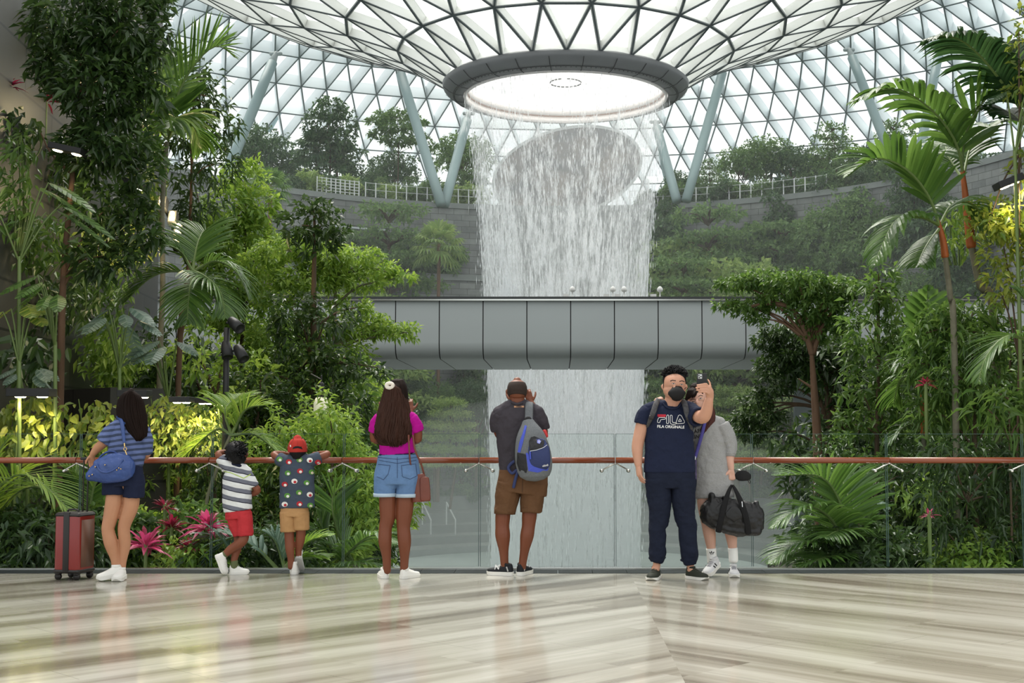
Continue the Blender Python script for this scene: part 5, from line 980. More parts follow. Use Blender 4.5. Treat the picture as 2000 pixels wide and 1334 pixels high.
def bands_mat(name, stops, period, axis='Z', rough=.85, tiltx=0.0, wob=.006, off=0.0):
    "horizontal knit stripes: stops = [(fraction, colour)...] repeated every period metres"
    m, n, l, b = new_mat(name); tc = n.new('ShaderNodeTexCoord'); sx = n.new('ShaderNodeSeparateXYZ'); l.new(tc.outputs['Object'], sx.inputs[0]); nz = n.new('ShaderNodeTexNoise'); nz.inputs['Scale'].default_value = 7; l.new(tc.outputs['Object'], nz.inputs[0])
    def M(op, a, c):
        q = n.new('ShaderNodeMath'); q.operation = op
        for i, v in enumerate((a, c)):
            if isinstance(v, (int, float)): q.inputs[i].default_value = v
            else: l.new(v, q.inputs[i])
        return q.outputs[0]
    z = M('ADD', M('ADD', sx.outputs[2], M('MULTIPLY', sx.outputs[0], tiltx)), M('MULTIPLY', nz.outputs[0], wob)); z = M('FRACT', M('DIVIDE', M('ADD', z, off), period), 0)
    cr = n.new('ShaderNodeValToRGB'); cr.color_ramp.interpolation = 'CONSTANT'; l.new(z, cr.inputs[0]); e = cr.color_ramp.elements
    while len(e) < len(stops): e.new(.5)
    for i, (p, c) in enumerate(stops): e[i].position = p; e[i].color = c4(c)
    l.new(cr.outputs[0], b.inputs['Base Color']); b.inputs['Roughness'].default_value = rough; b.inputs['Specular IOR Level'].default_value = .2
    nb = n.new('ShaderNodeTexNoise'); nb.inputs['Scale'].default_value = 20; l.new(tc.outputs['Object'], nb.inputs[0]); bp = n.new('ShaderNodeBump'); bp.inputs['Strength'].default_value = .3; bp.inputs['Distance'].default_value = .02; l.new(nb.outputs[0], bp.inputs['Height']); l.new(bp.outputs[0], b.inputs['Normal']); return m
CLOUD = bpy.data.textures.new('folds', 'CLOUDS'); CLOUD.noise_scale = .075; CLOUD.noise_depth = 2
CLOUDF = bpy.data.textures.new('tousle', 'CLOUDS'); CLOUDF.noise_scale = .025; CLOUDF.noise_depth = 2
def bake(g, name, voxel=.006, smooth=6, disp=0.0, tex=None, origin=(0, 0, 0), grow=0.0):
    "melt overlapping shapes into one continuous skin"
    me = g.mesh(name, True); o = bpy.data.objects.new('melt', me); COL.objects.link(o)
    m = o.modifiers.new('r', 'REMESH'); m.mode = 'VOXEL'; m.voxel_size = voxel; m.adaptivity = 0
    m = o.modifiers.new('s', 'SMOOTH'); m.factor = .5; m.iterations = smooth
    if disp: m = o.modifiers.new('d', 'DISPLACE'); m.texture = tex or CLOUD; m.strength = disp * 1.35; m.mid_level = .5; m.texture_coords = 'LOCAL'
    dg = bpy.context.evaluated_depsgraph_get(); ev = o.evaluated_get(dg); out = bpy.data.meshes.new_from_object(ev); bpy.data.objects.remove(o)
    if grow:
        n_ = len(out.vertices); co = np.empty(n_ * 3, np.float32); out.vertices.foreach_get('co', co); nn = np.array([v.normal for v in out.vertices], np.float32).ravel(); out.vertices.foreach_set('co', co + nn * grow)
    out.transform(Matrix.Translation(-Vector(origin))); out.polygons.foreach_set('use_smooth', np.ones(len(out.polygons), dtype=bool)); out.materials.clear(); out.name = name; return out
def rotv(v, ax, a): return np.array(Matrix.Rotation(a, 3, Vector(ax)) @ Vector(v))
class Fig:
    def __init__(s, Y0, px0, name, label, cat='person'):
        s.Y = Y0; s.k = Y0 / F / math.cos(TILT); b = at(px0, 1128, Y0); s.O = np.array((b.x, Y0, 0.0)); s.t = empty(name, s.O); tag(s.t, label, cat); s.bvh = {}
    def w(s, p): dz = p[2] if len(p) > 2 else 0; return np.array(at(p[0], p[1], s.Y + dz * s.k))
    def T(s, g, pts, rad, cap='round', n=14, sub=4, mi=0, ref=(0, 1, 0)):
        rad = [((r[0] * s.k, r[1] * s.k) if isinstance(r, (tuple, list)) else r * s.k) for r in rad]; tube(g, [s.w(p) for p in pts], rad, n=n, sub=sub, cap=cap, mi=mi, ref=ref)
    def out(s, g, name, m, voxel=.0055, smooth=5, disp=0.0, tex=None, parent=None, key=None, melt=True):
        me = bake(g, name, voxel, smooth, disp, tex, s.O, .0055 if disp >= .006 and tex is None else 0.0) if melt else g.mesh(name, True, s.O)
        o = link(name, me, m, parent or s.t)
        if key: s.bvh[key] = BVHTree.FromPolygons([v.co for v in me.vertices], [p.vertices[:] for p in me.polygons])
        return o
    def hit(s, key, px, py, off=.003):
        a = Vector((0, 0, EYE)) - Vector(s.O); d = (at(px, py, s.Y) - Vector((0, 0, EYE))).normalized()
        for k in (key if isinstance(key, (tuple, list)) else [key]):
            r = s.bvh[k].ray_cast(a, d)
            if r[0] is not None: return np.array(r[0] - d * off)
        return np.array(at(px, py, s.Y - 20 * s.k)) - s.O
    def stroke(s, key, lines, wpx, m, name='print', off=.003, parent=None, step=1.5, closed=False):
        g = Geo()
        for ln in lines:
            P = [np.array(q, float) for q in ln]; pts = []
            for a, b in zip(P, P[1:]):
                c = max(1, int(np.linalg.norm(b - a) / step)); pts += [a + (b - a) * i / c for i in range(c)]
            pts.append(P[-1]); pts = np.array(pts); t = np.gradient(pts, axis=0) if len(pts) > 1 else np.array([[1., 0]]); t /= np.linalg.norm(t, axis=1)[:, None] + 1e-9; nn = np.stack([-t[:, 1], t[:, 0]], 1) * wpx / 2; V = []
            for p, q in zip(pts, nn): V += [s.hit(key, *(p - q), off), s.hit(key, *(p + q), off)]
            g.add(V, [(2 * i, 2 * i + 1, 2 * i + 3, 2 * i + 2) for i in range(len(pts) - 1)])
        return link(name, g.mesh(name, False), m, parent or s.t)
    def patch(s, key, poly, m, name='print', off=.003, parent=None):
        "a filled flat print: poly in pixels"
        g = Geo(); P = np.array(poly, float); c = P.mean(0); V = [s.hit(key, *c, off)]; n = len(P); R_ = 3
        for r in range(1, R_ + 1):
            for p in P: V.append(s.hit(key, *(c + (p - c) * r / R_), off))
        f = [(0, 1 + i, 1 + (i + 1) % n) for i in range(n)]
        for r in range(R_ - 1):
            for i in range(n): a = 1 + r * n; f.append((a + i, a + n + i, a + n + (i + 1) % n, a + (i + 1) % n))
        g.add(V, f); return link(name, g.mesh(name, False), m, parent or s.t)
    def text(s, key, body, cx, cy, wpx, m, hpx=None, name='lettering', off=.003, rot=0.0, bold=0.0, shear=0.0, parent=None):
        c = bpy.data.curves.new('t', 'FONT'); c.body = body; c.align_x = 'CENTER'; c.align_y = 'CENTER'; c.offset = bold; c.shear = shear; o = bpy.data.objects.new('t', c); COL.objects.link(o)
        me = bpy.data.meshes.new_from_object(o.evaluated_get(bpy.context.evaluated_depsgraph_get())); bpy.data.objects.remove(o)
        V = np.array([v.co for v in me.vertices]); Fs = [p.vertices[:] for p in me.polygons]; lo, hi = V.min(0), V.max(0); k = wpx / (hi[0] - lo[0]); ky = (hpx / (hi[1] - lo[1])) if hpx else k
        x = (V[:, 0] - (lo[0] + hi[0]) / 2) * k; y = -(V[:, 1] - (lo[1] + hi[1]) / 2) * ky; ca, sa = math.cos(rot), math.sin(rot)
        g = Geo(); g.add([s.hit(key, cx + a * ca - b * sa, cy + a * sa + b * ca, off) for a, b in zip(x, y)], Fs); return link(name, g.mesh(name, False), m, parent or s.t)
    def head(s, g, cx, top, chin, w, dz=0, front=1, lean=0.0, jaw=1.0, ears=True, nose=True):
        "front=-1: the face looks at the camera, +1: away"
        top = top + .11 * w; chin = chin - .10 * w; h = chin - top; P = []; Rr = []
        for f, a, b in ((.03, .20, .22), (.08, .32, .38), (.18, .43, .53), (.32, .49, .60), (.45, .50, .60), (.58, .49, .55), (.70, .445 * jaw, .50), (.82, .38 * jaw, .44), (.92, .29 * jaw, .35), (.98, .18 * jaw, .22)):
            P.append((cx + lean * (f - .5), top + h * f, dz + (front * w * .06 if f > .6 else 0))); Rr.append((w * a, w * b))
        s.T(g, P, Rr, n=20, sub=2)
        if ears:
            for e in (-1, 1): s.T(g, [(cx + e * w * .52, top + h * .46, dz + 1), (cx + e * w * .545, top + h * .50, dz), (cx + e * w * .53, top + h * .57, dz), (cx + e * w * .49, top + h * .62, dz)], [(1.6, 3), (2.2, 3.8), (1.9, 3.2), (1.4, 2)], n=8, sub=2)
        if nose: s.T(g, [(cx + lean * 0, top + h * .47, dz + front * w * .54), (cx, top + h * .60, dz + front * w * .64), (cx, top + h * .66, dz + front * w * .60)], [1.8, 3.0, 2.6], n=8, sub=2)
    def hand(s, g, W_, D, N, side=1, curl=.5, k=1.0, spread=.13, curls=None, thumb=None):
        "W_: wrist (px,py,dz); D: towards the fingers; N: out of the palm; side: +1/-1 where the thumb is"
        D = unit(np.array(D, float)); N = np.array(N, float); N = unit(N - D * np.dot(N, D)); S_ = np.cross(D, N) * side; W_ = np.array(W_, float)
        P = lambda a, b, c: W_ + (D * a + S_ * b + N * c) * k
        s.T(g, [P(-3, 0, 0), P(4, 0, 0), P(12, .3, .3), P(20, .3, 0)], [5.5 * k, 6.6 * k, (8.4 * k, 4.2 * k), (8.8 * k, 3.4 * k)] if abs(D[2]) < .7 and abs(N[2]) > .5 else [5.5 * k, 6.2 * k, 6.6 * k, 6.2 * k], n=10, sub=2)
        for i in range(4): s.T(g, [P(5, (1.5 - i) * 2.4, 0), P(20, (1.5 - i) * 4.1, 0)], [3.4 * k, 2.2 * k], n=8, sub=1)
        for i, ln in enumerate((17, 19.5, 18, 14)):
            b = P(20, (1.5 - i) * 4.5, 0); d = unit(D + S_ * (1.5 - i) * spread); cu = (curls[i] if curls else curl); pts = [b]; seg = (ln * .45, ln * .32, ln * .25)
            for j, q in enumerate(seg):
                d = rotv(d, np.cross(d, N) / (np.linalg.norm(np.cross(d, N)) + 1e-9), cu * (1.0, 1.15, .8)[j]); b = b + d * q * k; pts.append(b)
            s.T(g, pts, [1.95 * k, 1.85 * k, 1.7 * k, 1.4 * k], n=8, sub=2)
        d = unit(D * (.62 if thumb is None else thumb[0]) + S_ * (.85 if thumb is None else thumb[1]) + N * (.25 if thumb is None else thumb[2])); b = P(4, 5.5, 0); p1 = b + d * 9 * k; p2 = p1 + unit(d + D * .45 + N * .2) * 7 * k; p3 = p2 + unit(d * .6 + D * .7 + N * .3) * 5 * k
        s.T(g, [P(2, 2, 0), b, p1, p2, p3], [3.6 * k, 3.8 * k, 2.9 * k, 2.5 * k, 1.9 * k], n=8, sub=2)
    def strands(s, rows, n, r, m, name='hair', wave=0.0, depth=10, dz=0, endvar=.10, seed=3, parent=None, core=True, freq=2.0, start=.0, back=True, sgn=-1):
        "long hair: rows (py, left, right) from crown to tips"
        rg = np.random.default_rng(seed); py = np.array([q[0] for q in rows], float); Lx = np.array([q[1] for q in rows], float); Rx = np.array([q[2] for q in rows], float); g = Geo()
        if core: s.T(g, [(float((a + b) / 2), float(y), dz) for y, a, b in rows], [((b - a) / 2 * .90, depth * (.6 if i in (0, len(rows) - 1) else 1) * .85) for i, (y, a, b) in enumerate(rows)], n=18, sub=3)
        for i in range(n):
            u = rg.uniform(-1, 1); lay = rg.uniform(.55, 1.05); t1 = 1 - rg.uniform(0, endvar) ** 1.0; t0 = start * rg.random(); K = 12; pts = []; ph = rg.uniform(0, 6.28); fr = freq * rg.uniform(.8, 1.3)
            for j in range(K):
                y = py[0] + (py[-1] - py[0]) * (t0 + (t1 - t0) * j / (K - 1)); a = np.interp(y, py, Lx); b = np.interp(y, py, Rx); c = (a + b) / 2; hw = (b - a) / 2; f = j / (K - 1)
                pts.append((c + hw * u * .99 + wave * math.sin(ph + fr * f * 6.28) * f, y, dz + sgn * depth * math.sqrt(max(0, 1 - u * u)) * lay + wave * .4 * math.cos(ph + fr * f * 6.28)))
            s.T(g, pts, [r * (.7 + .6 * math.sin(PI * q / (K - 1))) if q < K - 1 else r * .2 for q in range(K)], n=5, sub=1)
        return s.out(g, name, m, melt=False, parent=parent)
    def tufts(s, g, cx, cy, rx, ry, dz, rz, n, ln, r, seed=1, dirf=None, amin=-1.0, face=0):
        rg = np.random.default_rng(seed)
        for i in range(n):
            q = unit(rg.normal(size=3)); 
            if q[1] > -amin: continue
            if face and q[2] * face > .35 and q[1] > -.35: continue
            p = np.array((cx + q[0] * rx, cy + q[1] * ry, dz + q[2] * rz)); d = unit(q * .5 + rg.normal(size=3) * .5 + (np.array(dirf) if dirf is not None else np.array((0, -.2, 0)))); e = p + d * ln; mdl = (p + e) / 2 + q * ln * .2
            s.T(g, [p - q * 2, mdl, e], [r, r * .8, r * .2], n=5, sub=2)
    def shoe(s, heel, toe, W_, H, upper, sole, up=(0, 0, 1), name='shoe', sole_h=.024, lace=None, mid=None, collar=None, stripes=None, L_=None):
        "heel/toe: (px, dz, lift m). W_, H in metres"
        def g3(q): p = at(q[0], 1128, s.Y + q[1] * s.k); return np.array((p.x, p.y, q[2] + .001))
        P = g3(heel); Q = g3(toe); f = unit(Q - P)
        if L_: Q = P + f * L_
        L = np.linalg.norm(Q - P); u = np.array(up, float); u = unit(u - f * np.dot(u, f)); sd = np.cross(f, u); t = empty(name, (0, 0, 0)); t.parent = s.t
        V = lambda a, b, c: P + f * a * L + sd * b * W_ + u * c - s.O
        hw = lambda a: np.interp(a, [0, .04, .15, .35, .6, .75, .88, .96, 1], [.16, .30, .40, .38, .47, .5, .43, .28, .08])
        g = Geo(); ts = [0, .03, .08, .16, .27, .4, .5, .6, .7, .8, .88, .94, .98, 1.0]; A_ = 11
        hh = lambda a: H * np.interp(a, [0, .03, .1, .3, .42, .55, .7, .85, .95, 1], [.75, .97, 1.0, .92, .80, .62, .5, .42, .34, .16])
        Vv = []
        for a in ts:
            for i in range(A_): q = PI * i / (A_ - 1); Vv.append(V(a, hw(a) * math.cos(q) * .97, sole_h + hh(a) * math.sin(q) ** .75))
        fs = [(i * A_ + j, i * A_ + j + 1, (i + 1) * A_ + j + 1, (i + 1) * A_ + j) for i in range(len(ts) - 1) for j in range(A_ - 1)]; fs += [tuple(range(A_ - 1, -1, -1)), tuple((len(ts) - 1) * A_ + j for j in range(A_))]
        g.add(Vv, fs); link('upper', g.mesh('upper'), upper, t); g = Geo(); Vv = []
        for a in ts: 
            k = 1.06; z0 = .006 * max(0, (a - .85) / .15) ** 2 * 4
            for b, c in ((-hw(a) * k, z0), (-hw(a) * k * 1.03, sole_h), (hw(a) * k * 1.03, sole_h), (hw(a) * k, z0)): Vv.append(V(-.02 + a * 1.04, b, c))
        fs = [(i * 4 + j, i * 4 + (j + 1) % 4, (i + 1) * 4 + (j + 1) % 4, (i + 1) * 4 + j) for i in range(len(ts) - 1) for j in range(4)] + [(3, 2, 1, 0), tuple((len(ts) - 1) * 4 + j for j in range(4))]
        g.add(Vv, fs); link('sole', g.mesh('sole', False), sole, t)
        if lace:
            g = Geo()
            for a in (.42, .49, .56, .63): tube(g, [V(a, -.2, sole_h + hh(a) * .93), V(a + .015, 0, sole_h + hh(a) * 1.06), V(a, .2, sole_h + hh(a) * .93)], [.0035] * 3, n=6, sub=2)
            link('laces', g.mesh('laces'), lace, t)
        if stripes:
            mt, xs_ = stripes; g = Geo()
            for a in xs_:
                for e in (-1, 1): tube(g, [V(a, e * hw(a) * 1.0, sole_h + .008), V(a + .06, e * hw(a + .06) * .86, sole_h + hh(a) * .62)], [(.0065, .0035)] * 2, n=6, sub=2, ref=tuple(sd))
            link('stripe', g.mesh('stripe'), mt, t)
        if collar: g = Geo(); tube(g, [V(.2, 0, sole_h + H * .86), V(.19, 0, sole_h + H * 1.05)], [(W_ * .34, W_ * .40), (W_ * .32, W_ * .38)], n=16, sub=1, cap='start', ref=tuple(f)); link('collar', g.mesh('collar'), collar, t)
        return t
# ============================================================ THE SEVEN PEOPLE AT THE RAILING
S_tan = skin_mat('skin_tan', srgb(190, 140, 108)); S_brown = skin_mat('skin_brown', srgb(128, 76, 54)); S_dbrown = skin_mat('skin_deep_brown', srgb(118, 68, 46)); S_light = skin_mat('skin_light', srgb(200, 152, 128)); S_pale = skin_mat('skin_pale', srgb(210, 168, 150))
H_black = mat('hair_black', (.005, .005, .006), .6, 0, .25, var=.3, vscale=30); H_dark = mat('hair_dark_brown', (.010, .0045, .003), .72, 0, .15, var=.4, vscale=20, stretch=(1, 1, .1)); H_brown = mat('hair_brown', (.036, .012, .006), .6, 0, .25, var=.5, vscale=24, stretch=(1, 1, .1)); H_red = mat('hair_reddish', (.060, .014, .010), .55, 0, .3, var=.4, vscale=20)
M_wh = fabric('shoe_white', (.78, .77, .73), .05, .5, .04); M_whs = mat('sole_white', (.75, .74, .70), .5); M_bl = fabric('black_cloth', (.012, .012, .013), .3); M_lace = mat('lace_white', (.8, .8, .78), .7); M_grey = mat('sole_grey', (.45, .45, .44), .6)
M_navy = fabric('navy_cloth', (.012, .017, .042), .35); M_ink_w = mat('print_white', (.82, .82, .82), .6); M_ink_r = mat('print_red', (.45, .01, .03), .6); M_ink_k = mat('print_black', (.012, .012, .014), .7)
M_gold = mat('brass_fitting', (.75, .52, .22), .25, 1.0); M_silver = mat('steel_fitting', (.7, .7, .7), .2, 1.0)

# ---------------------------------------------------------------- woman with the suitcase
f = Fig(10.85, 236, 'person', 'person in a blue striped t-shirt and navy shorts holding a suitcase handle'); g = Geo()
f.T(g, [(224, 950, 0), (222, 985, 0), (213, 1022, -2), (211, 1036, -2), (217, 1062, 2), (224, 1090, 6), (227, 1112, 6)], [15, 16.5, 13.2, 12.2, 13.2, 8.6, 7.6])
f.T(g, [(257, 950, 0), (256, 985, 2), (244, 1022, 3), (242, 1038, 4), (244, 1064, 8), (240, 1092, 10), (238, 1110, 10)], [14, 15.5, 12.6, 11.6, 11, 8, 7.2])
f.T(g, [(244, 950), (246, 900), (249, 850), (250, 830)], [(24, 13), (22, 13), (22, 12), (18, 9)]); f.T(g, [(251, 832), (254, 800)], [8.5, 8.5]); f.head(g, 256, 768, 816, 37, 0, 1)
f.T(g, [(226, 836, 0), (213, 852, -2), (203, 864, -3), (190, 876, 4), (181, 887, 8)], [8, 9.5, 9.6, 8.6, 6]); f.hand(g, (180, 888, 9), (-.05, 1, .35), (.5, .2, -1), 1, .75, .85)
f.T(g, [(281, 840, 0), (288, 866, 2), (287, 886, 8), (278, 896, 40)], [8, 8.5, 8, 6]); f.hand(g, (277, 896, 42), (-.4, .2, 1), (0, 1, 0), 1, .5, .85)
f.out(g, 'body', S_tan, .0052, 4)
g = Geo(); f.T(g, [(250, 824), (251, 845), (248, 875), (246, 896), (245, 909)], [(24, 13), (36, 19), (36, 20), (34, 20), (32, 19)], 'cuff', n=24); f.T(g, [(224, 834), (250, 823), (279, 838)], [11, 11, 11]); f.T(g, [(226, 834, 0), (213, 849, -2), (203, 863, -3)], [13, 14, 15.5], 'cuff'); f.T(g, [(278, 838, 0), (285, 862, 2), (286, 886, 6)], [13, 13.5, 11.5], 'cuff')
sb = (.075, .11, .25); f.out(g, 'shirt', bands_mat('blue_stripes', [(0, (.12, .16, .33)), (.55, (.045, .062, .115))], .045, wob=.02, tiltx=-.1), disp=.016, key='shirt')
g = Geo(); f.T(g, [(244, 903), (243, 925), (243, 948)], [(31, 19), (36, 22), (39, 23)], 'cuff', n=22); f.T(g, [(226, 925), (224, 948), (224, 965)], [(21, 20), (22, 21), (23, 21)], 'cuff'); f.T(g, [(261, 928), (262, 950), (261, 971)], [(18, 20), (19, 20), (19.5, 20)], 'cuff'); f.out(g, 'shorts', M_navy, disp=.010)
f.strands([(764, 250, 262), (770, 238, 272), (782, 230, 280), (800, 227, 284), (818, 230, 287), (838, 240, 289), (852, 254, 288), (862, 264, 276)], 620, .95, H_dark, depth=20, dz=-4, wave=.5, endvar=.06)
red_s = mat('sole_maroon', (.22, .03, .03), .6)
f.shoe((240, 6, .035), (190, -22, 0), .095, .062, M_wh, M_whs, up=(-.15, 0, 1), sole_h=.034, collar=M_wh); f.shoe((241, 14, .012), (226, -30, 0), .09, .06, M_wh, M_whs, sole_h=.03, collar=M_wh)
# blue handbag and its strap
def soft(f, g, name, m, parent, vox=.005, sm=4, disp=0, melt=True): 
    me = bake(g, name, vox, sm, disp, None, parent.location) if melt else g.mesh(name, True, parent.location); return link(name, me, m, parent)
M_blue = mat('blue_leather', (.030, .070, .24), .38, 0, .5, var=.25, vscale=10, bump=.4, bscale=26)
bo = f.w((214, 944, -34)); t = empty('handbag', bo); g = Geo(); f.T(g, [(176, 930, -30), (196, 922, -30), (218, 918, -30), (240, 915, -30), (251, 914, -30)], [(10, 12), (22, 15), (25, 17), (25, 17), (20, 15)], n=20); f.T(g, [(188, 905, -30), (214, 897, -30), (238, 895, -30), (250, 896, -30)], [(7, 8), (10, 9), (10, 9), (8, 8)], n=14); soft(f, g, 'pouch', M_blue, t, disp=.012)
for o_, y_ in ((-44, 0), (-20, -6)):
    g = Geo(); f.T(g, [(190, 914 + y_, o_), (196, 898 + y_, o_), (212, 888 + y_, o_), (226, 890 + y_, o_), (232, 902 + y_, o_)] if y_ else [(188, 905, o_), (196, 920, o_ - 3), (212, 922, o_ - 3), (230, 912, o_ - 2), (240, 897, o_)], [1.9] * 5, n=8); soft(f, g, 'handle', M_blue, t, melt=False)
g = Geo(); f.T(g, [(232, 814, -10), (238, 826, -24), (241, 850, -28), (243, 866, -29)], [(3, 1.2), (4, 1.2), (3.4, 1.2), (3, 1)], n=8); f.T(g, [(230, 812, -6), (236, 818, -14), (244, 826, -20)], [(5, 1.5)] * 3, n=8); soft(f, g, 'strap', M_blue, t, melt=False)
g = Geo(); f.T(g, [(243, 866, -30), (243.5, 872, -31)], [1.4, 1.4]); 
for k in range(10): a0, a1 = k * .628, (k + 1) * .628; f.T(g, [(244.5 + 3 * math.cos(a0), 877 + 3.2 * math.sin(a0), -31), (244.5 + 3 * math.cos(a1), 877 + 3.2 * math.sin(a1), -31)], [.8, .8], n=6, sub=1)
f.T(g, [(245, 881, -31), (248, 890, -32)], [1.2, 1.2]); soft(f, g, 'ring', M_gold, t, melt=False)
g = Geo(); 
for (x, y) in ((174, 930), (180, 927), (186, 912), (228, 918), (236, 916), (232, 914), (205, 908)): f.T(g, [(x, y, -43), (x, y, -48)], [1.5, 1.2], n=8, sub=1)
soft(f, g, 'stud', M_gold, t, melt=False); tag(t, 'blue leather handbag with brass studs hanging from the shoulder of the suitcase woman', 'handbag')
# red suitcase
Ys = 10.95; a = at(117, 1128, Ys).x; b = at(172, 1128, Ys).x; ks = Ys / F; t = empty('suitcase', ((a + b) / 2, Ys, 0)); O = np.array(t.location); t.rotation_euler = (0, 0, R(-14)); w_ = (b - a) / 2; z0, z1 = .055, at(150, 1000, Ys).z; dd = .12
M_red = mat('suitcase_red', (.22, .012, .009), .32, 0, .5, var=.12, vscale=6, coat=.4); M_blkp = mat('black_plastic', (.02, .018, .017), .45); M_bronze = mat('suitcase_side', (.16, .08, .055), .4, .2)
g = Geo(); rbox(g, -w_, w_, -dd, dd, z0 + .01, z1, .03, 0, 4); link('shell', g.mesh('shell'), M_red, t)
g = Geo(); rbox(g, -.028, .028, -dd - .007, dd + .007, z0 + .005, z1 + .006, .006); link('centre_band', g.mesh('centre_band'), M_blkp, t)
g = Geo(); rbox(g, -w_ - .004, w_ + .004, -dd - .004, dd + .004, z1 - .045, z1 + .003, .028, 0, 3); link('top_trim', g.mesh('top_trim'), M_blkp, t); g = Geo(); rbox(g, -w_ - .004, w_ + .004, -dd - .004, dd + .004, z0, z0 + .035, .016, 0, 2); link('bottom_trim', g.mesh('bottom_trim'), M_blkp, t)
g = Geo(); gbox(g, w_ - .004, w_ + .004, -dd + .035, dd - .035, z0 + .05, z1 - .06); link('side_panel', g.mesh('side_panel'), M_bronze, t)
for sx_ in (-1, 1):
    for sy_ in (-1, 1):
        o = empty('wheel', (sx_ * (w_ - .03), sy_ * (dd - .03), .028)); o.parent = t; g = Geo(); tube(g, [(0, -.012, 0), (0, .012, 0)], [.027, .027], n=18, sub=1, cap='cuff', ref=(1, 0, 0)); link('tyre', g.mesh('tyre'), M_blkp, o); g = Geo(); rbox(g, -.022, .022, -.022, .022, .012, .045, .008); link('fork', g.mesh('fork'), M_blkp, o)
hz = at(180, 896, Ys).z
for sx_ in (-.035, .035): g = Geo(); tube(g, [(w_ - .055 + sx_ * .6, .04, z1 - .02), (w_ - .055 + sx_ * .6, .04, hz)], [.0065, .0055], n=10, sub=1); link('handle_tube', g.mesh('handle_tube'), M_blkp, t)
g = Geo(); tube(g, [(w_ - .10, .04, hz), (w_ - .01, .04, hz + .004)], [.012, .012], n=10, sub=1); link('grip', g.mesh('grip'), M_blkp, t); g = Geo(); tube(g, [(-.06, -.02, z1 + .002), (-.045, -.02, z1 + .02), (.03, -.02, z1 + .02), (.045, -.02, z1 + .002)], [.008] * 4, n=8, sub=3); link('carry_handle', g.mesh('carry_handle'), M_blkp, t)
tag(t, 'red hard-shell cabin suitcase with a black centre band and raised handle, standing on the floor', 'suitcase')

# ---------------------------------------------------------------- boy in red shorts
f = Fig(11.28, 460, 'person', 'small child in a grey and white striped polo shirt and red shorts'); g = Geo()
f.head(g, 463, 863, 911, 37, 0, 1, lean=6); f.T(g, [(468, 900), (466, 920)], [8.5, 9]); f.T(g, [(478, 894, 4), (480, 897, 4)], [2.5, 2])
f.T(g, [(465, 1000), (464, 960), (464, 925)], [(16, 9), (17, 9), (15, 7)])
f.T(g, [(446, 914, 0), (433, 897, 4), (426, 887, 8), (440, 884, 22), (458, 886, 28)], [6, 6.5, 7, 6, 4.8]); f.hand(g, (459, 886, 29), (1, 0, .2), (0, 1, 0), 1, .3, .62)
f.T(g, [(484, 928, 0), (494, 946, 2), (503, 958, 4), (490, 965, 12), (477, 966, 20)], [6, 6.8, 7, 6, 4.8]); f.hand(g, (476, 966, 21), (-1, -.1, .4), (0, 0, 1), 1, .5, .62)
f.T(g, [(458, 1020, 4), (466, 1052, 8), (463, 1072, 4), (458, 1090, 0), (457, 1106, 0)], [9, 9, 8.5, 6.8, 6]); f.T(g, [(478, 1020, -2), (477, 1048, -8), (470, 1060, -10), (452, 1072, -8), (436, 1086, -8)], [9, 9.5, 9.6, 8.5, 6.2]); f.out(g, 'body', S_brown, .005, 3)
W_ = (.74, .76, .76); G_ = (.16, .17, .21); K_ = (.03, .03, .05)
g = Geo(); f.T(g, [(463, 913), (463, 935), (463, 965), (464, 988), (465, 997)], [(15, 10), (27, 15), (27, 16), (27.5, 16), (27, 16)], 'cuff', n=22); f.T(g, [(446, 914), (463, 909), (482, 922)], [9.5, 9.5, 10]); f.T(g, [(450, 914, 0), (438, 903, 3), (431, 895, 5)], [11, 10.5, 10], 'cuff'); f.T(g, [(478, 922, 0), (488, 937, 1), (495, 950, 3)], [11, 11, 10.5], 'cuff')
f.out(g, 'polo_shirt', bands_mat('polo_stripes', [(0, K_), (.09, G_), (.48, W_), (1.0 - .0001, K_)], .082, wob=.02, tiltx=.22, off=.02), disp=.012, key='shirt')
f.stroke('shirt', [[(438, 921), (450, 923), (462, 928), (476, 934), (490, 926)]], 1.6, mat('lime_stripe', (.45, .6, .12), .8), 'lime_stripe')
g = Geo(); f.T(g, [(450, 909, -4), (456, 906, -9), (464, 908, -11), (474, 913, -7)], [(3.4, 2.4)] * 4, n=8); f.out(g, 'collar', M_navy, melt=False)
g = Geo(); f.T(g, [(464, 991), (466, 1012)], [(22.5, 13), (25.5, 16.5)], 'cuff', n=20); f.T(g, [(454, 1000, 0), (462, 1022, 3), (470, 1044, 4)], [(15, 15), (14, 14), (14, 14)], 'cuff'); f.T(g, [(477, 1000, -3), (478, 1022, -5), (479, 1046, -6)], [(14, 15), (14, 15), (14, 15)], 'cuff'); f.out(g, 'shorts', fabric('coral_red_cloth', srgb(186, 54, 60)), disp=.012)
g = Geo(); f.T(g, [(462, 873, -1), (461, 876, -2), (462, 886, -3), (465, 896, -6)], [(14, 15), (19, 22), (20, 24), (15, 18)]); f.tufts(g, 462, 883, 19, 18, -2, 22, 460, 6, 1.5, 4, face=1); f.out(g, 'hair', H_black, melt=False)
olive = fabric('olive_sock', (.13, .15, .07)); g = Geo(); f.T(g, [(458, 1096, 0), (457, 1108, 0)], [7, 7], n=12); f.out(g, 'sock', olive, melt=False); g = Geo(); f.T(g, [(440, 1082, -8), (431, 1090, -8)], [7.4, 7], n=12); f.out(g, 'sock', olive, melt=False)
f.shoe((448, -2, 0), (487, 6, 0), .078, .06, M_wh, M_whs, lace=M_lace, sole_h=.02); f.shoe((421, -8, .165), (438, -12, .0), .078, .06, M_wh, M_whs, up=(1, -.2, .4), lace=M_lace, sole_h=.02)

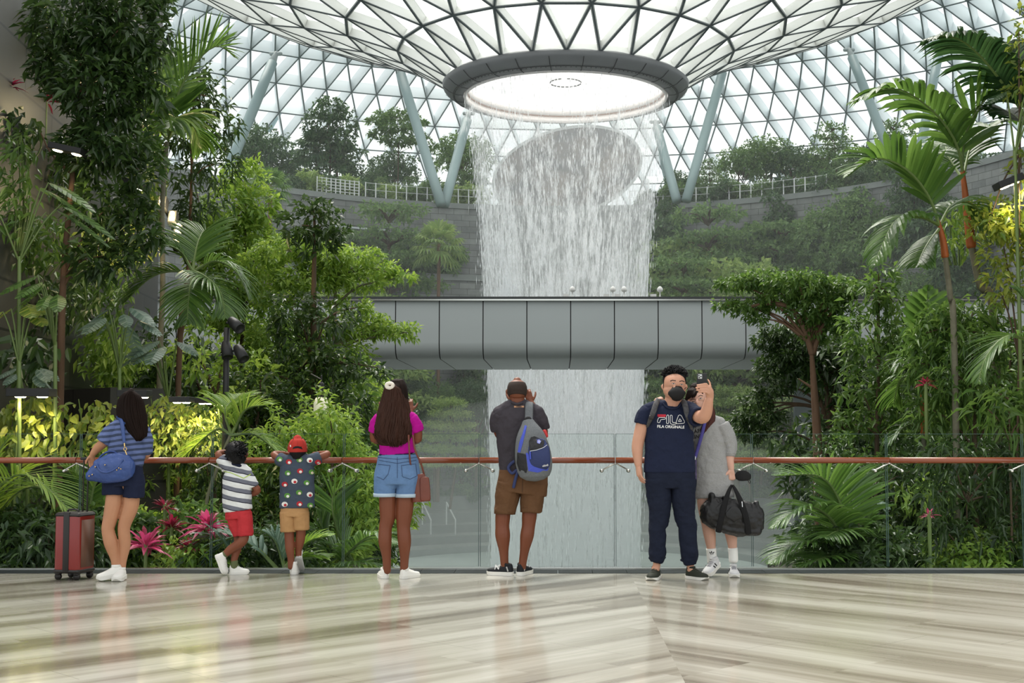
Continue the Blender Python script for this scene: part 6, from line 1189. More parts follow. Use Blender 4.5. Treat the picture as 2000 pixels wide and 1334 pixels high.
# ---------------------------------------------------------------- boy in the red cap
f = Fig(11.28, 576, 'person', 'small child in a red cap and tan shorts, arms on the handrail'); g = Geo()
f.head(g, 581, 852, 897, 34, 2, 1); f.T(g, [(581, 888), (581, 902)], [9, 10]); f.T(g, [(576, 1000), (580, 950), (580, 912)], [(17, 8), (20, 8), (18, 7)])
f.T(g, [(557, 901, 0), (543, 894, 6), (535, 888, 13), (545, 886, 30), (556, 886, 44)], [6, 7, 7, 5.8, 4.8]); f.hand(g, (557, 886, 45), (.6, 0, 1), (0, 1, 0), 1, .35, .62); f.T(g, [(605, 901, 0), (624, 893, 6), (640, 887, 13), (630, 886, 30), (620, 886, 44)], [6, 7, 7, 5.8, 4.8]); f.hand(g, (619, 886, 45), (-.6, 0, 1), (0, 1, 0), -1, .35, .62)
f.T(g, [(564, 1015), (565, 1045), (566, 1070, -1), (568, 1090), (568, 1108)], [10, 9.4, 9, 6.8, 6]); f.T(g, [(589, 1010), (588, 1036, 2), (586, 1056, 5), (583, 1074, 9), (583, 1088, 10)], [10, 9.4, 9, 6.8, 6]); f.out(g, 'body', S_brown, .005, 3)
g = Geo(); f.T(g, [(581, 896), (580, 915), (580, 945), (580, 975), (580, 991)], [(22, 11), (32, 15), (33, 16), (33, 16), (34, 17)], 'cuff', n=22); f.T(g, [(558, 901), (581, 893), (604, 901)], [9.5, 10, 9.5]); f.T(g, [(562, 902, 0), (550, 899, 3), (545, 896, 6)], [11.5, 12, 11.5], 'cuff'); f.T(g, [(600, 902, 0), (614, 897, 3), (625, 893, 6)], [11.5, 11.5, 10.5], 'cuff')
f.out(g, 'shirt', fabric('slate_blue_cloth', srgb(66, 76, 90)), disp=.010, key='shirt')
i_r = mat('print_crimson', (.42, .02, .03), .8); i_g = mat('print_green', (.09, .25, .04), .8); i_c = mat('print_cream', (.72, .62, .48), .8); i_w = mat('print_offwhite', (.75, .74, .70), .8)
for i, (x, y) in enumerate([(564, 902), (585, 898), (605, 899), (562, 924), (586, 920), (609, 922), (575, 940), (599, 943), (556, 946), (584, 962), (605, 966), (561, 968), (585, 984), (606, 987), (556, 985), (546, 897), (621, 903)]):
    rr = 6.0; c1, c2 = ((i_r, i_w), (i_g, i_c), (i_w, i_r), (i_g, i_w))[i % 4]
    f.patch('shirt', [(x + rr * math.cos(q), y + rr * .85 * math.sin(q)) for q in np.linspace(0, 6.28, 12, endpoint=False)], c1, 'printed_spot', .003); f.patch('shirt', [(x + 1 + rr * .5 * math.cos(q), y + 1.5 + rr * .45 * math.sin(q)) for q in np.linspace(0, 6.28, 10, endpoint=False)], c2, 'printed_spot', .0045)
g = Geo(); f.T(g, [(576, 988), (575, 1008)], [(25, 14), (27.5, 18)], 'cuff', n=20); f.T(g, [(562, 1000), (563, 1020), (563.5, 1038)], [(15, 16), (15, 16), (15, 16)], 'cuff'); f.T(g, [(588, 1000), (588, 1018), (588, 1034)], [(15, 16), (15, 16), (15, 15)], 'cuff'); f.out(g, 'shorts', fabric('tan_cloth', srgb(176, 136, 92)), disp=.010)
g = Geo(); f.T(g, [(581, 875, -2), (581, 884, -3), (581, 891, -3)], [(17, 20), (16, 18.5), (12, 13)]); f.out(g, 'hair', H_black, melt=False)
cap_m = fabric('cap_red_cloth', srgb(170, 52, 44), .1); g = Geo(); f.T(g, [(581, 856, 0), (581, 860, 0), (581, 868, 0), (581, 877, 0), (581, 883, 0)], [(8, 9), (13.5, 16), (17.2, 20.6), (18.3, 22.4), (18.5, 22.8)], 'start', n=24); f.T(g, [(581, 879, 14), (581, 881, 24), (581, 883, 34)], [(13, 1.4), (12, 1.4), (7, 1)], ref=(0, 0, 1)); cap = f.out(g, 'cap', cap_m, melt=False, key='cap'); g = Geo(); f.T(g, [(581, 850, 0), (581, 852, 0)], [1.6, 1.6]); f.out(g, 'button', cap_m, melt=False, parent=cap)
f.patch('cap', [(571, 877), (573, 873.5), (577, 871.6), (582, 871.3), (587, 872.5), (590.5, 875.5), (591, 877.5)], H_black, 'opening', .003, parent=cap); f.patch('cap', [(566, 869), (568, 869), (568.5, 873), (566.5, 873)], M_ink_w, 'small_tag', .003, parent=cap)
f.stroke('cap', [[(581, 853), (581, 870)], [(573, 855), (568, 868)], [(589, 855), (594, 868)]], .5, mat('cap_seam', (.3, .03, .02), .9), 'seam', parent=cap)
f.shoe((574, -4, 0), (576, 36, 0), .08, .085, M_wh, M_whs, collar=M_wh, sole_h=.022); f.shoe((581, 0, .135), (586, 30, .0), .078, .08, M_wh, M_grey, up=(0, .5, 1), collar=M_wh, sole_h=.02)

# ---------------------------------------------------------------- woman with long wavy hair
f = Fig(10.97, 774, 'person', 'person in a magenta t-shirt and denim shorts with long wavy brown hair'); g = Geo()
f.head(g, 774, 748, 800, 38, 2, 1); f.T(g, [(773, 790), (773, 815)], [9, 10]); f.T(g, [(776, 940), (775, 890), (773, 840), (773, 818)], [(30, 13), (24, 11), (26, 11), (20, 8)])
f.T(g, [(757, 945, 0), (757, 985, 0), (757, 1012, -1), (753, 1030, -2), (752, 1058, -4), (755, 1088, 0), (756, 1116, 2)], [16, 16.6, 14.8, 12.8, 12.9, 8.8, 7.6]); f.T(g, [(794, 945, 0), (791, 985, 0), (789, 1012, -1), (788, 1030, -2), (790, 1058, -4), (790, 1088, 0), (789, 1116, 2)], [16, 17, 15.2, 13, 13, 9, 7.8])
f.T(g, [(806, 822, 0), (815, 842, 3), (813, 860, 10), (806, 830, 26), (802, 804, 36)], [8, 9.5, 9.6, 8, 6]); f.hand(g, (802, 803, 37), (-.15, -1, .3), (0, 0, 1), -1, .45, .85); f.T(g, [(741, 822, 0), (732, 842, 3), (734, 860, 10), (742, 830, 26), (752, 804, 36)], [8, 9.5, 9.2, 8, 6]); f.hand(g, (752, 803, 37), (.3, -1, .3), (0, 0, 1), 1, .45, .85)
f.out(g, 'body', S_dbrown, .0052, 4)
mg = fabric('magenta_cloth', srgb(168, 10, 132), .3); g = Geo(); f.T(g, [(773, 806), (773, 828), (774, 858), (775, 876), (776, 887)], [(24, 12), (35, 17), (33, 17), (33, 18), (34.5, 19)], 'cuff', n=22); f.T(g, [(743, 817), (773, 807), (804, 817)], [11, 11, 11]); f.T(g, [(744, 818, 0), (735, 830, 1), (732, 844, 3)], [13, 12.5, 12], 'cuff'); f.T(g, [(803, 818, 0), (811, 830, 1), (815, 842, 3)], [13, 12.5, 12], 'cuff'); f.out(g, 'shirt', mg, disp=.012)
g = Geo(); f.T(g, [(776, 886.5), (776, 891.5)], [(35.5, 20), (37.5, 21.5)], 'cuff', n=24); f.out(g, 'waistband', M_navy, melt=False)
denim = mat('denim', srgb(96, 126, 166), .85, 0, .2, var=.28, vscale=9, bump=.35, bscale=30); g = Geo(); f.T(g, [(777, 889), (777, 905), (776, 928), (776, 945)], [(37, 20.5), (40, 23), (43.5, 26), (43.5, 26)], 'cuff', n=26); f.T(g, [(762, 925, -6), (761, 945, -5)], [(19, 20), (17, 18)]); f.T(g, [(791, 925, -6), (792, 945, -5)], [(19, 20), (17, 18)]); f.T(g, [(754, 930), (753, 950), (752.5, 968)], [(22, 22), (21.5, 22), (20.5, 21)], 'cuff'); f.T(g, [(797, 930), (796, 950), (795, 969)], [(22, 22), (21.5, 22), (20.8, 21)], 'cuff'); sh = f.out(g, 'shorts', denim, disp=.006, key='sh', smooth=3)
seam = mat('denim_seam', srgb(52, 66, 98), .9); f.stroke('sh', [[(776, 893), (776, 934)], [(740, 899), (776, 905), (813, 899)], [(737, 893), (776, 897), (816, 893)], [(738, 907), (762, 909), (758, 926), (749, 937), (736, 931)], [(784, 909), (812, 906), (815, 929), (801, 936), (786, 931), (784, 909)]], .9, seam, 'seam', parent=sh)
g = Geo(); f.T(g, [(752.5, 963), (752.5, 970)], [(23.4, 24), (23.2, 23.8)], 'cuff', n=22); f.out(g, 'turned_hem', fabric('denim_pale', srgb(172, 190, 206)), melt=False, parent=sh); g = Geo(); f.T(g, [(795.5, 964), (795.5, 971)], [(23.6, 24.2), (23.4, 24)], 'cuff', n=22); f.out(g, 'turned_hem', bpy.data.materials['denim_pale'], melt=False, parent=sh)
g = Geo(); f.T(g, [(785, 748, 0), (787, 760, -2), (789, 780, -2), (791, 800, 0)], [(7, 14), (9, 18), (9, 17), (7, 12)]); f.T(g, [(774, 750, 0), (774, 762, -1), (774, 780, 0)], [(14, 14), (18.5, 20), (18, 18)]); f.out(g, 'hair_crown', H_dark, .005, 4, parent=None)
f.strands([(750, 757, 768), (760, 750, 788), (775, 746, 795), (795, 741, 799), (815, 735, 802), (835, 731, 804), (852, 730, 804), (864, 741, 799), (874, 760, 785)], 950, .95, H_brown, depth=21, dz=-4, wave=3.0, endvar=.13, seed=9, freq=1.7)
g = Geo()
for k in range(11): a0 = k * .571; f.T(g, [(761 + 6.5 * math.cos(a0), 753 + 4.6 * math.sin(a0), -25), (761 + 6.5 * math.cos(a0 + .571), 753 + 4.6 * math.sin(a0 + .571), -25)], [3.9, 3.9], n=8, sub=1)
f.out(g, 'scrunchie', fabric('cream_cloth', (.74, .68, .60)), .004, 2, disp=.004, tex=CLOUDF)
f.shoe((751, -3, 0), (747, 52, 0), .092, .058, M_wh, M_whs, collar=M_wh); f.shoe((784, -6, 0), (817, 34, 0), .092, .058, M_wh, M_whs, lace=M_lace, collar=M_wh)
M_brl = mat('brown_leather', (.15, .035, .018), .4, 0, .5, var=.2, vscale=8, bump=.2, bscale=20); bo = f.w((821, 982, -6)); t = empty('shoulder_bag', bo); g = Geo(); f.T(g, [(817, 926, -6), (819, 945, -6), (821, 965, -6), (822, 980, -6)], [(13, 5), (16, 8), (18, 11), (18.5, 11)], 'cuff', n=20); soft(f, g, 'pouch', M_brl, t, sm=3)
g = Geo(); f.T(g, [(829, 935, -15), (830, 955, -17), (831, 975, -18)], [(9, 1.4), (10, 1.4), (10, 1.4)], n=10); soft(f, g, 'front_pocket', M_brl, t, melt=False)
for pts in ([(798, 850, -22), (800, 890, -24), (804, 928, -8)], [(806, 850, -16), (811, 880, -22), (822, 905, -16), (828, 926, -8)]): g = Geo(); f.T(g, pts, [(1.7, .7)] * len(pts), n=6); soft(f, g, 'strap', M_brl, t, melt=False)
tag(t, 'brown leather shoulder bag at the right hip of the long-haired woman', 'bag')

# ---------------------------------------------------------------- man with the backpack
f = Fig(11.2, 1000, 'person', 'balding person in a charcoal t-shirt and brown shorts, seen from behind'); g = Geo()
f.head(g, 1010, 737, 790, 38, 0, 1); f.T(g, [(1010, 772), (1010, 798)], [(14.5, 14), (16, 15)]); f.T(g, [(1020, 940), (1016, 880), (1012, 830), (1010, 805)], [(34, 13), (32, 13), (32, 12), (22, 9)])
f.T(g, [(984, 980, 0), (982, 1008, 0), (981, 1028, -1), (982, 1048, -4), (984, 1078, 0), (986, 1110, 3)], [14, 14.6, 13.6, 14.4, 9.2, 7.6]); f.T(g, [(1036, 980, 0), (1034, 1006, 0), (1032, 1028, -1), (1029, 1048, -4), (1024, 1078, 0), (1019, 1112, 3)], [14, 14.6, 13, 13.2, 8.8, 7.4])
f.T(g, [(972, 812, 0), (972, 834, 6), (978, 848, 20), (990, 812, 42), (1000, 786, 52)], [8.5, 9.5, 9.8, 8.5, 6.2]); f.hand(g, (1000, 785, 53), (.25, -1, .1), (.3, 0, 1), 1, .6, .95); f.T(g, [(1052, 812, 0), (1059, 834, 6), (1060, 846, 18), (1047, 806, 38), (1036, 786, 46)], [8.5, 9.5, 10, 9, 6.6]); f.hand(g, (1036, 786, 47), (-.3, -1, .1), (-.3, 0, 1), -1, .6, .95)
f.out(g, 'body', S_dbrown, .0052, 4, key='body')
g = Geo(); f.T(g, [(1010, 748, -1), (1010, 756, -2), (1010, 766, -3), (1010, 774, -5)], [(16.3, 19.4), (19.2, 23.2), (19.3, 23.2), (17, 19.5)], 'flat', n=28); f.out(g, 'cropped_hair', mat('stubble', (.030, .018, .014), .8, var=.5, vscale=200), melt=False)
ch = fabric('charcoal_cloth', srgb(62, 58, 64), .35); g = Geo(); f.T(g, [(1010, 791), (1011, 812), (1013, 845), (1017, 885), (1021, 915), (1022, 928)], [(30, 13), (46, 19), (44, 20), (43, 20), (45, 21), (46, 22)], 'cuff', n=26); f.T(g, [(975, 808), (1010, 791), (1050, 808)], [14, 13, 14]); f.T(g, [(976, 810, 0), (971, 825, 4), (974, 840, 8)], [15, 14.5, 13.5], 'cuff'); f.T(g, [(1048, 810, 0), (1056, 825, 4), (1060, 838, 8)], [15.5, 14.5, 13], 'cuff'); f.out(g, 'shirt', ch, disp=.014, key='shirt')
g = Geo(); f.T(g, [(1000, 786, -15), (1010, 789, -17), (1020, 786, -15)], [(2.4, 2)] * 3); f.out(g, 'collar', ch, melt=False)
M_tan = mat('print_copper', (.50, .27, .15), .6); f.patch('shirt', [(1004, 792.5), (1023.5, 792.5), (1023.5, 796), (1004, 796)], M_tan, 'neck_print', .003); f.stroke('shirt', [[(1008, 794.3), (1019, 794.3)]], 1.2, M_ink_k, 'neck_print', .0045)
g = Geo(); f.T(g, [(1022, 918), (1021, 940), (1018, 962)], [(46, 21), (48, 24), (49, 26)], 'cuff', n=26); f.T(g, [(996, 945), (990, 975), (986, 1002)], [(25, 23), (22, 21), (20, 20)], 'cuff'); f.T(g, [(1041, 945), (1039, 972), (1037, 999)], [(25, 23), (22, 21), (20, 20)], 'cuff'); sh = f.out(g, 'shorts', fabric('brown_cloth', srgb(98, 70, 48), .35), disp=.012, key='sh')
for c, w_ in ((986, 20.8), (1037, 20.8)): g = Geo(); f.T(g, [(c, 991), (c, 1003 if c < 1000 else 1000)], [(w_, 21)] * 2, 'cuff', n=22); f.out(g, 'rolled_hem', bpy.data.materials['brown_cloth'], melt=False, parent=sh)
f.stroke('sh', [[(1021, 930), (1020, 962)]], .8, mat('brown_seam', (.05, .028, .015), .9), 'seam', parent=sh)
M_nb = fabric('shoe_black', (.015, .017, .02), .2, .6)
for hl, te, lp in (((1001, -4, 0), (952, 14, 0), [(968, 1112), (968, 1101), (975, 1112), (975, 1101)]), ((1014, -6, 0), (1034, 48, 0), None)):
    sh_ = f.shoe(hl, te, .098, .068, M_nb, M_whs, lace=M_lace, collar=M_nb, sole_h=.032, stripes=(M_grey, (.12,)))
# the white letter on the shoe sides
def shoe_letter(f, body, px, py, dz, h, m):
    c = bpy.data.curves.new('t', 'FONT'); c.body = body; c.align_x = 'CENTER'; c.align_y = 'CENTER'; c.extrude = .02; c.shear = .2; c.offset = .02; o = bpy.data.objects.new('t', c); COL.objects.link(o); me = bpy.data.meshes.new_from_object(o.evaluated_get(bpy.context.evaluated_depsgraph_get())); bpy.data.objects.remove(o)
    k = h * f.k / .7; me.transform(Matrix.Translation(Vector(f.w((px, py, dz)) - f.O)) @ Matrix.Rotation(R(90), 4, 'X') @ Matrix.Diagonal((k, k, k, 1))); return link('letter', me, m, f.t)
shoe_letter(f, 'N', 970, 1108, -9, 9, M_ink_w); shoe_letter(f, 'N', 1030, 1109, 24, 7, M_ink_w)
# backpack
bo = f.w((1042, 925, -44)); t = empty('backpack', bo); b_navy = mat('pack_navy', (.022, .035, .12), .6, bump=.2, bscale=40); b_blue = mat('pack_blue', (.055, .085, .48), .6); b_grey = mat('pack_grey', (.13, .14, .15), .8, var=.4, vscale=120); b_blk = mat('pack_black', (.014, .014, .016), .6, bump=.3, bscale=30)
f.bvh = {}; g = Geo(); f.T(g, [(1032, 826, -34), (1036, 850, -40), (1040, 880, -42), (1043, 905, -42), (1044, 920, -42)], [(13, 10), (27, 17), (34, 20), (35, 21), (33, 20)], n=26); me = bake(g, 'main_body', .0055, 4, 0, None, bo); o = link('main_body', me, b_grey, t)
f.O = np.array(bo); f.t = t; f.bvh['p'] = BVHTree.FromPolygons([v.co for v in me.vertices], [p.vertices[:] for p in me.polygons])
f.patch('p', [(1010, 884), (1022, 886), (1027, 888), (1030, 916), (1028, 924), (1014, 920), (1009, 905)], b_blk, 'side_panel', .004); f.patch('p', [(1025, 830), (1021, 845), (1014, 865), (1011, 883), (1016, 884), (1021, 866), (1026, 846), (1029, 832)], b_blue, 'edge_panel', .004)
f.patch('p', [(1027, 885), (1030, 884), (1036, 912), (1060, 917), (1073, 909), (1070, 919), (1050, 923), (1032, 920)], b_blue, 'base_panel', .005)
g = Geo(); f.T(g, [(1052, 862, -58), (1052, 875, -61), (1054, 893, -62), (1055, 908, -60), (1055, 914, -57)], [(14, 4), (20, 6), (20.5, 7), (19, 6), (15, 4)], n=20); me = bake(g, 'front_pocket', .005, 4, 0, None, bo); link('front_pocket', me, b_navy, t); f.bvh['q'] = BVHTree.FromPolygons([v.co for v in me.vertices], [p.vertices[:] for p in me.polygons])
f.patch(('q', 'p'), [(1033, 862), (1037, 854), (1044, 852), (1062, 860), (1070, 866), (1060, 874), (1046, 879), (1034, 880)], b_blk, 'upper_pocket', .004); f.patch(('q', 'p'), [(1049, 860), (1053, 858), (1057, 862), (1054, 867), (1049, 865)], mat('patch_lilac', (.22, .24, .6), .6), 'logo_patch', .007)
f.stroke(('q', 'p'), [[(1051, 864), (1053, 860)], [(1053, 865), (1055, 861)]], .6, M_ink_w, 'logo_patch', .009)
f.stroke(('q', 'p'), [[(1035, 881), (1048, 879), (1062, 874), (1072, 866)]], .8, M_silver, 'zip', .006); f.stroke(('q', 'p'), [[(1035, 882), (1036, 897)]], 3, b_blue, 'zip_pull', .008)
f.text(('q', 'p'), 'wildcraft', 1065, 909, 12, M_ink_w, 4.2, 'lettering', .006, rot=-.22, bold=.02)
def strap(name, pts, wpx, m): g = Geo(); f.T(g, pts, [(wpx, 1.4)] * len(pts), n=8, sub=5); return link(name, g.mesh(name, True, bo), m, t)
strap('shoulder_strap', [(1034, 790, 2), (1034, 786, -8), (1033.5, 795, -20), (1033, 812, -26), (1032, 824, -36)], 8, b_grey); strap('waist_strap', [(1012, 898, -26), (1000, 904, -24), (993, 914, -24), (1000, 924, -26), (1010, 918, -28)], 3, b_navy); strap('waist_strap', [(1013, 918, -30), (1007, 935, -30), (1003, 952, -29)], 3, b_navy); strap('edge_piping', [(1020, 832, -28), (1010, 850, -26), (1006, 875, -26), (1006, 900, -28), (1010, 915, -32)], 1.5, b_blk)
strap('top_loop', [(1026, 826, -36), (1027, 818, -38), (1034, 816, -38), (1038, 824, -38)], 2.4, b_blk); g = Geo(); f.T(g, [(1063, 842, -30), (1067, 852, -32)], [4, 4]); link('red_tag', g.mesh('red_tag', True, bo), mat('tag_red', (.5, .03, .03), .6), t)
tag(t, 'blue and grey backpack hanging from the right shoulder of the balding man', 'backpack')
# ---------------------------------------------------------------- man taking the picture
f = Fig(10.97, 1310, 'person', 'person in a navy t-shirt and joggers with a black face mask, holding up a phone'); man = f; g = Geo()
f.head(g, 1317, 722, 786, 44, 0, -1, nose=True, jaw=1.12); f.T(g, [(1316, 772, 2), (1313, 802, 4)], [(16, 15), (19, 15)]); f.T(g, [(1308, 930), (1308, 880), (1308, 830), (1309, 806)], [(36, 13), (37, 13), (37, 12), (25, 9)])
f.T(g, [(1258, 808, 0), (1254, 830, 0), (1246, 866, 0), (1245, 884, -2), (1247, 908, -5)], [10, 12.4, 11.8, 10.5, 7.4]); f.hand(g, (1247, 908, -5), (.12, 1, -.1), (.9, 0, .35), -1, .28, 1.0, thumb=(.75, .6, .1))
f.T(g, [(1350, 806, 0), (1362, 812, -22), (1373, 815, -40), (1380, 803, -52), (1385, 780, -64)], [10, 12.4, 12.8, 11.6, 8]); f.T(g, [(1385, 784, -62), (1386.5, 775, -66), (1385.5, 766, -73), (1383, 757, -77)], [7.6, (7.6, 5), (8.6, 4.6), (6.5, 3.6)], n=12)
for (y0, y1, xt, yk) in ((757, 751.5, 1361, 750), (761, 756.5, 1359, 755.5), (765, 761.5, 1360.5, 761), (769, 766, 1364, 766)): f.T(g, [(1383, y0, -76), (1380, yk, -80.5), (1371, y1 - .6, -81), (xt + 2, y1 + .6, -80), (xt, y1 + .9, -78)], [2.6, 2.15, 1.95, 1.8, 1.5], n=9, sub=2)
f.T(g, [(1386, 764, -74), (1387.5, 754, -76), (1385.5, 746, -74), (1382.5, 741.5, -71)], [2.9, 2.2, 1.95, 1.6], n=9, sub=2); f.T(g, [(1383, 770, -66), (1378, 762, -64), (1372, 756, -64.5), (1368, 752, -66)], [3.4, 2.9, 2.4, 1.9], n=9, sub=2)
f.T(g, [(1286, 970), (1287, 1040), (1283, 1100), (1280, 1112, -2)], [13, 9, 7.4, 8]); f.T(g, [(1335, 970), (1340, 1040), (1348, 1102), (1350, 1114, -2)], [13, 9, 7.4, 8])
body = f.out(g, 'body', S_light, .005, 3, key='body')
def short_hair(f, cx, top, w, dz, front, m, n=950, seed=2):
    g = Geo(); f.T(g, [(cx, top + 8, dz), (cx, top + 12, dz + 1), (cx + .5, top + 20, dz + 5), (cx + .5, top + 34, dz + 9)], [(13, 14), (20.5, 21), (22.6, 20), (21.5, 14)])
    f.tufts(g, cx, top + 16, 22, 17, dz + 3, 21, n, 6.5, 1.15, seed, dirf=(.3, -.6, -.1), amin=-.12, face=-1); return f.out(g, 'hair', m, melt=False)
short_hair(f, 1317, 719, 44, 0, -1, H_black)
g = Geo(); f.T(g, [(1296, 740, -2), (1296.5, 750, -3), (1296, 758, -2)], [(1.8, 6), (1.6, 5), (1, 3)], n=8); f.T(g, [(1338.5, 738, -2), (1339, 748, -3)], [(1.8, 6), (1.2, 4)], n=8); f.out(g, 'sideburn', H_black, melt=False)
M_eyew = mat('eye_white', (.75, .72, .70), .3); M_iris = mat('iris_dark', (.01, .007, .006), .15, 0, .7); M_brow = mat('brow_black', (.02, .014, .012), .8); M_lip = mat('lip_rose', (.42, .13, .11), .5); M_lid = mat('lid_line', (.06, .03, .025), .7)
def eye(f, x, y, w=3.3, h=.95, rot=0.0, key='body'):
    ca, sa = math.cos(rot), math.sin(rot); P = lambda a, b: (x + a * ca - b * sa, y + a * sa + b * ca)
    o = f.patch(key, [P(w * math.cos(q), h * math.sin(q)) for q in np.linspace(0, 6.28, 14, endpoint=False)], M_eyew, 'eye', .0008); f.patch(key, [P(1.15 * math.cos(q), 1.15 * math.sin(q)) for q in np.linspace(0, 6.28, 10, endpoint=False)], M_iris, 'iris', .0016, parent=o)
    f.stroke(key, [[P(-w * 1.1, .2), P(-w * .5, -h * .95), P(w * .4, -h * 1.0), P(w * 1.12, .1)]], .7, M_lid, 'eyelid', .002, parent=o)
eye(f, 1315.5, 749.3, rot=.05); eye(f, 1331.5, 751, 3.3, rot=.1)
f.stroke('body', [[(1309, 744.5), (1313, 742.6), (1320, 743.6)]], 1.7, M_brow, 'eyebrow', .0015); f.stroke('body', [[(1327, 745.2), (1332, 743.6), (1337, 745.8)]], 1.6, M_brow, 'eyebrow', .0015)
f.stroke('body', [[(1315, 774), (1320, 775), (1326, 774)]], 1.8, M_lip, 'mouth', .001)
M_mask = fabric('mask_black', (.014, .014, .015), .15, .7, .1); g = Geo()
f.T(g, [(1322, 757, -27), (1322, 761, -30), (1322, 768, -32), (1322, 775, -29), (1321, 781, -23)], [(4, 2.5), (11.5, 6), (16.5, 8), (13, 7.5), (5, 3)], n=22); f.T(g, [(1322, 760, -20), (1322, 768, -20), (1322, 777, -18)], [(12, 7), (17.5, 9), (11, 7)], n=22); mk = f.out(g, 'face_mask', M_mask, .004, 3, key='mask')
g = Geo(); f.T(g, [(1305, 758, -18), (1298, 754, -8), (1295, 752, -1)], [.6] * 3, n=6); f.T(g, [(1306, 771, -18), (1299, 766, -8), (1295, 762, -1)], [.6] * 3, n=6); f.T(g, [(1337, 760, -18), (1341, 756, -2)], [.6] * 2, n=6); f.out(g, 'ear_loop', M_mask, melt=False, parent=mk)
g = Geo(); f.T(g, [(1310, 796, 2), (1309, 812), (1308, 835), (1307, 862), (1308, 895), (1308, 922)], [(28, 14), (44, 19), (46, 22), (46, 24), (48, 24), (49, 24)], 'cuff', n=28); f.T(g, [(1266, 802, 0), (1284, 796, 2), (1310, 793, 4), (1336, 796, 2), (1352, 803, 0)], [14, 13, 11, 13, 15]); f.T(g, [(1268, 803, 0), (1259, 814, 0), (1255, 828, 0)], [16, 16.5, 16.5], 'cuff', n=18); f.T(g, [(1346, 804, 2), (1356, 811, -14), (1364, 815, -26)], [17, 18, 18.5], 'cuff', n=18)
f.out(g, 'shirt', M_navy, disp=.011, key='shirt')
g = Geo(); f.T(g, [(1295, 788, -10), (1301, 795, -15), (1312, 799, -17), (1324, 796, -15), (1331, 788, -10)], [(1.6, 1.6)] * 5, n=8); f.out(g, 'neckband', M_navy, melt=False)
K = ['shirt']; SX = lambda pts: [(1230 + x / 6.67, 700 + y / 6.67) for x, y in pts]
f.patch(K, SX([(362, 728), (470, 730), (472, 745), (462, 764), (372, 764), (360, 748)]), M_ink_r, 'red_bar', .0032)
f.stroke(K, [SX([(380, 838), (362, 832), (360, 815), (372, 780), (386, 770), (462, 770), (468, 778), (462, 792), (406, 798), (398, 812), (392, 832), (380, 838)]),
    SX([(486, 740), (480, 760), (478, 840), (486, 850), (500, 850), (506, 840), (506, 745), (498, 736), (486, 740)]),
    SX([(528, 744), (526, 830), (534, 852), (556, 860), (590, 858), (606, 850), (602, 838), (560, 834), (554, 820), (552, 745), (540, 738), (528, 744)]),
    SX([(604, 830), (634, 745), (652, 736), (672, 746), (712, 820), (712, 838), (696, 846), (620, 852), (604, 842), (604, 830)]), SX([(634, 822), (652, 786), (676, 820), (634, 822)])], .95, M_ink_w, 'letter_outline', .0036)
f.text(K, 'FILA ORIGINALE', 1310.2, 833.5, 53, M_ink_w, 5.6, 'lettering', .0034, rot=.03, bold=.018)
nv = fabric('joggers_navy', (.010, .014, .030), .4); g = Geo(); f.T(g, [(1308, 914), (1309, 936), (1310, 952)], [(46, 22), (48, 24), (40, 22)], 'flat', n=26); f.T(g, [(1284, 936), (1288, 978), (1287, 1018), (1284, 1028), (1284, 1060), (1284, 1084), (1282, 1098)], [(24, 23), (22, 21), (18, 17), (16, 16), (15.5, 15.5), (15, 15), (11, 12)], 'cuff', n=20); f.T(g, [(1335, 936), (1335, 978), (1338, 1014), (1342, 1026), (1344, 1060), (1347, 1086), (1348, 1102)], [(24, 23), (22, 21), (18.5, 17), (17, 16), (16, 16), (15.5, 15.5), (11.5, 12)], 'cuff', n=20)
for (x, y, w_) in ((1288, 1019, 17), (1284, 1026, 15), (1339, 1016, 17), (1341, 1025, 16), (1284, 1090, 15), (1346, 1094, 15)): f.T(g, [(x - w_, y, 2), (x, y + 1, -12), (x + w_, y - 1, 2)], [1.8, 2.6, 1.8], n=8)
f.out(g, 'joggers', nv, disp=.014)
g_gr = fabric('shoe_olive_dark', (.028, .032, .024), .2, .7); lace_k = mat('lace_olive', (.05, .052, .04), .7)
f.shoe((1283, 16, 0), (1271, -40, 0), .104, .07, g_gr, M_whs, lace=lace_k, collar=g_gr); f.shoe((1342, 8, 0), (1381, -32, 0), .104, .07, g_gr, M_whs, lace=lace_k, collar=g_gr)
camo = mat('camo_grey', (.06, .06, .065), .8, var=.9, vscale=45); bo = f.w((1308, 900, 24)); 
def thing_at(name, p, label, cat): t = empty(name, p); tag(t, label, cat); return t
t = thing_at('backpack', bo, 'dark backpack worn by the masked man, only its patterned straps showing in front', 'backpack'); g = Geo(); f.T(g, [(1308, 812, 40), (1308, 850, 46), (1308, 900, 46)], [(34, 16), (42, 22), (42, 22)], n=20); link('main_body', bake(g, 'main_body', .006, 4, 0, None, bo), b_blk, t)
for pts in ([(1288, 782, 16), (1286, 781, 0), (1281, 790, -17), (1277, 802, -24), (1272, 815, -25), (1265, 832, -12), (1261, 850, 20)], [(1332, 783, 16), (1334, 782, 0), (1338, 791, -19), (1341, 804, -26), (1345, 818, -25), (1351, 838, -12), (1354, 856, 20)]):
    g = Geo(); f.T(g, pts, [(5.4, 2)] * 4 + [(4.6, 1.8)] + [(3, 1.2)] * 2, n=10); o = link('shoulder_strap', g.mesh('shoulder_strap', True, bo), camo, t); q = pts[4]; g = Geo(); f.T(g, [(q[0] - 3, q[1], q[2] - 2.4), (q[0] + 3, q[1] + 1, q[2] - 2.4)], [(4, 1.2)] * 2, n=8); link('buckle', g.mesh('buckle', True, bo), M_blkp, o)
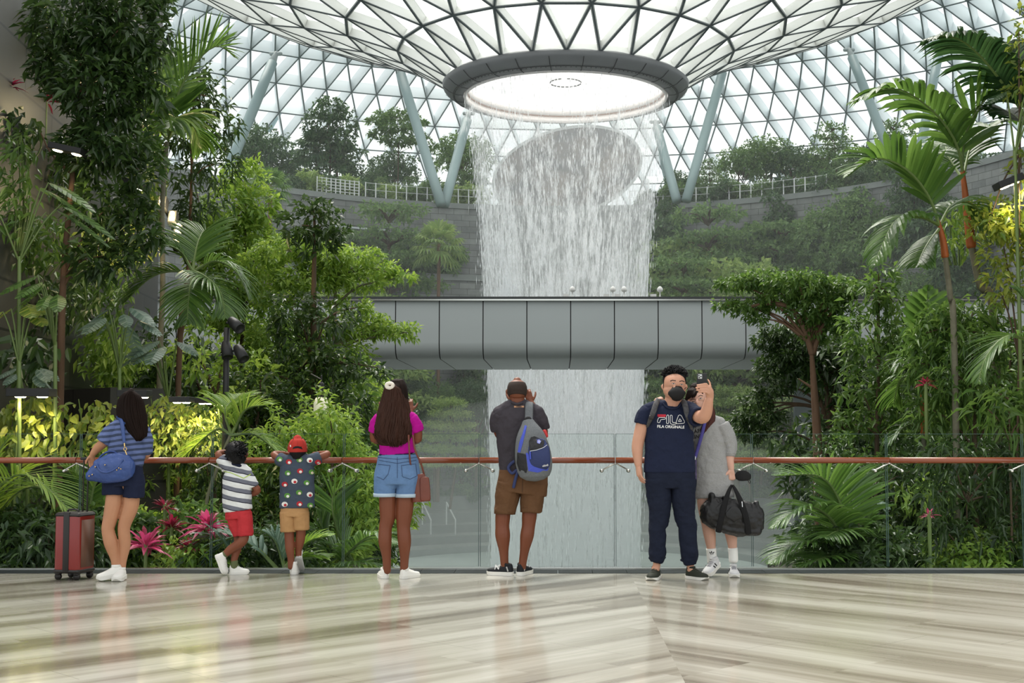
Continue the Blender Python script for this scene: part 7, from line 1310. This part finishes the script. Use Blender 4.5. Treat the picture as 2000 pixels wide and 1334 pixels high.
# phone
pc = f.w((1371, 748, -75)); t = thing_at('phone', pc, 'black phone with a pale camera square, held up by the masked man', 'phone'); t.rotation_euler = (0, R(0), R(8)); w_, h_ = 9.8 * f.k, 18.2 * f.k; g = Geo(); rbox(g, -w_, w_, -.004, .004, -h_, h_, .0038, 0, 3); link('case', g.mesh('case'), mat('phone_case', (.012, .012, .013), .45), t)
g = Geo(); rbox(g, -w_ + .008, -w_ + .042, -.0065, -.003, h_ - .044, h_ - .008, .003); cm = link('camera_block', g.mesh('camera_block'), mat('camera_glass', (.62, .64, .66), .2), t)
for (x, z) in ((.016, .018), (.033, .026), (.018, .035)): g = Geo(); tube(g, [(-w_ + x, -.0062, h_ - z), (-w_ + x, -.009, h_ - z)], [.006, .0056], n=14, sub=1, ref=(1, 0, 0)); link('camera_lens', g.mesh('camera_lens'), M_blkp, cm)
g = Geo(); gbox(g, -w_ + .003, w_ - .003, .0041, .0046, -h_ + .003, h_ - .003); link('screen', g.mesh('screen', False), mat('screen_black', (.01, .01, .012), .1), t)

# ---------------------------------------------------------------- woman in grey
f = Fig(11.2, 1410, 'person', 'person in a long grey sweatshirt and white socks, holding a black duffel'); g = Geo()
f.head(g, 1361, 755, 806, 38, 2, -1, lean=-6, jaw=.98); f.T(g, [(1364, 796, 4), (1372, 818, 4)], [9.5, 11]); f.T(g, [(1394, 940), (1390, 890), (1388, 850), (1384, 828)], [(22, 10), (21, 9), (22, 9), (18, 8)])
f.T(g, [(1374, 950, 0), (1375, 980, 0), (1379, 1008, 0), (1381, 1020, 0), (1386, 1044, 2), (1389, 1072, 4), (1390, 1090, 4)], [12, 13.5, 12.6, 11.8, 12, 8.6, 8]); f.T(g, [(1412, 950, 2), (1416, 985, 2), (1422, 1020, 4), (1428, 1046, 6), (1431, 1072, 4), (1432, 1092, 3)], [12, 13.5, 12, 11.4, 8.4, 8])
f.T(g, [(1406, 830, 0), (1420, 855, 0), (1426, 880, -4), (1425, 898, -8), (1428, 916, -10)], [7, 9, 8.8, 8.6, 6.2]); f.hand(g, (1428, 917, -10), (.12, 1, -.05), (-.5, 0, .85), -1, .95, .88, curls=(1.0, 1.1, 1.1, 1.0))
f.T(g, [(1366, 824, 6), (1340, 812, 30), (1310, 796, 34), (1294, 786, 20), (1290, 780, 6)], [8, 8.4, 7.5, 6.8, 5.8]); f.hand(g, (1291, 780, 6), (-.6, .15, -1), (.1, .9, -.2), -1, .42, .82)
f.out(g, 'body', S_pale, .005, 3, key='body')
g = Geo(); f.T(g, [(1360, 757, 4), (1360, 766, 6), (1362, 785, 9), (1366, 800, 10)], [(13, 14), (19.5, 20), (20, 16), (16, 12)]); f.out(g, 'hair_crown', H_dark, .005, 3)
f.strands([(756, 1353, 1368), (764, 1342, 1380), (780, 1338, 1387), (800, 1342, 1393), (815, 1352, 1395), (830, 1368, 1391), (842, 1374, 1384)], 200, 1.3, H_red, depth=17, dz=8, wave=1.0, endvar=.1, seed=4, sgn=1)
g = Geo(); rg = np.random.default_rng(12)
for i in range(90): u = rg.uniform(-1, 1); e = 1 - .35 * rg.random() * (1 - abs(u)); f.T(g, [(1360 + 8 * u, 757, -6), (1359 + 15 * u, 763, -15), (1356 + 17 * u, 770 + 8 * abs(u), -20.5 + 6 * abs(u)), (1354 + 18.5 * u + (2 if u > 0 else 0), (777 + 16 * abs(u) ** 2.5) * e + 778 * (1 - e), -20 + 11 * abs(u))], [1.0, 1.2, 1.0, .25], n=5, sub=3)
for i in range(70): sgn = -1 if i < 35 else 1; x0_ = rg.uniform(0, 4); f.T(g, [(1360 + sgn * 10, 760, -4), (1360 + sgn * (17 + x0_ * .3), 775, -9), (1360 + sgn * (19 + x0_ * .6), 795, -9), ((1346 + x0_, 812, -6) if sgn < 0 else (1384 + x0_, 834, -10))], [1.0, 1.3, 1.2, .3], n=5, sub=3)
f.out(g, 'fringe', H_dark, melt=False)
f.strands([(778, 1380, 1387), (792, 1382, 1391), (806, 1382, 1396), (820, 1376, 1396), (836, 1370, 1387), (850, 1367, 1376)], 110, 1.2, H_red, depth=6, dz=-10, wave=.8, endvar=.12, seed=14)
eye(f, 1353.5, 785, 3.2, 1.05, rot=-.35); eye(f, 1368.5, 778.5, 3.2, 1.05, rot=-.35); f.stroke('body', [[(1348, 782), (1352, 779.5), (1357, 779.5)]], 1.2, M_brow, 'eyebrow', .0015); f.stroke('body', [[(1364, 774.5), (1368, 772), (1373, 773.5)]], 1.2, M_brow, 'eyebrow', .0015); f.stroke('body', [[(1360, 798), (1364, 797.5), (1369, 795)]], 1.8, M_lip, 'mouth', .001)
gm = mat('heather_grey', srgb(150, 150, 150), .9, 0, .2, var=.28, vscale=160, bump=.3, bscale=40); g = Geo(); f.T(g, [(1384, 822, 2), (1388, 845), (1388, 880), (1391, 920), (1395, 958), (1396, 970)], [(24, 12), (32, 16), (33, 18), (36, 20), (38.5, 22), (38.5, 22)], 'cuff', n=26); f.T(g, [(1362, 826, 4), (1384, 820, 4), (1406, 828, 2)], [11, 11, 13]); f.T(g, [(1408, 830, 0), (1418, 850, 0), (1424, 868, 0), (1426, 889, -5)], [15, 15.5, 14.5, 11], 'cuff', n=18); f.T(g, [(1366, 824, 6), (1348, 816, 26), (1324, 804, 32)], [14, 13, 11.5], 'cuff')
for (x, y) in ((1421, 862), (1424, 872), (1425, 880)): f.T(g, [(x - 13, y + 3, 0), (x, y, -13), (x + 12, y - 2, 0)], [2.4, 3.0, 2.4], n=8)
f.out(g, 'sweatshirt', gm, disp=.012, key='sw'); g = Geo(); f.T(g, [(1396, 962), (1396, 971)], [(38.6, 22.4), (37.6, 21.6)], 'cuff', n=26); f.out(g, 'ribbed_hem', gm, melt=False); g = Geo(); f.T(g, [(1425.5, 884, -5), (1425.5, 892, -6)], [11.2, 10.6], 'cuff', n=16); f.out(g, 'ribbed_cuff', gm, melt=False)
f.text('sw', 'CAFE', 1360, 842, 24, M_ink_k, 8, 'lettering', .0034, rot=-.12, bold=.02); f.text('sw', 'TERNO', 1358, 852.5, 27, M_ink_k, 8, 'lettering', .0034, rot=-.08, bold=.02)
sock = fabric('sock_white', (.82, .82, .80), .2); g = Geo(); f.T(g, [(1389, 1071, 4), (1390, 1084, 4), (1391, 1098, 4)], [10, 9.6, 9.6], 'cuff0', n=18); f.out(g, 'sock', sock, melt=False, key='sock'); g = Geo(); f.T(g, [(1431, 1070, 4), (1432, 1082, 4), (1432.5, 1094, 3)], [9.4, 9.2, 9.2], 'cuff0', n=18); f.out(g, 'sock', sock, melt=False)
f.patch('sock', [(1390, 1081), (1388.6, 1078), (1389.6, 1075.6), (1391, 1078), (1391.6, 1081)], M_ink_k, 'trefoil', .002); f.patch('sock', [(1389, 1081.5), (1386, 1080.5), (1385.4, 1077.6), (1388, 1078.8)], M_ink_k, 'trefoil', .002); f.patch('sock', [(1392, 1081.5), (1395, 1080), (1394.8, 1077.2), (1392.6, 1078.8)], M_ink_k, 'trefoil', .002); f.stroke('sock', [[(1387, 1082.6), (1394, 1082.2)]], .8, M_ink_k, 'trefoil', .002)
wg = fabric('shoe_pale_grey', (.62, .62, .63), .2, .6, .18); lg = mat('lace_grey', (.3, .3, .32), .7); f.shoe((1403, 6, .085), (1378, -32, .0), .095, .062, wg, M_whs, lace=lg, collar=wg, sole_h=.03, stripes=(M_ink_k, (.36, .5))); f.shoe((1432, 10, 0), (1435, -44, 0), .092, .062, wg, M_whs, lace=lg, collar=wg, sole_h=.03, stripes=(M_ink_k, (.36, .5)))
# duffel, mask and lanyard
db = f.w((1432, 1046, -26)); t = thing_at('duffel_bag', db, 'large black duffel bag hanging by its handles from the hand of the woman in grey', 'bag'); M_duf = mat('duffel_nylon', (.011, .011, .012), .42, 0, .4, bump=.5, bscale=14)
g = Geo(); f.T(g, [(1389, 990, -26), (1396, 998, -26), (1418, 1006, -26), (1444, 1012, -26), (1466, 1012, -26), (1478, 1010, -26)], [(26, 14), (32, 18), (34, 20), (35, 20), (33, 18), (27, 13)], n=26, ref=(0, 1, 0)); f.T(g, [(1390, 968, -26), (1388, 1000, -26), (1388, 1018, -26)], [(6, 10), (5, 13), (4, 12)]); f.T(g, [(1400, 1026, -26), (1440, 1036, -26), (1478, 1038, -26)], [(9, 17), (10, 18), (8, 14)]); f.T(g, [(1476, 982, -26), (1481, 1000, -26), (1480, 1036, -26)], [(6, 8), (5, 12), (5, 11)])
link('main_body', bake(g, 'main_body', .006, 3, .02, None, db), M_duf, t); f.bvh['d'] = BVHTree.FromPolygons([v.co + Vector(db) - Vector(f.O) for v in bpy.data.meshes['main_body.002'].vertices], [p.vertices[:] for p in bpy.data.meshes['main_body.002'].polygons]) if 'main_body.002' in bpy.data.meshes else None
for dz_, sgn in ((-47, 0), (-8, 0)):
    for pts in ([(1429, 948, -16), (1424, 958, dz_ * .6 - 10), (1415, 985, dz_), (1408, 1015, dz_ - (2 if dz_ < -20 else -2)), (1403, 1038, dz_ * .8 - 6)], [(1431, 948, -16), (1437, 958, dz_ * .6 - 10), (1449, 985, dz_), (1458, 1015, dz_ - (2 if dz_ < -20 else -2)), (1462, 1042, dz_ * .8 - 6)]): g = Geo(); f.T(g, pts, [(2.2, 1.2), (3.6, 1.0), (5.4, 1.0), (5.6, 1.0), (5.6, 1.0)], n=8); link('handle', g.mesh('handle', True, db), M_bl, t)
g = Geo(); f.T(g, [(1449, 980, -46), (1450, 990, -48)], [1.3, 1.0]); link('zip_pull', g.mesh('zip_pull', True, db), M_silver, t); g = Geo(); f.T(g, [(1420, 1006, -47), (1434, 1004, -48), (1448, 1007, -47)], [(6, 1.5), (15, 2), (6, 1.5)], n=14, ref=(0, 1, 0)); link('pocket', g.mesh('pocket', True, db), M_duf, t)
mb = f.w((1452, 930, -12)); t = thing_at('face_mask', mb, 'black face mask dangling from the fingers of the woman in grey, above the duffel', 'mask'); g = Geo(); f.T(g, [(1437, 931, -12), (1442, 930, -14), (1452, 929, -16), (1461, 931, -14), (1465, 932, -12)], [(5, 1.2), (9, 1.4), (10.4, 1.6), (8, 1.4), (5.5, 1)], n=18); link('cloth', g.mesh('cloth', True, mb), M_mask, t); g = Geo(); f.T(g, [(1462, 936, -12), (1466, 941, -12), (1464, 944, -12), (1461, 938, -12)], [.6] * 4, n=6); link('ear_loop', g.mesh('ear_loop', True, mb), M_mask, t)
lb = f.w((1357, 945, -26)); t = thing_at('lanyard_strap', lb, 'purple-blue strap with a patterned pouch hanging across the grey sweatshirt', 'strap'); M_pur = mat('strap_purple', (.06, .05, .26), .6)
g = Geo(); f.T(g, [(1380, 812, -12), (1376, 828, -20), (1370, 852, -22), (1363, 876, -22), (1358, 893, -24)], [(3.2, 1)] * 5, n=8); link('strap', g.mesh('strap', True, lb), M_pur, t); g = Geo(); f.T(g, [(1358, 892, -24), (1357.5, 898, -25)], [1.3, 1.3]); link('clip', g.mesh('clip', True, lb), M_silver, t)
g = Geo(); f.T(g, [(1357, 898, -26), (1357, 945, -26)], [(3.8, 3), (3.8, 3)], 'cuff0', n=12, sub=1); link('pouch', g.mesh('pouch', True, lb), mat('pouch_pattern', (.07, .05, .12), .6, var=1.0, vscale=70), t)
# ---------------------------------------------------------------- two people far away on the lookout
def tiny(px, Y, label, top_m, bot_m, hair, hgt=42):
    y1 = 395; f = Fig(Y, px, 'person', label); f.O = np.array(at(px, y1, Y)); f.O[2] = TT + .35; f.t.location = f.O; z = f.O[2]; k = f.k
    def q(dx, h, dz=0): return (f.O[0] + dx, Y + dz, z + h)
    g = Geo()
    tube(g, [q(0, 1.42), q(0, 1.55), q(0, 1.66), q(0, 1.74)], [.06, .085, .09, .05], n=12)
    for e in (-1, 1): tube(g, [q(e * .09, .9), q(e * .10, .5), q(e * .11, .02)], [.09, .07, .05], n=10); tube(g, [q(e * .2, 1.38), q(e * .26, 1.15, -.02), q(e * .2, .98, -.14)], [.055, .045, .035], n=8); tube(g, [q(e * .11, .05), q(e * .11, .04, -.18)], [.045, .035], n=8)
    tube(g, [q(0, .9), q(0, 1.2), q(0, 1.42)], [(.15, .1), (.17, .1), (.1, .08)], n=12); me = bake(g, 'body', .018, 3, 0, None, f.O); link('body', me, S_light, f.t)
    g = Geo(); tube(g, [q(0, .88), q(0, 1.15), q(0, 1.38), q(0, 1.46)], [(.19, .13), (.2, .13), (.2, .12), (.1, .08)], n=14); 
    for e in (-1, 1): tube(g, [q(e * .19, 1.38), q(e * .25, 1.18)], [.08, .07], n=10, sub=1)
    link('shirt', g.mesh('shirt', True, f.O), top_m, f.t); g = Geo(); 
    for e in (-1, 1): tube(g, [q(e * .08, .95), q(e * .1, .5), q(e * .11, .08)], [.11, .09, .07], n=10)
    link('trousers', g.mesh('trousers', True, f.O), bot_m, f.t); g = Geo(); tube(g, [q(0, 1.62, .03), q(0, 1.7, .02), q(0, 1.77, 0)], [.095, .105, .06], n=12); link('hair', g.mesh('hair', True, f.O), hair, f.t)
tiny(637, 96.0, 'distant person in a white top standing behind the white balustrade of the lookout', M_wh, M_grey, H_black); tiny(672, 96.4, 'distant person in a blue top behind the white balustrade of the lookout', mat('blue_cloth', (.05, .11, .35), .8), M_navy, H_black)
